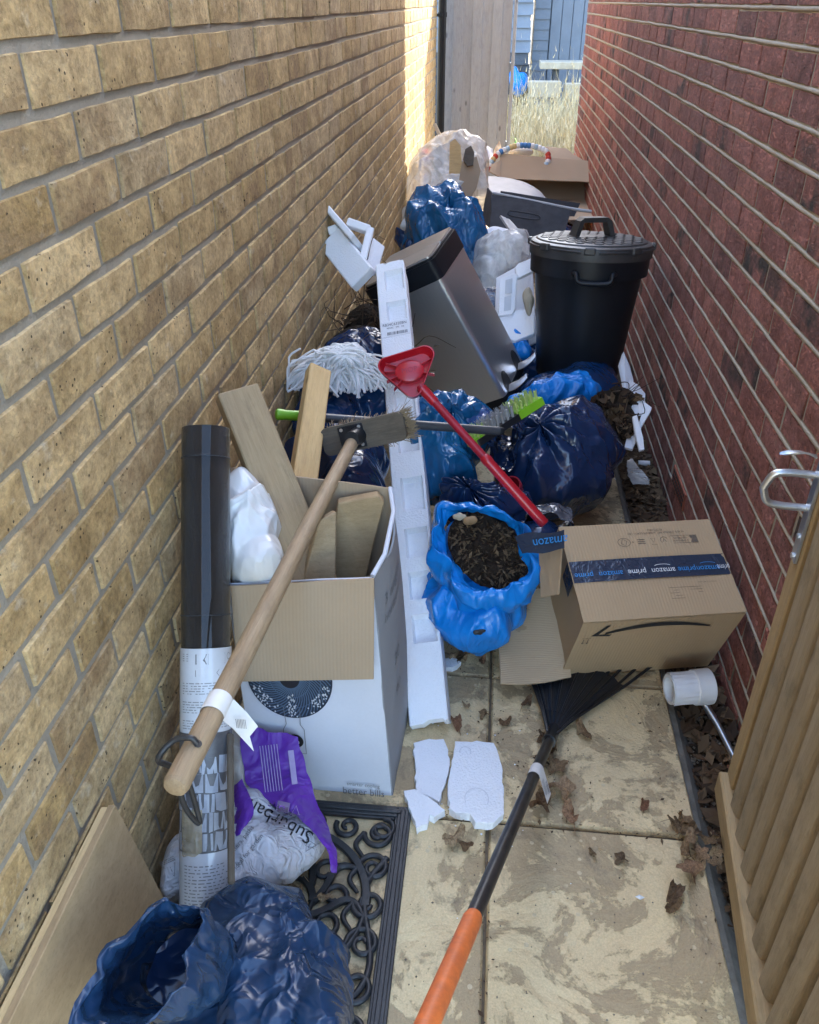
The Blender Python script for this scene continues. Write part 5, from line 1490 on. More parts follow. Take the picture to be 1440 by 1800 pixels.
bag('dark liner wedged beneath the leaning pedal bin', [lobe(800, 690, 3.5, 90, 70, .14), lobe(700, 660, 3.35, 60, 90, .16), lobe(850, 590, 3.95, 100, 85, .22)], 7, M_NAVY2, HB, amp=.025, f=9, floor=.0)
# standing gathers of the full bag: a rolled white edged fold and a drooping mouth
p = [at(930, 742, d=2.48), at(905, 800, d=2.46), at(880, 850, d=2.42)]
q = loft_mb([(at(905, 735, d=2.62), _R * .05, _U * .055, .006), (at(893, 765, d=2.53), _R * .042, _U * .070, .012), (at(880, 785, d=2.47), _R * .036, _U * .075, .016)], 15, .01, 12, ruff=1, nr=5, sub=3, nu=30, fine=True)
solo('bag_mouth', q, M_NAVY2, 'open drooping mouth of a navy liner beside the full bag', 'bag', tuple(at(885, 800, d=2.6)), HB, smooth=70)
q = loft_mb([(at(968, 905, d=2.27), _R * .055, _U * .026, .004), (at(965, 915, d=2.22), _R * .062, _U * .030, .010), (at(960, 926, d=2.18), _R * .066, _U * .030, .016)], 16, .010, 16, ruff=1, nr=6, sub=3, nu=30, fine=True)
solo('film_scrap', q, film_mat('silvery_film', (.10, .11, .13), .16, 1.4, .010), 'shiny crumpled film scrap at the tip of the red pole', 'film', tuple(at(965, 925, d=2.22)), smooth=70)
q = blob_mb([lobe(795, 715, 2.55, 42, 30, .05), lobe(830, 745, 2.5, 42, 40, .06), lobe(760, 705, 2.55, 28, 26, .05)], 17, amp=.035, f=16, res=(110, 66))
solo('printed_bag', q, film_mat('printed_blue_purple_film', (.012, .15, .34), .15, 1.6, .013, tint=(.05, .012, .12)), 'scrunched glossy blue and purple printed bag below the pedal bin', 'bag', tuple(at(800, 745, d=2.55)), smooth=70)

# bright blue sack spilling leaves at the foot of the dustbin
bag('bright blue plastic sack lying at the foot of the dustbin', [lobe(975, 700, 2.92, 58, 34, .10, 8), lobe(1015, 690, 2.95, 35, 28, .08), lobe(915, 720, 2.9, 32, 28, .08)], 8, M_BLUE, None, 'blue_sack', amp=.035, f=10, drape=.016, res=(130, 80))
bag('scrap of bright blue film beside the pedals of the steel bin', [lobe(908, 600, 3.5, 20, 26, .05), lobe(918, 618, 3.45, 15, 18, .04)], 9, M_BLUE, None, 'blue_film', amp=.02, f=18)
# leaf mould heap by it, with twigs
def heap(name, label, lobes, seed, n, spread, parts_mat, twig=20, leaf=None, cat='leaf mould', tw_=.05):
    loc = np.mean([l[0] for l in lobes], 0)
    t = thing(name, label, cat, (loc[0], loc[1], max(0, loc[2] - .1)))
    part('mould', blob_mb(lobes, seed, amp=.03, f=14, floor=.0, res=(70, 44)), M_PEAT, t, world=True, smooth=60)
    r = np.random.RandomState(seed); q = MB(); w = MB()
    for i in range(n):
        lb_ = lobes[r.randint(len(lobes))]; d = r.normal(size=3); d /= np.linalg.norm(d)
        if d @ (np.array([0, 0, CAM_H]) - lb_[0]) < -.2: d = -d
        c = lb_[0] + lb_[2] @ (d * lb_[1]) * r.uniform(.92, 1.10)
        c[0] = np.clip(c[0], XL + .02, XR - .02); c[2] = max(c[2], .006)
        L_ = r.uniform(.010, .030); a = r.normal(size=3); a /= np.linalg.norm(a); b = np.cross(a, r.normal(size=3)); b /= np.linalg.norm(b)
        q.add([c - a * L_, c - b * L_ * .5, c + a * L_, c + b * L_ * .5 + a * .003], [(0, 1, 2), (0, 2, 3)])
    for i in range(twig):
        lb_ = lobes[r.randint(len(lobes))]; d = r.normal(size=3); d /= np.linalg.norm(d); d[2] = abs(d[2])
        c = lb_[0] + lb_[2] @ (d * lb_[1]); a = r.normal(size=3) * tw_
        pts_ = bez([c, c + a + r.normal(size=3) * .015, c + 1.7 * a + r.normal(size=3) * .03, c + 2.1 * a + r.normal(size=3) * .04], 4)
        pts_[:, 0] = np.clip(pts_[:, 0], XL + .008, XR - .008); pts_[:, 2] = np.maximum(pts_[:, 2], .004)
        w.tube(pts_, np.linspace(.0022, .0008, len(pts_)), 5)
    tag(part('leaf_bits', q, leaf or M_LITTER, t, world=True), kind='stuff')
    if twig: tag(part('twigs', w, M_ROOTS, t, world=True, smooth=60), kind='stuff')
    return t
heap('leaf_mould', 'brown leaf mould with curly twigs spilling from the blue sack', [lobe(1075, 705, 2.92, 48, 30, .07), lobe(1090, 740, 2.85, 26, 36, .05)], 31, 420, 0, None, 18, tw_=.02)
heap('root_clump', 'dark tangle of dead roots against the buff wall behind the mop', [lobe(640, 575, 3.05, 42, 52, .12), lobe(625, 610, 2.9, 50, 36, .10), lobe(668, 620, 2.9, 40, 40, .1)], 32, 380, 0, None, 46, cat='roots')

# ---- open blue sack of soil
so = at(838, 1030, d=2.28)
soil = thing('soil_sack', 'bright blue open sack of dark soil on the slabs beside the long strip', 'sack', (float(so[0]), float(so[1]), 0))
cb = at(838, 1112, z=.02)
def ell(px, py, d, rx, ry, tilt=0.0, back=.0):
    k = d / F_PX; a = math.radians(tilt); A1 = _R * math.cos(a) + (_U * math.cos(back) - _F * math.sin(back) * -1 * 0 + _F * math.sin(back)) * math.sin(a)
    V1 = _U * math.cos(back) + _F * math.sin(back)
    return at(px, py, d=d), (math.cos(a) * _R + math.sin(a) * V1) * rx * k, (-math.sin(a) * _R + math.cos(a) * V1) * ry * k
low_l = [lobe(818, 1060, 2.18, 58, 78, .13), lobe(842, 1098, 2.13, 44, 42, .10), lobe(795, 1010, 2.24, 40, 70, .09), lobe(866, 1020, 2.2, 50, 66, .11), lobe(852, 1060, 2.17, 58, 62, .12), lobe(802, 1080, 2.17, 40, 56, .11), lobe(850, 1080, 2.15, 44, 50, .11)]
part('sack_body', blob_mb(low_l, 41, amp=.042, f=10, floor=.0, drape=.014, res=(170, 110)), M_BLUE, soil, world=True, smooth=70)
c1, x1, y1 = ell(850, 985, 2.13, 84, 104, 32, .5)
c2, x2, y2 = ell(850, 972, 2.08, 82, 104, 34, .5)
c3, x3, y3 = ell(848, 962, 2.05, 70, 92, 36, .5)
c4, x4, y4 = ell(852, 966, 2.09, 56, 80, 36, .5)
part('sack_rim', loft_mb([(c1, x1, y1, .010), (c2, x2, y2, .018), (c3, x3, y3, .026), (c4, x4, y4, .012)], 42, .016, 13, nr=5, sub=3, nu=54, fine=True), M_BLUE, soil, world=True, smooth=70)
c5, x5, y5 = ell(858, 968, 2.095, 62, 84, 36, .5)
nz_ = Noise(6); G = []
up_ = np.cross(x5, y5); up_ /= np.linalg.norm(up_); up_ *= 1 if up_ @ tocam(c5) > 0 else -1
for i in range(26):
    rr = i / 25; a = np.arange(44) * 2 * math.pi / 44; P_ = c5 + rr * (np.cos(a)[:, None] * x5 + np.sin(a)[:, None] * y5)
    G.append(P_ + up_ * (.012 * (1 - rr ** 2) + .016 * nz_.fbm(P_, 26, 3))[:, None])
q = MB(); q.grid(np.array(G), closed_u=True); part('soil_fill', q, M_PEAT, soil, world=True, smooth=60)
q = MB(); r = np.random.RandomState(5)
for i in range(520):
    a = r.uniform(0, 6.28); rr = math.sqrt(r.rand()) * .97; c = c5 + rr * (math.cos(a) * x5 + math.sin(a) * y5) + up_ * (.014 * (1 - rr * rr) + r.uniform(0, .008)); L_ = r.uniform(.004, .013)
    d1 = r.normal(size=3); d1 /= np.linalg.norm(d1); d2 = np.cross(d1, r.normal(size=3)); d2 /= np.linalg.norm(d2)
    q.add([c - d1 * L_, c - d2 * L_ * .35, c + d1 * L_, c + d2 * L_ * .35], [(0, 1, 2), (0, 2, 3)])
tag(part('plant_bits', q, litter_mat('soil_bits', [(.03, .02, .012), (.07, .045, .025), (.13, .09, .05), (.04, .026, .016)]), soil, world=True), kind='stuff')
for (px, py, rx, ry) in ((808, 908, 15, 8), (825, 915, 13, 9)):
    solo('clod', blob_mb([lobe(px, py, 2.05, rx, ry, .012)], px, amp=.008, f=30, res=(20, 14)), M_PALE if px < 820 else M_LEAF, 'small pale stone at the top of the soil sack' if px < 820 else 'brown clod beside the pale stone in the soil sack', 'stone', tuple(at(px, py, d=2.05)), smooth=60)
part('torn_hole', blob_mb([lobe(838, 1110, 2.03, 12, 5, .012), lobe(848, 1108, 2.03, 7, 4, .012)], 44, amp=.008, f=40, res=(28, 18)), M_INK, soil, world=True)

# ---- front bag on the mat: two tone navy, wide mouth to the left
fb = thing('bin_bag', 'crumpled see-through navy bin bag in the near left corner, its mouth open', 'bag', (-.40, .70, 0), None)
fl_ = [lobe(480, 1765, 1.36, 112, 105, .14), lobe(420, 1645, 1.42, 72, 78, .10), lobe(530, 1715, 1.36, 80, 72, .11), lobe(560, 1780, 1.30, 56, 80, .11), lobe(380, 1785, 1.34, 100, 70, .11), lobe(470, 1640, 1.42, 85, 60, .11), lobe(575, 1690, 1.40, 46, 42, .09)]
part('bag_body', blob_mb(fl_, 51, amp=.040, f=7.5, floor=.002, drape=.012, res=(190, 120), pole=(-.2, .2, 1)), M_NAVYF, fb, world=True, smooth=70)
def ell2(px, py, d, vx, vy):
    """ring whose two half axes end at the given pixel offsets (with depth offsets)"""
    c = at(px, py, d=d); return c, at(px + vx[0], py + vx[1], d=d + vx[2]) - c, at(px + vy[0], py + vy[1], d=d + vy[2]) - c
q = loft_mb([(*ell2(345, 1702, 1.28, (50, -38, .0), (34, 44, .0)), .006), (*ell2(308, 1702, 1.19, (72, -60, .03), (44, 58, -.02)), .012), (*ell2(266, 1696, 1.11, (76, -80, .05), (36, 56, -.03)), .016), (*ell2(250, 1698, 1.10, (84, -88, .06), (38, 60, -.03)), .016)], 52, .016, 11, nr=4, sub=4, nu=46, fine=True)
part('bag_mouth', q, M_NAVYF, fb, world=True, smooth=70)
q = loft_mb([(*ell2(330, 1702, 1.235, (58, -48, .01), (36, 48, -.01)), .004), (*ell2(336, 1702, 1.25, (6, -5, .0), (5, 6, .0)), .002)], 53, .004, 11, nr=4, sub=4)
part('mouth_shade_cap', q, M_NAVY2, fb, world=True, smooth=70)  # added dark cap stands for the shade inside the mouth

# ---- sack of stone chippings: white body, purple torn top
stn = thing('stone_sack', 'half empty white and purple sack of stone chippings lying on the doormat', 'sack', (-.40, .98, 0))
sl_l = [lobe(470, 1490, 1.62, 82, 62, .10, -15), lobe(400, 1530, 1.60, 85, 60, .11), lobe(520, 1470, 1.66, 50, 44, .07), lobe(315, 1525, 1.58, 36, 55, .07), lobe(440, 1430, 1.66, 42, 44, .06)]
sbody = part('sack_body', blob_mb(sl_l, 71, amp=.010, f=11, floor=.004, drape=.006, res=(120, 76)), M_STONEBAG, stn, world=True, smooth=70)
def film(rows, seed, amp=.006, f=14, sub=5, t=.0008):
    """sheet through rows of world points"""
    A = np.array(rows); nr_, nc_ = A.shape[:2]
    B = np.stack([bez(A[i], sub) for i in range(nr_)], 0)
    C2 = np.stack([bez(B[:, j], sub) for j in range(B.shape[1])], 1)
    n = Noise(seed); dsp = np.stack([n.ridge(C2 + k * 5.1, f, 2) for k in range(3)], -1) * amp * np.array([.5, 1, .6])
    C2 = C2 + dsp; C2[..., 2] = np.maximum(C2[..., 2], .003); C2[..., 0] = np.maximum(C2[..., 0], XL + .005)
    q = MB(); q.sheet(C2, t); return q
pf = part('purple_front', film([[at(418, 1284, d=1.74), at(470, 1288, d=1.74), at(520, 1302, d=1.73)],
      [at(424, 1345, d=1.70), at(485, 1350, d=1.70), at(535, 1350, d=1.70)],
      [at(440, 1395, d=1.66), at(505, 1405, d=1.64), at(552, 1410, d=1.66)],
      [at(515, 1440, d=1.60), at(548, 1452, d=1.60), at(572, 1462, d=1.62)],
      [at(570, 1500, d=1.56), at(580, 1505, d=1.56), at(588, 1508, d=1.57)],
      [at(578, 1540, d=1.53), at(583, 1541, d=1.53), at(588, 1541, d=1.53)]], 72, .007), M_PURPLE, stn, world=True, smooth=70)
part('clear_collar', film([[at(404, 1300, d=1.76), at(410, 1282, d=1.78), at(440, 1278, d=1.78)], [at(405, 1350, d=1.70), at(420, 1345, d=1.70), at(432, 1338, d=1.72)], [at(412, 1450, d=1.64), at(424, 1440, d=1.63), at(436, 1425, d=1.66)], [at(420, 1480, d=1.60), at(430, 1478, d=1.59), at(440, 1470, d=1.60)]], 73, .006), M_CLEAR, stn, world=True, smooth=70)
part('purple_side', film([[at(404, 1385, d=1.66), at(414, 1380, d=1.65), at(424, 1372, d=1.66)], [at(405, 1440, d=1.60), at(430, 1436, d=1.58), at(445, 1425, d=1.60)], [at(406, 1478, d=1.56), at(420, 1470, d=1.55), at(432, 1460, d=1.57)]], 74, .003), M_PURPLE, stn, world=True, smooth=70)
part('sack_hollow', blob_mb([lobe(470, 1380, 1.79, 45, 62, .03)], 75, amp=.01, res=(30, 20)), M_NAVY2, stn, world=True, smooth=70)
dg = bpy.context.evaluated_depsgraph_get(); bpy.context.view_layer.update()
def stick_px(obj, mbx, px0, py0, rot, lift=.0022):
    """print flat data (in pixels) onto a part's surface along the viewing rays that measured it"""
    iw = WM[obj.name]; inv = iw.inverted(); ca, sa = math.cos(rot), math.sin(rot)
    def fn(V):
        out = []
        for x, y, z in V:
            u, v = px0 + x * ca - y * sa, py0 - (x * sa + y * ca)
            rr = Vector((u - 720) * _R + (900 - v) * _U + F_PX * _F).normalized(); o = Vector((0, 0, CAM_H))
            hit, loc, nrm, _ = obj.ray_cast(inv @ o, (inv.to_3x3() @ rr).normalized())
            p = iw @ loc if hit else o + rr * 1.6
            out.append(np.array(p) - np.array(rr) * (lift + z))
        return np.array(out)
    return fn
bpy.context.view_layer.update()
q = MB(); write(q, 'Suburban', 34, (0, 0), fn=stick_px(sbody, q, 492, 1443, math.pi - .50)); part('sack_lettering', q, M_INK, stn, world=True)
q = MB(); write(q, 'STONE', 15, (0, 0), fn=stick_px(sbody, q, 494, 1420, math.pi - .42)); part('sack_lettering', q, M_INKPURP, stn, world=True)
q = MB(); fnx = stick_px(sbody, q, 543, 1488, math.pi - .55); ring(q, [(-10, -9), (10, -9), (0, 10)], 1.8, fn=fnx); write(q, '!', 12, (0, -2), fn=fnx)
for k in range(3): ring(q, [(-14, -14 - 3 * k), (14, -14 - 3 * k)], 1.0, closed=False, fn=fnx)
fnx = stick_px(sbody, q, 302, 1530, -2.7); ring(q, [(-11, -10), (11, -10), (0, 11)], 1.8, fn=fnx); write(q, '!', 12, (0, -2), fn=fnx)
for k in range(3): ring(q, [(-14, -15 - 3 * k), (14, -15 - 3 * k)], 1.0, closed=False, fn=fnx)
write(q, 'ideal for garden', 12, (0, 0), fn=stick_px(sbody, q, 437, 1497, math.pi - 2.1 + 3.14 * 0 - .15)); write(q, 'planters, paths', 12, (0, 0), fn=stick_px(sbody, q, 422, 1480, math.pi - 2.1 - .15))
part('warning_print', q, M_INKGREY, stn, world=True)
q = MB(); fnx = stick_px(pf, q, 488, 1352, -1.45)
for k in range(7): ring(q, [(-44, -16 - 5 * k + 20), (38, -16 - 5 * k + 20)], 1.5, closed=False, fn=fnx)
flatpoly(q, [(470 - 500, 22), (30, 22), (30, 32), (-30, 32)], fn=fnx)
fnx = stick_px(pf, q, 497, 1418, -.2); flatpoly(q, [(-10, -9), (12, -9), (12, 9), (-10, 9)], fn=fnx); 
fnx2 = stick_px(pf, q, 520, 1424, -.1, .003); ring(q, [(-7, -8), (7, -8), (0, 8)], 1.6, fn=fnx2)
part('purple_print', q, plain('pale_lilac_ink', (.50, .42, .66), (.42, .34, .58), 20, .5, 0, 0), stn, world=True)
q = MB(); barcode(q, (1, 0, .0012), 19, 15, 4, fn=fnx); part('barcode', q, M_INK, stn, world=True)

# ---- white wrapping inside the fan carton
bag('white plastic wrapping bulging in the left of the fan carton', [lobe(440, 940, 1.64, 52, 86, .07), lobe(460, 990, 1.61, 40, 52, .06), lobe(425, 880, 1.68, 36, 52, .06)], 66, M_WHITEFILM, None, 'plastic_wrapping', amp=.020, f=9, drape=.006, res=(110, 66))

# ---- mop
mc = at(598, 655, d=2.42)
mop = thing('cotton_mop', 'white cotton mop head spread on the navy bag by the buff wall', 'mop', tuple(mc))
r = np.random.RandomState(12); nzm = Noise(19)
surf = [lobe(600, 655, 2.46, 74, 34, .09), lobe(640, 665, 2.46, 40, 28, .07)]
Zm = (_U * .75 - _F * .66); Zm /= np.linalg.norm(Zm); Ym = np.cross(Zm, _R)
for i in range(380):
    a = r.uniform(0, 2 * math.pi); ln = r.uniform(.085, .15) * (1.0 if math.sin(a) > -.2 else 1.0)
    x0 = r.normal() * .030; y0 = r.normal() * .012
    pts_ = []
    bend = r.normal() * .5; lift = r.uniform(.0, .035)
    for t in np.linspace(0, 1, 7):
        an = a + bend * t; rr = ln * t
        c = mc + _R * (x0 + rr * math.cos(an) * 1.05) + Ym * (y0 + rr * math.sin(an) * .62) + Zm * (.035 + lift * (1 - t) - .055 * t * t + .006 * math.sin(9 * t + i))
        pts_.append(c)
    pts_ = np.array(pts_); pts_[:, 0] = np.maximum(pts_[:, 0], XL + .010)
    q = MB(); q.tube(bez(pts_, 2), .0040, 5, flat=.8); part('strand', q, M_COTTON, mop, smooth=60, world=True)
for i in range(110):
    a = r.uniform(0, 6.28); c = mc + _R * (.012 + .05 * math.cos(a) * r.uniform(.2, 1)) + Ym * .035 * math.sin(a) + Zm * r.uniform(.035, .06); w = r.uniform(.02, .045); an = r.uniform(-.9, .9)
    pts_ = [c + _R * w * math.cos(t) * math.cos(an) + Ym * w * math.cos(t) * math.sin(an) + Zm * (w * .55 * math.sin(t)) for t in np.linspace(-.2, 3.3, 9)]
    q = MB(); q.tube(pts_, .0040, 5); part('loop_strand', q, M_COTTON, mop, smooth=60, world=True)

# ---- milky film bag stuffed with card at the far end
fbg = thing('clear_sack', 'milky plastic sack stuffed with cardboard at the far end of the heap', 'sack', tuple(at(785, 330, d=5.3)))
fl2 = [lobe(770, 315, 5.4, 55, 62, .2), lobe(800, 275, 5.4, 48, 46, .17), lobe(745, 345, 5.3, 34, 62, .16), lobe(830, 310, 5.35, 28, 56, .14), lobe(800, 350, 5.3, 55, 40, .15)]
part('film_sack', blob_mb(fl2, 81, amp=.05, f=7, drape=.02, res=(130, 84)), M_CLEAR, fbg, world=True, smooth=70)
def outl(pts, d): return [at(px, py, d=dd) for (px, py), dd in zip(pts, d if np.ndim(d) else [d] * len(pts))]
def sheet_part(name, pts, t, mat, par):
    P_ = np.array(pts); c = P_.mean(0); n = np.cross(P_[1] - P_[0], P_[2] - P_[0]); n /= np.linalg.norm(n)
    if n @ tocam(c) > 0: n = -n
    k = len(P_); q = MB(); q.add(np.concatenate([P_, P_ + n * t]), [tuple(range(k - 1, -1, -1)), tuple(range(k, 2 * k))] + [(i, (i + 1) % k, k + (i + 1) % k, k + i) for i in range(k)])
    return part(name, q, mat, par, world=True)
sheet_part('tan_card', outl([(789, 340), (791, 250), (800, 244), (810, 256), (812, 290), (803, 330), (797, 345)], 5.17), .01, M_PLANK_NEW, fbg)
sheet_part('brown_card', outl([(802, 350), (812, 285), (838, 275), (845, 300), (838, 330), (825, 350)], 5.15), .01, M_CARD_D, fbg)
sheet_part('dark_card', outl([(814, 280), (818, 262), (828, 256), (834, 268), (832, 290), (822, 292)], 5.12), .01, M_GREYWOOD, fbg)
sheet_part('brown_card', outl([(808, 360), (826, 345), (842, 350), (840, 380), (820, 385)], 5.08), .01, M_CARD_D, fbg)

# ---- teal peaked bag, and its neighbours
tb_ = [lobe(775, 420, 4.1, 58, 85, .16, 6), lobe(785, 365, 4.15, 30, 50, .09), lobe(815, 440, 4.05, 38, 80, .13, 12), lobe(740, 450, 4.1, 36, 50, .12), lobe(782, 345, 4.15, 14, 26, .05), lobe(838, 480, 4.0, 20, 60, .09)]
bag('shiny teal blue liner rising to a peak behind the pedal bin', tb_, 85, M_TEAL, None, 'teal_bag', amp=.07, f=7, drape=.030, res=(150, 96), pole=(0, 0, 1), folds=7, fold_amp=.03)
bag('navy film scrap in the wall corner left of the teal liner', [lobe(712, 415, 4.2, 18, 28, .06), lobe(722, 440, 4.1, 22, 22, .06)], 86, M_NAVY, None, 'film_scrap', amp=.03, f=14)
bag('pale scrunched film tuck between the teal liner and buff wall', [lobe(722, 378, 4.35, 15, 22, .05), lobe(716, 395, 4.3, 12, 14, .04)], 87, M_WHITEFILM, None, 'film_scrap', amp=.02, f=16)
bag('white plastic scrap with print lying on the navy film scrap', [lobe(718, 398, 4.12, 13, 7, .03)], 88, M_WHITEFILM, None, 'film_scrap', amp=.012, f=20, res=(40, 24))
bag('knotted clear film bag behind the dustbin', [lobe(880, 455, 3.95, 52, 50, .14), lobe(905, 430, 4.0, 30, 30, .1), lobe(855, 490, 3.9, 26, 40, .1), lobe(908, 420, 3.93, 10, 12, .04)], 89, M_CLEAR, None, 'clear_bag', amp=.045, f=9, res=(120, 76))
bag('white foam backing inside the knotted film bag', [lobe(870, 440, 4.25, 50, 50, .08), lobe(890, 500, 4.2, 50, 60, .1)], 90, M_EPS, None, 'foam_block', amp=.02, f=10)

# ================================================================== TOOLS, FOAM, LEAVES, THE FAR HEAP
# ---- old yard broom
hd0, hd1 = at(624, 768, d=1.90), at(311, 1378, d=1.04)
bx = hd1 - hd0; bl_ = np.linalg.norm(bx); bx /= bl_
broom = thing('yard_broom', 'old yard broom with worn wooden handle and grey bristle head lying across the fan carton', 'broom', tuple(hd1))
n_ = 24; pth = np.array([hd0 + bx * bl_ * t + np.array([0, 0, -.004 * math.sin(math.pi * t)]) for t in np.linspace(0, 1, n_)])
MHx = frame(hd0, Vector(bx), Vector(tocam((hd0 + hd1) / 2)))
q = MB(); nzb = Noise(23)
q.tube([(bl_ * t, .0015 * nzb(np.array([t * 3, 0, 0.])), .0015 * nzb(np.array([t * 3, 5, 0.]))) for t in np.linspace(0, 1, n_)], [.0148 + .0022 * t for t in np.linspace(0, 1, n_)], 18)
q.tube([(bl_, 0, 0), (bl_ + .006, 0, 0), (bl_ + .009, 0, 0)], [.0168, .015, .008], 18)
me = q.mesh('handle', M_HANDLE); autosmooth(me, 40); hdl = link('handle', me, WM[broom.name].inverted() @ MHx, broom)
# cord through the hole near the butt
hole = MHx @ Vector((bl_ - .055, 0, .0))
hv = np.array(hole); up3 = np.array(MHx.to_3x3() @ Vector((0, 0, 1))); sd3 = np.array(MHx.to_3x3() @ Vector((0, 1, 0)))
q = MB(); q.tube([hv + up3 * .0168, hv + up3 * .0176], .006, 12); part('hanging_hole', q, M_INK, broom, world=True)
q = MB(); lft = sd3 * (1 if sd3[0] < 0 else -1)
q.tube(bez([hv + up3 * .016, hv + up3 * .021 + lft * .012, hv + lft * .030 + up3 * .006 + bx * .004, hv + lft * .036 - up3 * .02 + bx * .02, hv + lft * .038 + np.array([0, 0, -.06]), hv + lft * .034 + np.array([0, 0, -.13]), hv + lft * .020 + np.array([0, .01, -.17]), hv + lft * .030 + np.array([0, .02, -.10])], 6), .0042, 8)
part('hanging_cord', q, M_RUBBER, broom, world=True, smooth=60)
# label wrapped round the handle
lp = hd0 + bx * (bl_ * .865)
q = MB(); G = []
for u in np.linspace(-2.6, 1.2, 26):
    G.append([lp + bx * v + .0178 * (math.sin(u) * -lft + math.cos(u) * up3) for v in (-.017, 0, .017)])
q.sheet(np.array(G), .0006); wl = part('paper_label', q, M_LABEL, broom, world=True, smooth=60)
e0_ = lp + .0178 * (math.sin(1.2) * -lft + math.cos(1.2) * up3); dv = np.array([.010, -.0, -.034])
q = MB(); q.sheet(np.array([[e0_ - bx * .02, e0_ + bx * .0, e0_ + bx * .022], [e0_ - bx * .012 + dv * .5 + np.array([.016, 0, 0]), e0_ + dv * .6, e0_ + bx * .012 + dv * .7], [e0_ - bx * .014 + dv * 1.3 + np.array([.020, 0, 0]), e0_ + dv * 1.5 + np.array([.010, 0, 0]), e0_ + dv * 2.4 + np.array([.004, 0, 0])]]), .0006); part('label_tail', q, M_LABEL, broom, world=True, smooth=60)
qq = MB()
o_ = e0_ + dv * .55 + np.array([.004, -.004, 0])
for k in range(7): qq.add([o_ + np.array([.001 + .0022 * k, -.003, .008]), o_ + np.array([.002 + .0022 * k, -.003, .008]), o_ + np.array([.002 + .0022 * k, -.003, -.010]), o_ + np.array([.001 + .0022 * k, -.003, -.010])], [(0, 1, 2, 3)])
part('label_print', qq, M_INKGREY, wl, world=True)
# head block, plate, bristles pointing away from the handle
Lx = at(712, 736, d=1.915) - at(570, 795, d=1.885); Lx -= bx * (Lx @ bx); Lx /= np.linalg.norm(Lx)
HX = np.array(Lx); HZ = bx * .92 + up3 * .38; HZ -= HX * (HZ @ HX); HZ /= np.linalg.norm(HZ); HY = np.cross(HZ, HX)
hc = hd0 * 1.0 + HX * .016 - HZ * .012
HM = Matrix(((HX[0], HY[0], HZ[0], hc[0]), (HX[1], HY[1], HZ[1], hc[1]), (HX[2], HY[2], HZ[2], hc[2]), (0, 0, 0, 1)))
hl, hw2, ht = .205, .066, .030
q = MB(); q.prism(rrect(hl, hw2, .016), -ht, 0); o = part('head_block', q, M_GREYWOOD, broom, WM[broom.name].inverted() @ HM, smooth=40)
q = MB(); q.box((-.014, 0, .0018), (.062, .056, .003), bev=.001); q.lathe([(.021, .003), (.0185, .02), (.0178, .05)], 20); part('socket_plate', q, M_BLACKP, o, Matrix.Translation((-.012, 0, 0)), smooth=40)
for sx_ in (-1, 1):
    for sy2 in (-1, 1):
        q = MB(); q.tube([(-.026 + sx_ * .022, sy2 * .021, .003), (-.026 + sx_ * .022, sy2 * .021, .0052)], .0042, 8); part('screw', q, M_GALV, o)
q = MB(); r = np.random.RandomState(2)
for i in range(1100):
    x, y = r.uniform(-hl / 2 + .005, hl / 2 - .004), r.uniform(-hw2 / 2 + .004, hw2 / 2 - .004); e = (x / (hl / 2)) ** 3
    d = np.array([.016 * e + r.normal() * .008, .3 * y + r.normal() * .007, -.055 * r.uniform(.75, 1.05)])
    b = np.array([x, y, -ht]); w = np.array([.0011, .0004, 0]) * (1 if i % 2 else -1); q.add([b - w, b + w, b + d + w * .6, b + d - w * .6], [(0, 1, 2, 3)])
for i in range(170):
    y = r.uniform(-hw2 / 2, hw2 / 2); b = np.array([hl / 2 - .008, y, -ht * r.uniform(.3, 1.0)]); d = np.array([r.uniform(.012, .030), r.normal() * .008, r.normal() * .010 - .008]); w = np.array([0, .0012, .0004]); q.add([b - w, b + w, b + d + w * .4, b + d - w * .4], [(0, 1, 2, 3)])
tag(part('bristles', q, M_BRISTLE, o), kind='stuff')

# ---- push broom with lime green end grip and green tipped brush
g0, g1 = at(484, 728, d=2.08), at(880, 758, d=2.24)
gb = thing('long_broom', 'dark grey broom pole with lime green end grip and brush, lying across the heap', 'broom', tuple((g0 + g1) / 2))
gx_ = (g1 - g0) / np.linalg.norm(g1 - g0); gl = np.linalg.norm(g1 - g0)
q = MB(); q.tube([g0 + gx_ * .070, g1], .0118, 16); part('pole', q, M_GREYTUBE, gb, world=True, smooth=40)
q = MB(); q.tube([g0, g0 + gx_ * .004, g0 + gx_ * .016, g0 + gx_ * .022, g0 + gx_ * .074, g0 + gx_ * .080], [.009, .0145, .0145, .0128, .0132, .0120], 18); part('end_grip', q, M_GREEN, gb, world=True, smooth=40)
q = MB(); q.tube([g1 - gx_ * .004, g1 + gx_ * .008], [.0125, .010], 14); q.tube(bez([g0 + gx_ * .305, g0 + gx_ * .306 + np.array([.004, -.012, .012]), g0 + gx_ * .318 + np.array([0, -.016, .020])], 4), .002, 6); part('hook_clip', q, M_BLACKP, gb, world=True, smooth=40)
p0, p1 = at(832, 775, d=2.36), at(940, 706, d=2.44)
bx2 = (p1 - p0) / np.linalg.norm(p1 - p0); b_l = np.linalg.norm(p1 - p0)
bz2 = np.array(_U) * .75 - np.array(_R) * .45 + -np.array(_F) * .3; bz2 -= bx2 * (bz2 @ bx2); bz2 /= np.linalg.norm(bz2); by2 = np.cross(bz2, bx2)
GM = Matrix(((bx2[0], by2[0], bz2[0], p0[0]), (bx2[1], by2[1], bz2[1], p0[1]), (bx2[2], by2[2], bz2[2], p0[2]), (0, 0, 0, 1)))
GL_ = WM[gb.name].inverted() @ GM
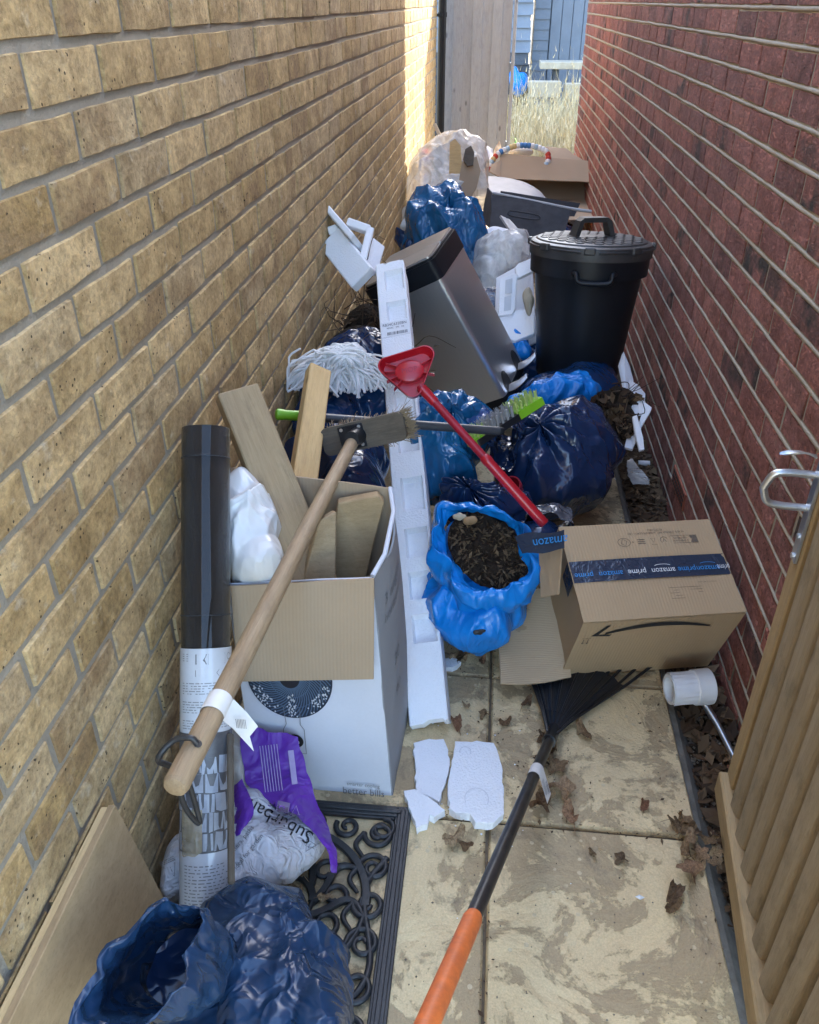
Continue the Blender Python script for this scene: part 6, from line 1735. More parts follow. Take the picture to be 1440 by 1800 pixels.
q = MB(); q.prism([(x, y) for x, y in rrect(b_l + .01, .05, .012)], -.018, .002); q.xf(Matrix.Translation((b_l / 2, 0, 0))); part('brush_back', q, M_BLACKP, gb, GL_, smooth=40)
q = MB(); q.prism([(b_l * .66, -.028), (b_l + .012, -.028), (b_l + .016, 0), (b_l + .012, .028), (b_l * .66, .028)], -.016, .008); part('green_end', q, M_GREEN, gb, GL_, smooth=40)
q = MB(); q.prism([(-.012, -.022), (b_l * .10, -.022), (b_l * .10, .022), (-.012, .022)], -.014, .008); part('green_end', q, M_GREEN, gb, GL_, smooth=40)
r = np.random.RandomState(8)
for i in range(13):
    x = b_l * (.04 + .94 * i / 12)
    for j, y in enumerate((-.018, 0, .018)):
        q = MB()
        for k in range(14):
            a = r.uniform(0, 6.28); b = np.array([x + .003 * math.cos(a), y + .004 * math.sin(a), .004]); e = np.array([x + r.normal() * .004 + .004, y * 1.5 + r.normal() * .004, .040 * r.uniform(.85, 1.05)]); w = np.array([.0009, .0005, 0])
            q.add([b - w, b + w, e + w, e - w], [(0, 1, 2, 3)])
        q.tube([(x, y, .002), (x + .003, y * 1.4, .034)], [.0042, .0048], 6)
        part('tuft', q, M_BRISTLE3 if (i > 7 or i < 2) else M_BRISTLE2, gb, GL_)

# ---- red spin mop frame on its telescopic pole
m0, m1 = at(738, 678, d=2.14), at(958, 922, d=2.06)
mx_ = (m1 - m0) / np.linalg.norm(m1 - m0); ml = np.linalg.norm(m1 - m0)
rm = thing('red_mop', 'red triangular mop frame on a red telescopic pole, resting on the long strip', 'mop', tuple((m0 + m1) / 2))
q = MB(); q.tube([m0, m0 + mx_ * ml * .56], .0105, 16); part('upper_pole', q, M_REDPOLE, rm, world=True, smooth=40)
q = MB(); q.tube([m0 + mx_ * ml * .52, m0 + mx_ * ml * .53, m0 + mx_ * ml * .56, m0 + mx_ * ml * .565, m1 - mx_ * .004, m1], [.0122, .0142, .0142, .0132, .0138, .011], 18); part('lower_pole', q, M_REDP, rm, world=True, smooth=40)
hc2 = at(720, 652, d=2.15); hn = tocam(hc2) * .55 + np.array([-.05, -.2, .95]) ; hn /= np.linalg.norm(hn)
tx = at(762, 640, d=2.16) - at(684, 655, d=2.16); tx -= hn * (tx @ hn); tx /= np.linalg.norm(tx); ty = np.cross(hn, tx)
TM = Matrix(((tx[0], ty[0], hn[0], hc2[0]), (tx[1], ty[1], hn[1], hc2[1]), (tx[2], ty[2], hn[2], hc2[2]), (0, 0, 0, 1)))
def rtri(s, rr=.30, n=8):
    pts = []
    for k in range(3):
        a = math.radians((35, 160, 268)[k]); cx, cy = s * (1 - rr) * math.cos(a) * 1.02, s * (1 - rr) * math.sin(a) * .98
        for j in range(n):
            b = a + math.radians(-60 + 120 * j / (n - 1)); pts.append((cx + s * rr * math.cos(b), cy + s * rr * math.sin(b)))
    return np.array(pts)
T1 = rtri(.080); k = len(T1)
q = MB(); 
def rg(s, z): return np.c_[T1 * s, np.full(k, z)]
rings_ = [rg(.62, -.022), rg(.92, -.016), rg(1.0, .006), rg(1.02, .016), rg(.97, .0165), rg(.94, .006), rg(.84, -.010), rg(.60, -.012), rg(.02, -.012)]
q.grid(np.array(rings_), closed_u=True); hd_ = part('dish', q, M_REDP, rm, WM[rm.name].inverted() @ TM, smooth=45)
q = MB(); q.lathe([(.034, -.012), (.033, .002), (.028, .005), (.0005, .006)], 28, cap0=False); part('hub', q, M_REDP, hd_, Matrix.Diagonal((1.15, .9, 1, 1)), smooth=40)
q = MB(); write(q, 'MOP', .020, (0, 0, .0066)); part('embossed_letters', q, M_REDPOLE, hd_)
for a in (150, 172, 196, 222, 20, -20):
    q = MB(); a = math.radians(a); q.box((0, 0, 0), (.032, .0022, .016), bev=.0006); part('stiffening_rib', q, M_REDP, hd_, Matrix.Rotation(a, 4, 'Z') @ Matrix.Translation((.050, 0, -.004)))
q = MB(); q.tube([at(741, 682, d=2.13), m0 + mx_ * .06], [.014, .0125], 14); part('swivel', q, M_REDP, rm, world=True, smooth=40)

# ---- polystyrene bits on the slabs
def foam(label, pts, t, top=.0, seed=0, name='polystyrene_piece', group=None, ridge=None, z0=.001):
    """broken foam sheet lying on the ground: outline in pixels of its TOP face at height t"""
    P_ = np.array([at(px, py, z=t + z0) for px, py in pts]); r = np.random.RandomState(seed)
    out = []
    for i in range(len(P_)):
        a, b = P_[i], P_[(i + 1) % len(P_)]; L_ = np.linalg.norm(b - a); m = max(1, int(L_ / .012))
        for j in range(m):
            p = a + (b - a) * j / m
            if j: p = p + np.array([*(r.normal(size=2) * .0016), 0])
            out.append(p)
    out = np.array(out); c = out.mean(0); k = len(out)
    low = out.copy(); low[:, 2] = z0; low[:, :2] += r.normal(size=(k, 2)) * .0012
    mid = out.copy(); mid[:, :2] = c[:2] + (out[:, :2] - c[:2]) * .985; mid[:, 2] += .0008
    q = MB(); V = np.concatenate([low, out, mid]); Fc = [(i, (i + 1) % k, k + (i + 1) % k, k + i) for i in range(k)] + [(k + i, k + (i + 1) % k, 2 * k + (i + 1) % k, 2 * k + i) for i in range(k)] + [tuple(range(2 * k, 3 * k)), tuple(range(k - 1, -1, -1))]
    q.add(V, Fc)
    o = solo(name, q, M_EPS, label, 'packing', (c[0], c[1], z0), group, smooth=None)
    bm = bmesh.new(); bm.from_mesh(o.data); bmesh.ops.recalc_face_normals(bm, faces=bm.faces[:]); bm.to_mesh(o.data); bm.free()
    return o
GF = 'broken polystyrene on the slabs'
fo = foam('large white polystyrene piece with a stepped edge, right of the other two on the slabs', [(800, 1303), (838, 1302), (868, 1306), (876, 1325), (882, 1345), (886, 1408), (886, 1430), (868, 1446), (836, 1446), (830, 1436), (826, 1430), (800, 1428), (790, 1420), (787, 1380), (792, 1352), (797, 1330)], .022, seed=1, group=GF)
foam('tall bluish polystyrene piece lying next to the foot of the long strip', [(727, 1306), (745, 1301), (780, 1299), (788, 1318), (791, 1345), (783, 1378), (772, 1410), (760, 1402), (733, 1391), (731, 1360)], .016, seed=2, group=GF)
foam('small angular polystyrene piece at the corner of the doormat', [(710, 1390), (730, 1387), (752, 1400), (768, 1412), (782, 1424), (764, 1436), (756, 1432), (752, 1448), (732, 1457), (722, 1425)], .020, seed=3, group=GF)
foam('small white foam chip against the side of the long strip by the blue sack', [(782, 1158), (798, 1155), (811, 1164), (796, 1174), (783, 1172)], .014, seed=4, group=GF)
q = MB()
for (cx, cy, rr) in ((818, 1322, 11), (838, 1405, 22)):
    c = at(cx, cy, z=.0238); k = 1.7 / F_PX * rr; ring(q, [(c[0] + k * math.cos(a), c[1] + k * 1.1 * math.sin(a)) for a in np.linspace(-.4, 3.6, 24)], .0016, .0262, closed=False)
part('moulded_mark', q, plain('eps_mark_shade', (.64, .65, .68), (.6, .61, .64), 20, .8, 0, 0), fo, world=True)  # mould line drawn flat, its shade put into a darker foam colour

# ---- more foam: corner block on the pedal bin, tray behind the dustbin, shards by the red wall
fc = thing('foam_corner', 'white foam corner block tilted on the pedal bin lid against the buff wall', 'packing', tuple(at(625, 450, d=3.02)))
def foam_slab(name, pts, d, t, par, mat=M_EPS, bev=.003):
    P_ = np.array([at(px, py, d=dd) for (px, py), dd in zip(pts, d if np.ndim(d) else [d] * len(pts))]); P_[:, 0] = np.clip(P_[:, 0], XL + .004, XR - .004)
    c = P_.mean(0); u_, s__, vt = np.linalg.svd(P_ - c); n = vt[2]
    if n @ tocam(c) > 0: n = -n
    k = len(P_); q = MB(); q.add(np.concatenate([P_, P_ + n * t]), [tuple(range(k - 1, -1, -1)), tuple(range(k, 2 * k))] + [(i, (i + 1) % k, k + (i + 1) % k, k + i) for i in range(k)])
    o = part(name, q, mat, par, world=True); bm = bmesh.new(); bm.from_mesh(o.data); bmesh.ops.recalc_face_normals(bm, faces=bm.faces[:])
    bmesh.ops.bevel(bm, geom=bm.edges[:], offset=bev, segments=1, affect='EDGES'); bm.to_mesh(o.data); bm.free(); return o
def bar(name, u0, v0, d0, u1, v1, d1, w, t, par, tilt=(0, 0, 0)):
    p0, p1 = at(u0, v0, d=d0), at(u1, v1, d=d1); X = Vector(p1 - p0); M = frame((p0 + p1) / 2, X, Vector(tocam((p0 + p1) / 2)) + Vector(tilt))
    q = MB(); q.box((0, 0, 0), (X.length, w, t), bev=.004); return part(name, q, M_EPS, par, WM[par.name].inverted() @ M)
bar('ribbed_plate', 583, 421, 2.92, 640, 492, 2.80, .096, .040, fc, (-.6, 0, .25))
bar('upper_rib', 566, 356, 2.98, 628, 428, 2.86, .022, .085, fc, (-.3, 0, .5))
bar('step_block', 580, 408, 2.93, 596, 402, 2.92, .030, .05, fc, (-.3, 0, .5))
bar('u_lip', 612, 392, 2.90, 652, 406, 2.90, .026, .07, fc, (0, 0, .6))
bar('u_lip', 650, 410, 2.90, 636, 466, 2.84, .026, .07, fc, (0, 0, .4))
bar('side_plate', 664, 428, 2.94, 650, 476, 2.86, .055, .022, fc, (1.3, 0, .2))
bar('end_tab', 648, 468, 2.83, 650, 480, 2.82, .020, .03, fc)
for k in range(3):
    q = MB(); a = at(590 + 13 * k, 448 + 13 * k, d=2.875 - .025 * k); b = at(612 + 13 * k, 430 + 13 * k, d=2.865 - .025 * k); q.tube([a, (a + b) / 2, b], [.004, .007, .004], 8); part('moulded_rib', q, M_EPS, fc, world=True, smooth=60)

ft = thing('foam_tray', 'white foam packing tray with square windows wedged left of the dustbin', 'packing', tuple(at(900, 520, d=3.6)))
foam_slab('tray_back', [(872, 488), (905, 470), (912, 462), (935, 455), (945, 600), (925, 610), (880, 590), (870, 555)], [3.66, 3.66, 3.66, 3.66, 3.55, 3.55, 3.58, 3.62], .03, ft)
foam_slab('tray_floor', [(876, 556), (905, 545), (940, 540), (940, 585), (905, 600), (882, 588)], [3.50, 3.5, 3.5, 3.44, 3.44, 3.46], .03, ft)
fw = foam_slab('window_frame', [(878, 490), (902, 480), (910, 482), (906, 544), (900, 552), (876, 556)], [3.52, 3.52, 3.52, 3.49, 3.48, 3.49], .03, ft)
for (x0, y0, x1, y1) in ((889, 492, 901, 515), (887, 522, 899, 545)):
    foam_slab('window_recess_shade', [(x0, y0), (x1, y0 - 3), (x1 - 1, y1), (x0 - 1, y1 + 1)], 3.485, .004, ft, plain('eps_recess_shade', (.60, .62, .66), (.56, .58, .62), 20, .8, 0, 0), .0008)  # darker foam plate; the window's shade is put into its colour
foam_slab('top_lip', [(905, 470), (913, 462), (937, 452), (938, 476), (915, 486), (908, 490)], [3.55, 3.55, 3.55, 3.53, 3.52, 3.53], .02, ft)
solo('shell', blob_mb([lobe(929, 530, 3.40, 9, 24, .02)], 95, amp=.012, f=40, res=(30, 24)), M_PALE, 'pale crumpled paper wad in the foam tray beside the dustbin', 'paper', tuple(at(929, 530, d=3.40)), smooth=60).name = 'paper_wad'

GS = 'foam shards by the red wall'
def shard(label, pts, d, t=.014):
    t_ = thing('foam_shard', label, 'packing', tuple(np.mean([at(px, py, d=dd) for (px, py), dd in zip(pts, d)], 0)), GS)
    foam_slab('foam_plate', pts, d, t, t_, M_EPS, .0012); return t_
shard('tall narrow foam shard standing behind the leaf mould at the red wall', [(1090, 640), (1097, 618), (1108, 645), (1114, 668), (1112, 700), (1100, 690), (1095, 660)], [3.12, 3.14, 3.12, 3.08, 3.02, 3.02, 3.06])
shard('kinked white foam shard leaning on the red wall above the leaf litter', [(1108, 668), (1122, 676), (1135, 692), (1134, 706), (1122, 712), (1112, 700)], [2.96, 2.97, 2.97, 2.94, 2.93, 2.93])
shard('broad pale foam shard with a chamfered corner nearest the air brick', [(1112, 702), (1122, 698), (1146, 716), (1144, 722), (1128, 750), (1112, 790), (1098, 786), (1106, 750)], [2.88, 2.88, 2.86, 2.85, 2.82, 2.80, 2.80, 2.84])
shard('thin upright foam shard in front of the broad one', [(1112, 732), (1120, 729), (1131, 770), (1133, 790), (1124, 792), (1116, 760)], [2.78, 2.78, 2.75, 2.73, 2.73, 2.76], .012)
# small white tube and scraps in the gutter
wt0, wt1 = at(1122, 814, z=-.035), at(1142, 815, z=-.035)
q = MB(); q.tube([wt0, wt1], .011, 14); solo('white_tube', q, M_PVCP, 'short white plastic tube lying in the leaf litter by the red wall', 'tube', tuple(wt0), smooth=40)
q = film([[at(1098, 825, z=-.03), at(1108, 818, z=-.02), at(1118, 835, z=-.03)], [at(1100, 850, z=-.035), at(1120, 848, z=-.015), at(1136, 856, z=-.03)], [at(1108, 872, z=-.04), at(1126, 868, z=-.03), at(1140, 872, z=-.04)]], 97, .010, 20)
solo('film_scrap', q, M_CLEAR2, 'crumpled clear film scrap on the litter by the air brick', 'film', tuple(at(1115, 850, z=-.03)), smooth=60)

# ---- white pipe end wrapped in paper with a steel pole, by the gate
c0, c1_ = at(1176, 1212, z=.055), at(1248, 1206, z=.055)
wp = thing('white_pipe', 'short white plastic pipe wrapped in paper beside the parcel box', 'pipe', tuple(c0))
dx = (c1_ - c0) / np.linalg.norm(c1_ - c0)
def tubeshell(a, b, r0, r1, n=30):
    q = MB(); q.tube([a, b], [r0, r0], n, cap=False); q.tube([b, a], [r1, r1], n, cap=False)
    return q
PMx = frame(c0, Vector(dx))
q = MB(); L_ = float(np.linalg.norm(c1_ - c0)); q.lathe([(.030, 0), (.0375, 0), (.0375, L_ * .55), (.0445, L_ * .60), (.0450, L_ * .98), (.0420, L_), (.038, L_), (.036, L_ * .7), (.030, L_ * .5), (.030, 0)], 40, cap0=False, cap1=False)
me = q.mesh('pipe_shell', M_PVCP); autosmooth(me, 40); link('pipe_shell', me, WM[wp.name].inverted() @ PMx @ Matrix.Rotation(math.pi / 2, 4, 'Y'), wp)
q = MB(); G = []; n9 = Noise(9)
for a in np.linspace(-2.2, 2.6, 34):
    G.append([(x, (.0392 + .0022 * abs(math.sin(9 * a + 20 * x)) + .012 * max(0, a - 2.0)) * math.sin(a), (.0392 + .002 * abs(math.sin(9 * a + 20 * x)) + .012 * max(0, a - 2.0)) * math.cos(a)) for x in np.linspace(.003, L_ * (.62 + .05 * math.sin(a * 3)), 8)])
q.sheet(np.array(G), .0008); link('paper_wrap', q.mesh('paper_wrap', M_PAPER), WM[wp.name].inverted() @ PMx, wp)
q = MB(); q.tube([at(1236, 1232, z=.01), at(1262, 1275, z=-.022), at(1292, 1335, z=-.040), at(1310, 1375, z=-.046)], [.0078] * 4, 12); q.tube([at(1236, 1232, z=.01), at(1254, 1262, z=-.016)], .0095, 12)
solo('steel_pole', q, M_GALV, 'thin steel pole end lying in the gravel under the white pipe', 'pole', tuple(at(1270, 1290, z=-.03)), smooth=40)

# ---- dead leaves
def leaf_mesh(seed, lobed=True):
    r = np.random.RandomState(seed); n = 22; out = []
    for i in range(n):
        a = 2 * math.pi * i / n
        rr = (.46 + .34 * abs(math.cos(2.5 * a)) ** 1.3 if lobed else .55) + r.uniform(-.06, .06)
        out.append((rr * math.cos(a) * (1.0 if lobed else 1.2), rr * math.sin(a) * (1.0 if lobed else .62)))
    V = [(0, 0, 0)]; ph = r.uniform(0, 6.28); cu = r.uniform(.6, 1.25)
    for k in (.5, 1.0):
        for (x, y) in out:
            z = cu * k * k * (.42 * math.sin(2 * math.atan2(y, x) + ph) + .25 * math.sin(3 * math.atan2(y, x) + 2 * ph)) * .8 + .12 * k * r.uniform(-1, 1)
            V.append((x * k, y * k, z))
    V = np.array(V); V[:, 2] -= V[:, 2].min()
    Fc = [(0, 1 + i, 1 + (i + 1) % n) for i in range(n)] + [(1 + i, 1 + n + i, 1 + n + (i + 1) % n, 1 + (i + 1) % n) for i in range(n)]
    q = MB(); q.add(V, Fc)
    st = bez([(.0, 0, V[0, 2]), (-.5, .03, V[0, 2] + .05), (-1.0, .12 * r.uniform(-1, 1), .12)], 3); q.tube(st, [.022] * (len(st) - 1) + [.012], 4)
    me = q.mesh('leaf', M_LEAF, True); return me
LM = [leaf_mesh(k, k % 3 == 0) for k in range(9)]
lr = random.Random(14); ORD = ['nearest', 'second nearest', 'third nearest', 'fourth nearest', 'fifth nearest', 'sixth nearest', 'seventh nearest', 'eighth nearest', 'ninth nearest', 'tenth nearest', 'eleventh nearest', 'twelfth nearest', 'thirteenth nearest', 'farthest']; GL = 'dead leaves fallen along the alley'
def leaf(px, py, size, label, z=.001, k=None, sc=None, flat=.9):
    p = at(px, py, z=z); o = link('dead_leaf', LM[lr.randrange(9) if k is None else k], Matrix.Translation(Vector(p)) @ Matrix.Rotation(lr.uniform(0, 6.28), 4, 'Z') @ Matrix.Rotation(lr.uniform(-.25, .25), 4, 'X') @ Matrix.Diagonal((size, size, size * flat, 1)))
    return tag(o, label, 'leaf', GL)
for px, py, s, lab in [
    (800, 1483, .042, 'curled brown leaf on the slab below the large polystyrene piece'),
    (815, 1490, .030, 'small dark leaf touching the curled brown leaf below the polystyrene'),
    (806, 1275, .038, 'flat brown leaf right of the foot of the long strip'),
    (1000, 1440, .040, 'dark pointed leaf with a long stalk at the slab joint right of the rake label'),
    (985, 1395, .040, 'tan crumpled leaf just above the dark pointed leaf by the rake pole'),
    (1130, 1418, .026, 'small round brown leaf alone on the middle slab'),
    (1025, 1292, .046, 'black curled leaf under the edge of the rake fan'),
    (925, 1240, .030, 'dark leaf beside the left edge of the rake fan'),
    (1185, 1575, .042, 'pale tan curled leaf alone on the near slab'),
    (1178, 1598, .030, 'thin broken leaf stalk curl below the pale tan leaf'),
    (1195, 1452, .042, 'dark lobed leaf at the head of the drift by the gate foot'),
    (1092, 1515, .020, 'tiny pinkish leaf left of the drift on the near slab'),
    (1042, 1502, .016, 'tiny dark leaf curl on the near slab left of the pinkish one'),
    (888, 1275, .026, 'thin dark leaf scrap between strip foot and rake')]:
    leaf(px, py, s, lab)
def drift(n, x0, x1, y0, y1, s0, s1, what, z):
    P_ = sorted([(lr.uniform(x0, x1), lr.uniform(y0, y1)) for _ in range(n)], key=lambda p: -p[1])
    for i, (px, py) in enumerate(P_): leaf(px, py, lr.uniform(s0, s1), f'{ORD[i]} of the leaves {what}', z + .008 * lr.random(), flat=.95)
drift(8, 945, 985, 1285, 1420, .022, .036, 'in the loose line right of the rake pole', .001)
drift(13, 1185, 1262, 1440, 1545, .020, .038, 'drifted between the slab edge and gate foot', .001)
drift(13, 1205, 1290, 1260, 1440, .020, .034, 'on the gravel between slab and gate', -.055)
drift(12, 785, 862, 1128, 1166, .020, .034, 'heaped at the foot of the blue soil sack', .002)
drift(11, 1110, 1165, 820, 900, .018, .032, 'on the litter beneath the air brick', -.050)
drift(7, 715, 860, 1228, 1262, .012, .020, 'in the damp patch by the long strip foot', .001)
drift(7, 520, 640, 1480, 1640, .020, .032, 'caught among the doormat scrolls', .010)
# crumbs and grit on the slabs
q = MB(); r = np.random.RandomState(33)
for i in range(420):
    x, y = r.uniform(-.1, .5), r.uniform(.55, 2.6); s = r.uniform(.0008, .0028); c = np.array([x, y, .0022]); q.add(OCT * s * r.uniform(.5, 1.3, (6, 1)) * np.array([1, 1, .6]) + c, OF)
tag(part('grit', q, M_STONES), 'grit and crumbs scattered over the slabs', 'grit', kind='stuff')
q = MB(); r = np.random.RandomState(44)
for i in range(520):
    k = r.randint(4)
    if k == 0: x, y = .50 - abs(r.normal()) * .05, r.uniform(.7, 2.6)
    elif k == 1: x, y = .055 + r.normal() * .012, r.uniform(.7, 1.9)
    elif k == 2: x, y = r.uniform(-.1, .5), 1.175 + r.normal() * .012 + (.45 if r.rand() < .5 else 0)
    else: x, y = r.normal() * .06 + .19, r.normal() * .16 + 1.38
    L_ = r.uniform(.001, .0045) * (2.2 if r.rand() < .1 else 1); a = r.normal(size=3); a[2] *= .25; a /= np.linalg.norm(a); b = np.cross(a, np.array([.1, .1, 1.])); c = np.array([x, y, .003 + r.uniform(0, .002)])
    q.add([c - a * L_, c - b * L_ * .5, c + a * L_, c + b * L_ * .5], [(0, 1, 2), (0, 2, 3)])
tag(part('leaf_crumbs', q, M_LITTER), 'crushed leaf crumbs and dirt along the slab joints', 'crumbs', kind='stuff')
q = MB()
for i in range(70):
    x, y = (r.normal() * .09 + .01, r.normal() * .10 + 1.28) if i < 45 else (r.uniform(.45, .6), r.uniform(1.2, 2.9)); s = r.uniform(.0012, .0032)
    q.add(OCT * s * r.uniform(.6, 1.2, (6, 1)) + np.array([x, y, .003 if x < .5 else -.05]), OF)
tag(part('polystyrene_crumbs', q, M_EPS), 'white polystyrene crumbs round the broken pieces', 'crumbs', kind='stuff')
for px, py, s, lab in ((1125, 1577, .007, 'white chip of stone on the near slab left of the tan leaf'), (1120, 833, .006, 'white chip on the gutter litter')):
    c = at(px, py, z=.003); q = MB(); q.add(OCT * s * np.array([1.4, .8, .5]) + c, OF); solo('stone_chip', q, M_PVCP, lab, 'stone', tuple(c))

# ---- far heap: open brown carton, charcoal storage box, foam sheet, beaded hoop, scraps
oc = thing('open_carton', 'brown carton lying open with a raised flap at the far end of the heap', 'carton', tuple(at(960, 330, d=6.0)))
def card4(name, pts, d, par, t=.006, mat=M_CARD_D):
    P_ = [at(px, py, d=dd) for (px, py), dd in zip(pts, d)]
    q = quad_sheet(P_[0], P_[1], P_[2], P_[3], t, 7, .0, 1., .006); return part(name, q, mat, par, world=True, smooth=50)
card4('raised_flap', [(879, 314), (1040, 320), (1039, 284), (879, 270)], [6.02, 6.02, 6.15, 6.15], oc)
card4('left_flap', [(860, 302), (880, 312), (880, 282), (864, 290)], [5.95, 6.0, 6.1, 6.05], oc)
card4('top_panel', [(880, 313), (1041, 320), (1050, 306), (884, 300)], [6.03, 6.03, 6.6, 6.6], oc)
card4('left_panel', [(872, 392), (892, 350), (890, 306), (872, 312)], [5.7, 6.3, 6.4, 6.0], oc)
card4('inside_back', [(900, 372), (1042, 372), (1042, 318), (890, 312)], [6.2, 6.2, 6.35, 6.35], oc)
card4('inside_floor', [(880, 392), (1050, 385), (1042, 350), (890, 345)], [5.6, 5.6, 6.3, 6.3], oc)
card4('side_panel', [(1046, 376), (1053, 360), (1042, 310), (1036, 322)], [5.62, 5.75, 6.25, 6.1], oc, .008, M_WHITEBOX)
card4('far_flap', [(955, 285), (1025, 282), (995, 262), (960, 258)], [6.3, 6.4, 6.55, 6.5], oc)
fs = thing('foam_sheet', 'pale grey curved foam sheet lying in front of the open carton', 'packing', tuple(at(905, 335, d=5.7)))
G = [[at(px, py, d=dd) for px, py, dd in row] for row in ([(857, 312, 5.9), (885, 314, 5.95), (920, 322, 5.95), (945, 336, 5.9), (958, 350, 5.85)], [(856, 328, 5.75), (885, 332, 5.75), (915, 338, 5.75), (940, 346, 5.72), (956, 356, 5.7)], [(855, 344, 5.62), (885, 346, 5.6), (912, 350, 5.6), (938, 356, 5.58), (952, 364, 5.58)])]
q = MB(); q.sheet(np.array([bez(g, 4) for g in G]), .02); part('curved_sheet', q, M_GREYBOARD, fs, world=True, smooth=60)
sb = thing('storage_box', 'charcoal fabric storage box with stitched handle tilted behind the dustbin', 'box', tuple(at(930, 380, d=5.0)))
def face4(name, pts, d, par, mat, t=.01): return card4(name, pts, d, par, t, mat)
face4('front_face', [(862, 402), (985, 432), (1005, 368), (866, 340)], [4.85, 4.75, 4.85, 4.98], sb, M_FABRIC)
face4('left_face', [(848, 390), (862, 402), (866, 340), (858, 330)], [5.05, 4.86, 4.99, 5.15], sb, M_FABRIC)
face4('inside_face', [(880, 372), (1010, 380), (1020, 358), (880, 336)], [5.4, 5.35, 5.35, 5.4], sb, M_FABRIC)
a = [at(px, py, d=dd) for px, py, dd in ((866, 339, 4.97), (935, 353, 4.92), (1005, 367, 4.84), (1040, 372, 4.8))]
q = MB(); q.tube(bez(a, 5), .009, 8); part('piped_rim', q, M_GREYBOARD, sb, world=True, smooth=60)
hp_ = [at(px, py, d=4.80) for px, py in ((896, 370), (944, 378), (944, 386), (897, 379))]
q = MB(); q.tube(bez(hp_ + [hp_[0]], 6), .004, 6); part('stitched_handle', q, M_FABRIC, sb, world=True, smooth=60)
card4('base_edge', [(862, 410), (930, 428), (930, 416), (862, 402)], [4.9, 4.85, 4.83, 4.86], sb, .01, M_FABRIC)
# thin grey panel in front of the storage box
gp_ = thing('thin_panel', 'thin pale grey panel leaning between film bag and storage box', 'panel', tuple(at(910, 420, d=4.3)))
card4('sheet', [(932, 462), (945, 440), (895, 388), (879, 380)], [4.0, 4.1, 4.5, 4.45], gp_, .012, M_GREYBOARD)
# hoop of coloured beads
hoop = thing('beaded_hoop', 'beaded toy hoop in red, blue, yellow and white resting on the open carton', 'hoop', tuple(at(915, 265, d=6.3)))
arc = bez([at(px, py, d=6.12) for px, py in ((858, 300), (864, 285), (876, 270), (893, 261), (910, 256), (930, 256), (948, 260), (962, 268), (964, 282), (958, 292))], 10)
seg = np.r_[0, np.cumsum(np.linalg.norm(np.diff(arc, axis=0), axis=1))]; tot = seg[-1]
cols = {'white': M_INKWHITE, 'red': plain('bead_red', (.55, .05, .03)), 'blue': plain('bead_blue', (.06, .22, .52)), 'yellow': plain('bead_yellow', (.62, .46, .20)), 'pale': plain('bead_pale_blue', (.40, .55, .66))}
seq = ['red', 'white', 'pale', 'yellow', 'red', 'white', 'blue', 'white', 'pale', 'yellow', 'yellow', 'white', 'blue', 'blue', 'blue', 'white', 'pale', 'white', 'white', 'white', 'red', 'red', 'white', 'pale']
for i, c in enumerate(seq):
    s0_, s1_ = tot * i / len(seq), tot * (i + .96) / len(seq); P_ = np.array([[np.interp(s, seg, arc[:, k]) for k in range(3)] for s in np.linspace(s0_, s1_, 4)])
    q = MB(); q.tube(P_, [.017, .021, .021, .017], 10); part('bead', q, cols[c], hoop, world=True, smooth=60)
# white tray under the hoop, red lid by the wall, stick, card scraps
q = blob_mb([lobe(915, 268, 6.3, 22, 7, .06)], 99, amp=.01, f=12, res=(40, 24)); solo('white_bag_scrap', q, M_WHITEFILM, 'white plastic scrap under the beaded hoop', 'scrap', tuple(at(915, 268, d=6.3)), smooth=60)
q = MB(); q.box((0, 0, 0), (.16, .22, .05), bev=.006); q.xf(Matrix.Translation(tuple(at(738, 268, d=6.3))) @ Matrix.Rotation(.3, 4, 'Y')); solo('red_tub', q, M_REDP, 'dark red plastic tub between the milky sack and the buff wall', 'tub', tuple(at(738, 268, d=6.3)))
a, b = at(785, 262, d=6.6), at(764, 218, d=6.9); plank('timber_lath', 'thin pale lath sticking up behind the milky sack', a, b, .03, .012, tocam(a), M_PALE)
cs = thing('card_scrap', 'small torn card corner sticking up between milky sack and hoop', 'card', tuple(at(872, 270, d=6.3)))
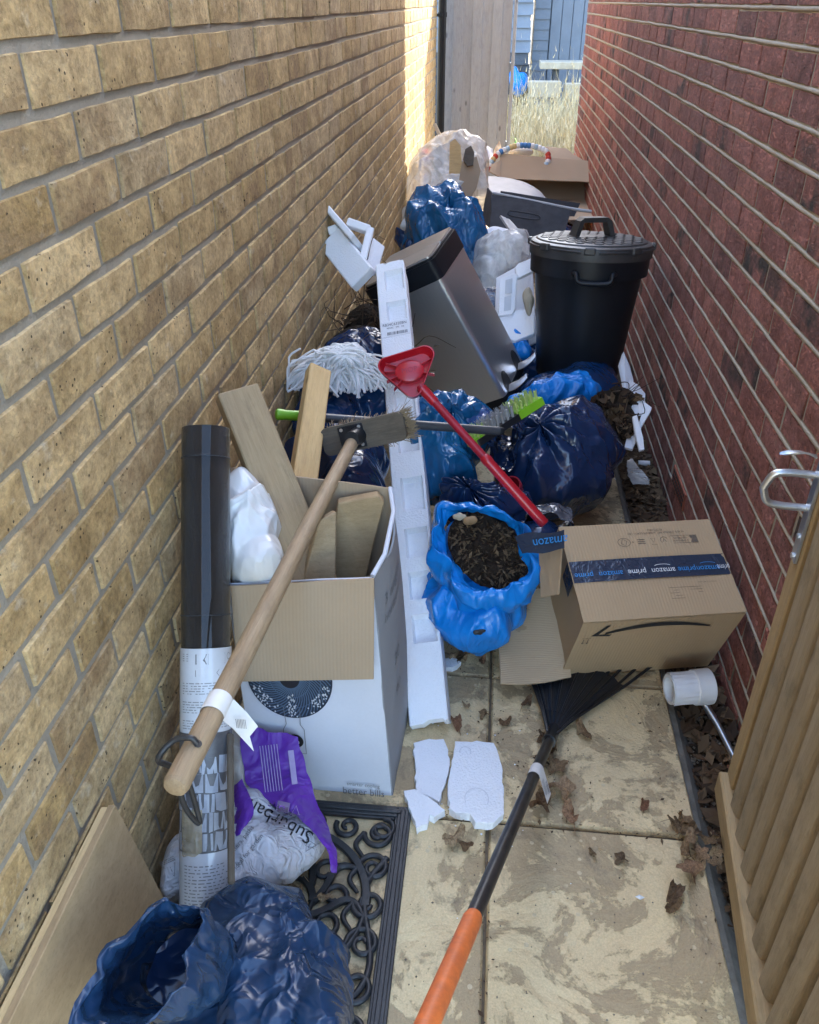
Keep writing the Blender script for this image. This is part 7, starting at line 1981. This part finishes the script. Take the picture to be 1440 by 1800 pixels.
card4('card', [(866, 274), (884, 266), (878, 248), (870, 262)], [6.3, 6.32, 6.4, 6.35], cs)
wb = thing('paper_scrap', 'white paper corner right of the milky sack', 'paper', tuple(at(862, 270, d=6.2)))
card4('paper', [(852, 278), (868, 282), (866, 262), (856, 256)], [6.2, 6.2, 6.25, 6.25], wb, .003, M_PAPER)
# hidden filling under the far heap so nothing floats
for i, (l, lab, m) in enumerate([([lobe(940, 440, 5.5, 100, 45, .3)], 'dark liner under the charcoal storage box', M_NAVY2), ([lobe(780, 400, 5.3, 70, 60, .3)], 'dark liner under the milky sack', M_NAVY2), ([lobe(955, 425, 6.2, 80, 30, .3)], 'dark liner under the open carton', M_NAVY2), ([lobe(640, 640, 2.85, 80, 60, .2)], 'dark liner under the root clump', M_NAVY2)]):
    bag(lab, l, 110 + i, m, None, 'bin_bag', amp=.03, f=7, floor=.0, res=(70, 44))
# blue sack and dark junk in the garden beyond
solo('blue_sack', blob_mb([lobe(915, 150, 10.2, 12, 18, .12), lobe(905, 140, 10.2, 8, 22, .1)], 120, amp=.06, f=6, res=(50, 30)), M_BLUE, 'blue plastic sack half hidden by the fence in the garden', 'sack', tuple(at(913, 160, d=10.2)), smooth=70)
heap('brush_pile', 'grey brushwood pile left behind the dry grass', [lobe(912, 160, 10.4, 16, 30, .2)], 121, 60, 0, None, 40, M_STRAW, 'brushwood')
slab_poly('garden_log', 'pale log end at the left foot of the dry grass', [at(900, 205, d=9.6), at(908, 200, d=9.6), at(918, 228, d=9.5), at(912, 238, d=9.5)], .12, M_PALE, 'log')

q = MB(); q.lathe([(.026, 0), (.030, .045), (.034, .046), (.034, .060), (.030, .060), (.029, .048), (.024, .004)], 28); q.xf(Matrix.Translation(tuple(at(908, 872, d=2.44))) @ Matrix.Rotation(.5, 4, 'X') @ Matrix.Rotation(-.4, 4, 'Y'))
solo('plant_pot', q, M_REDPOLE, 'small dark red plant pot tucked behind the red pole', 'pot', tuple(at(908, 872, d=2.44)), smooth=40)
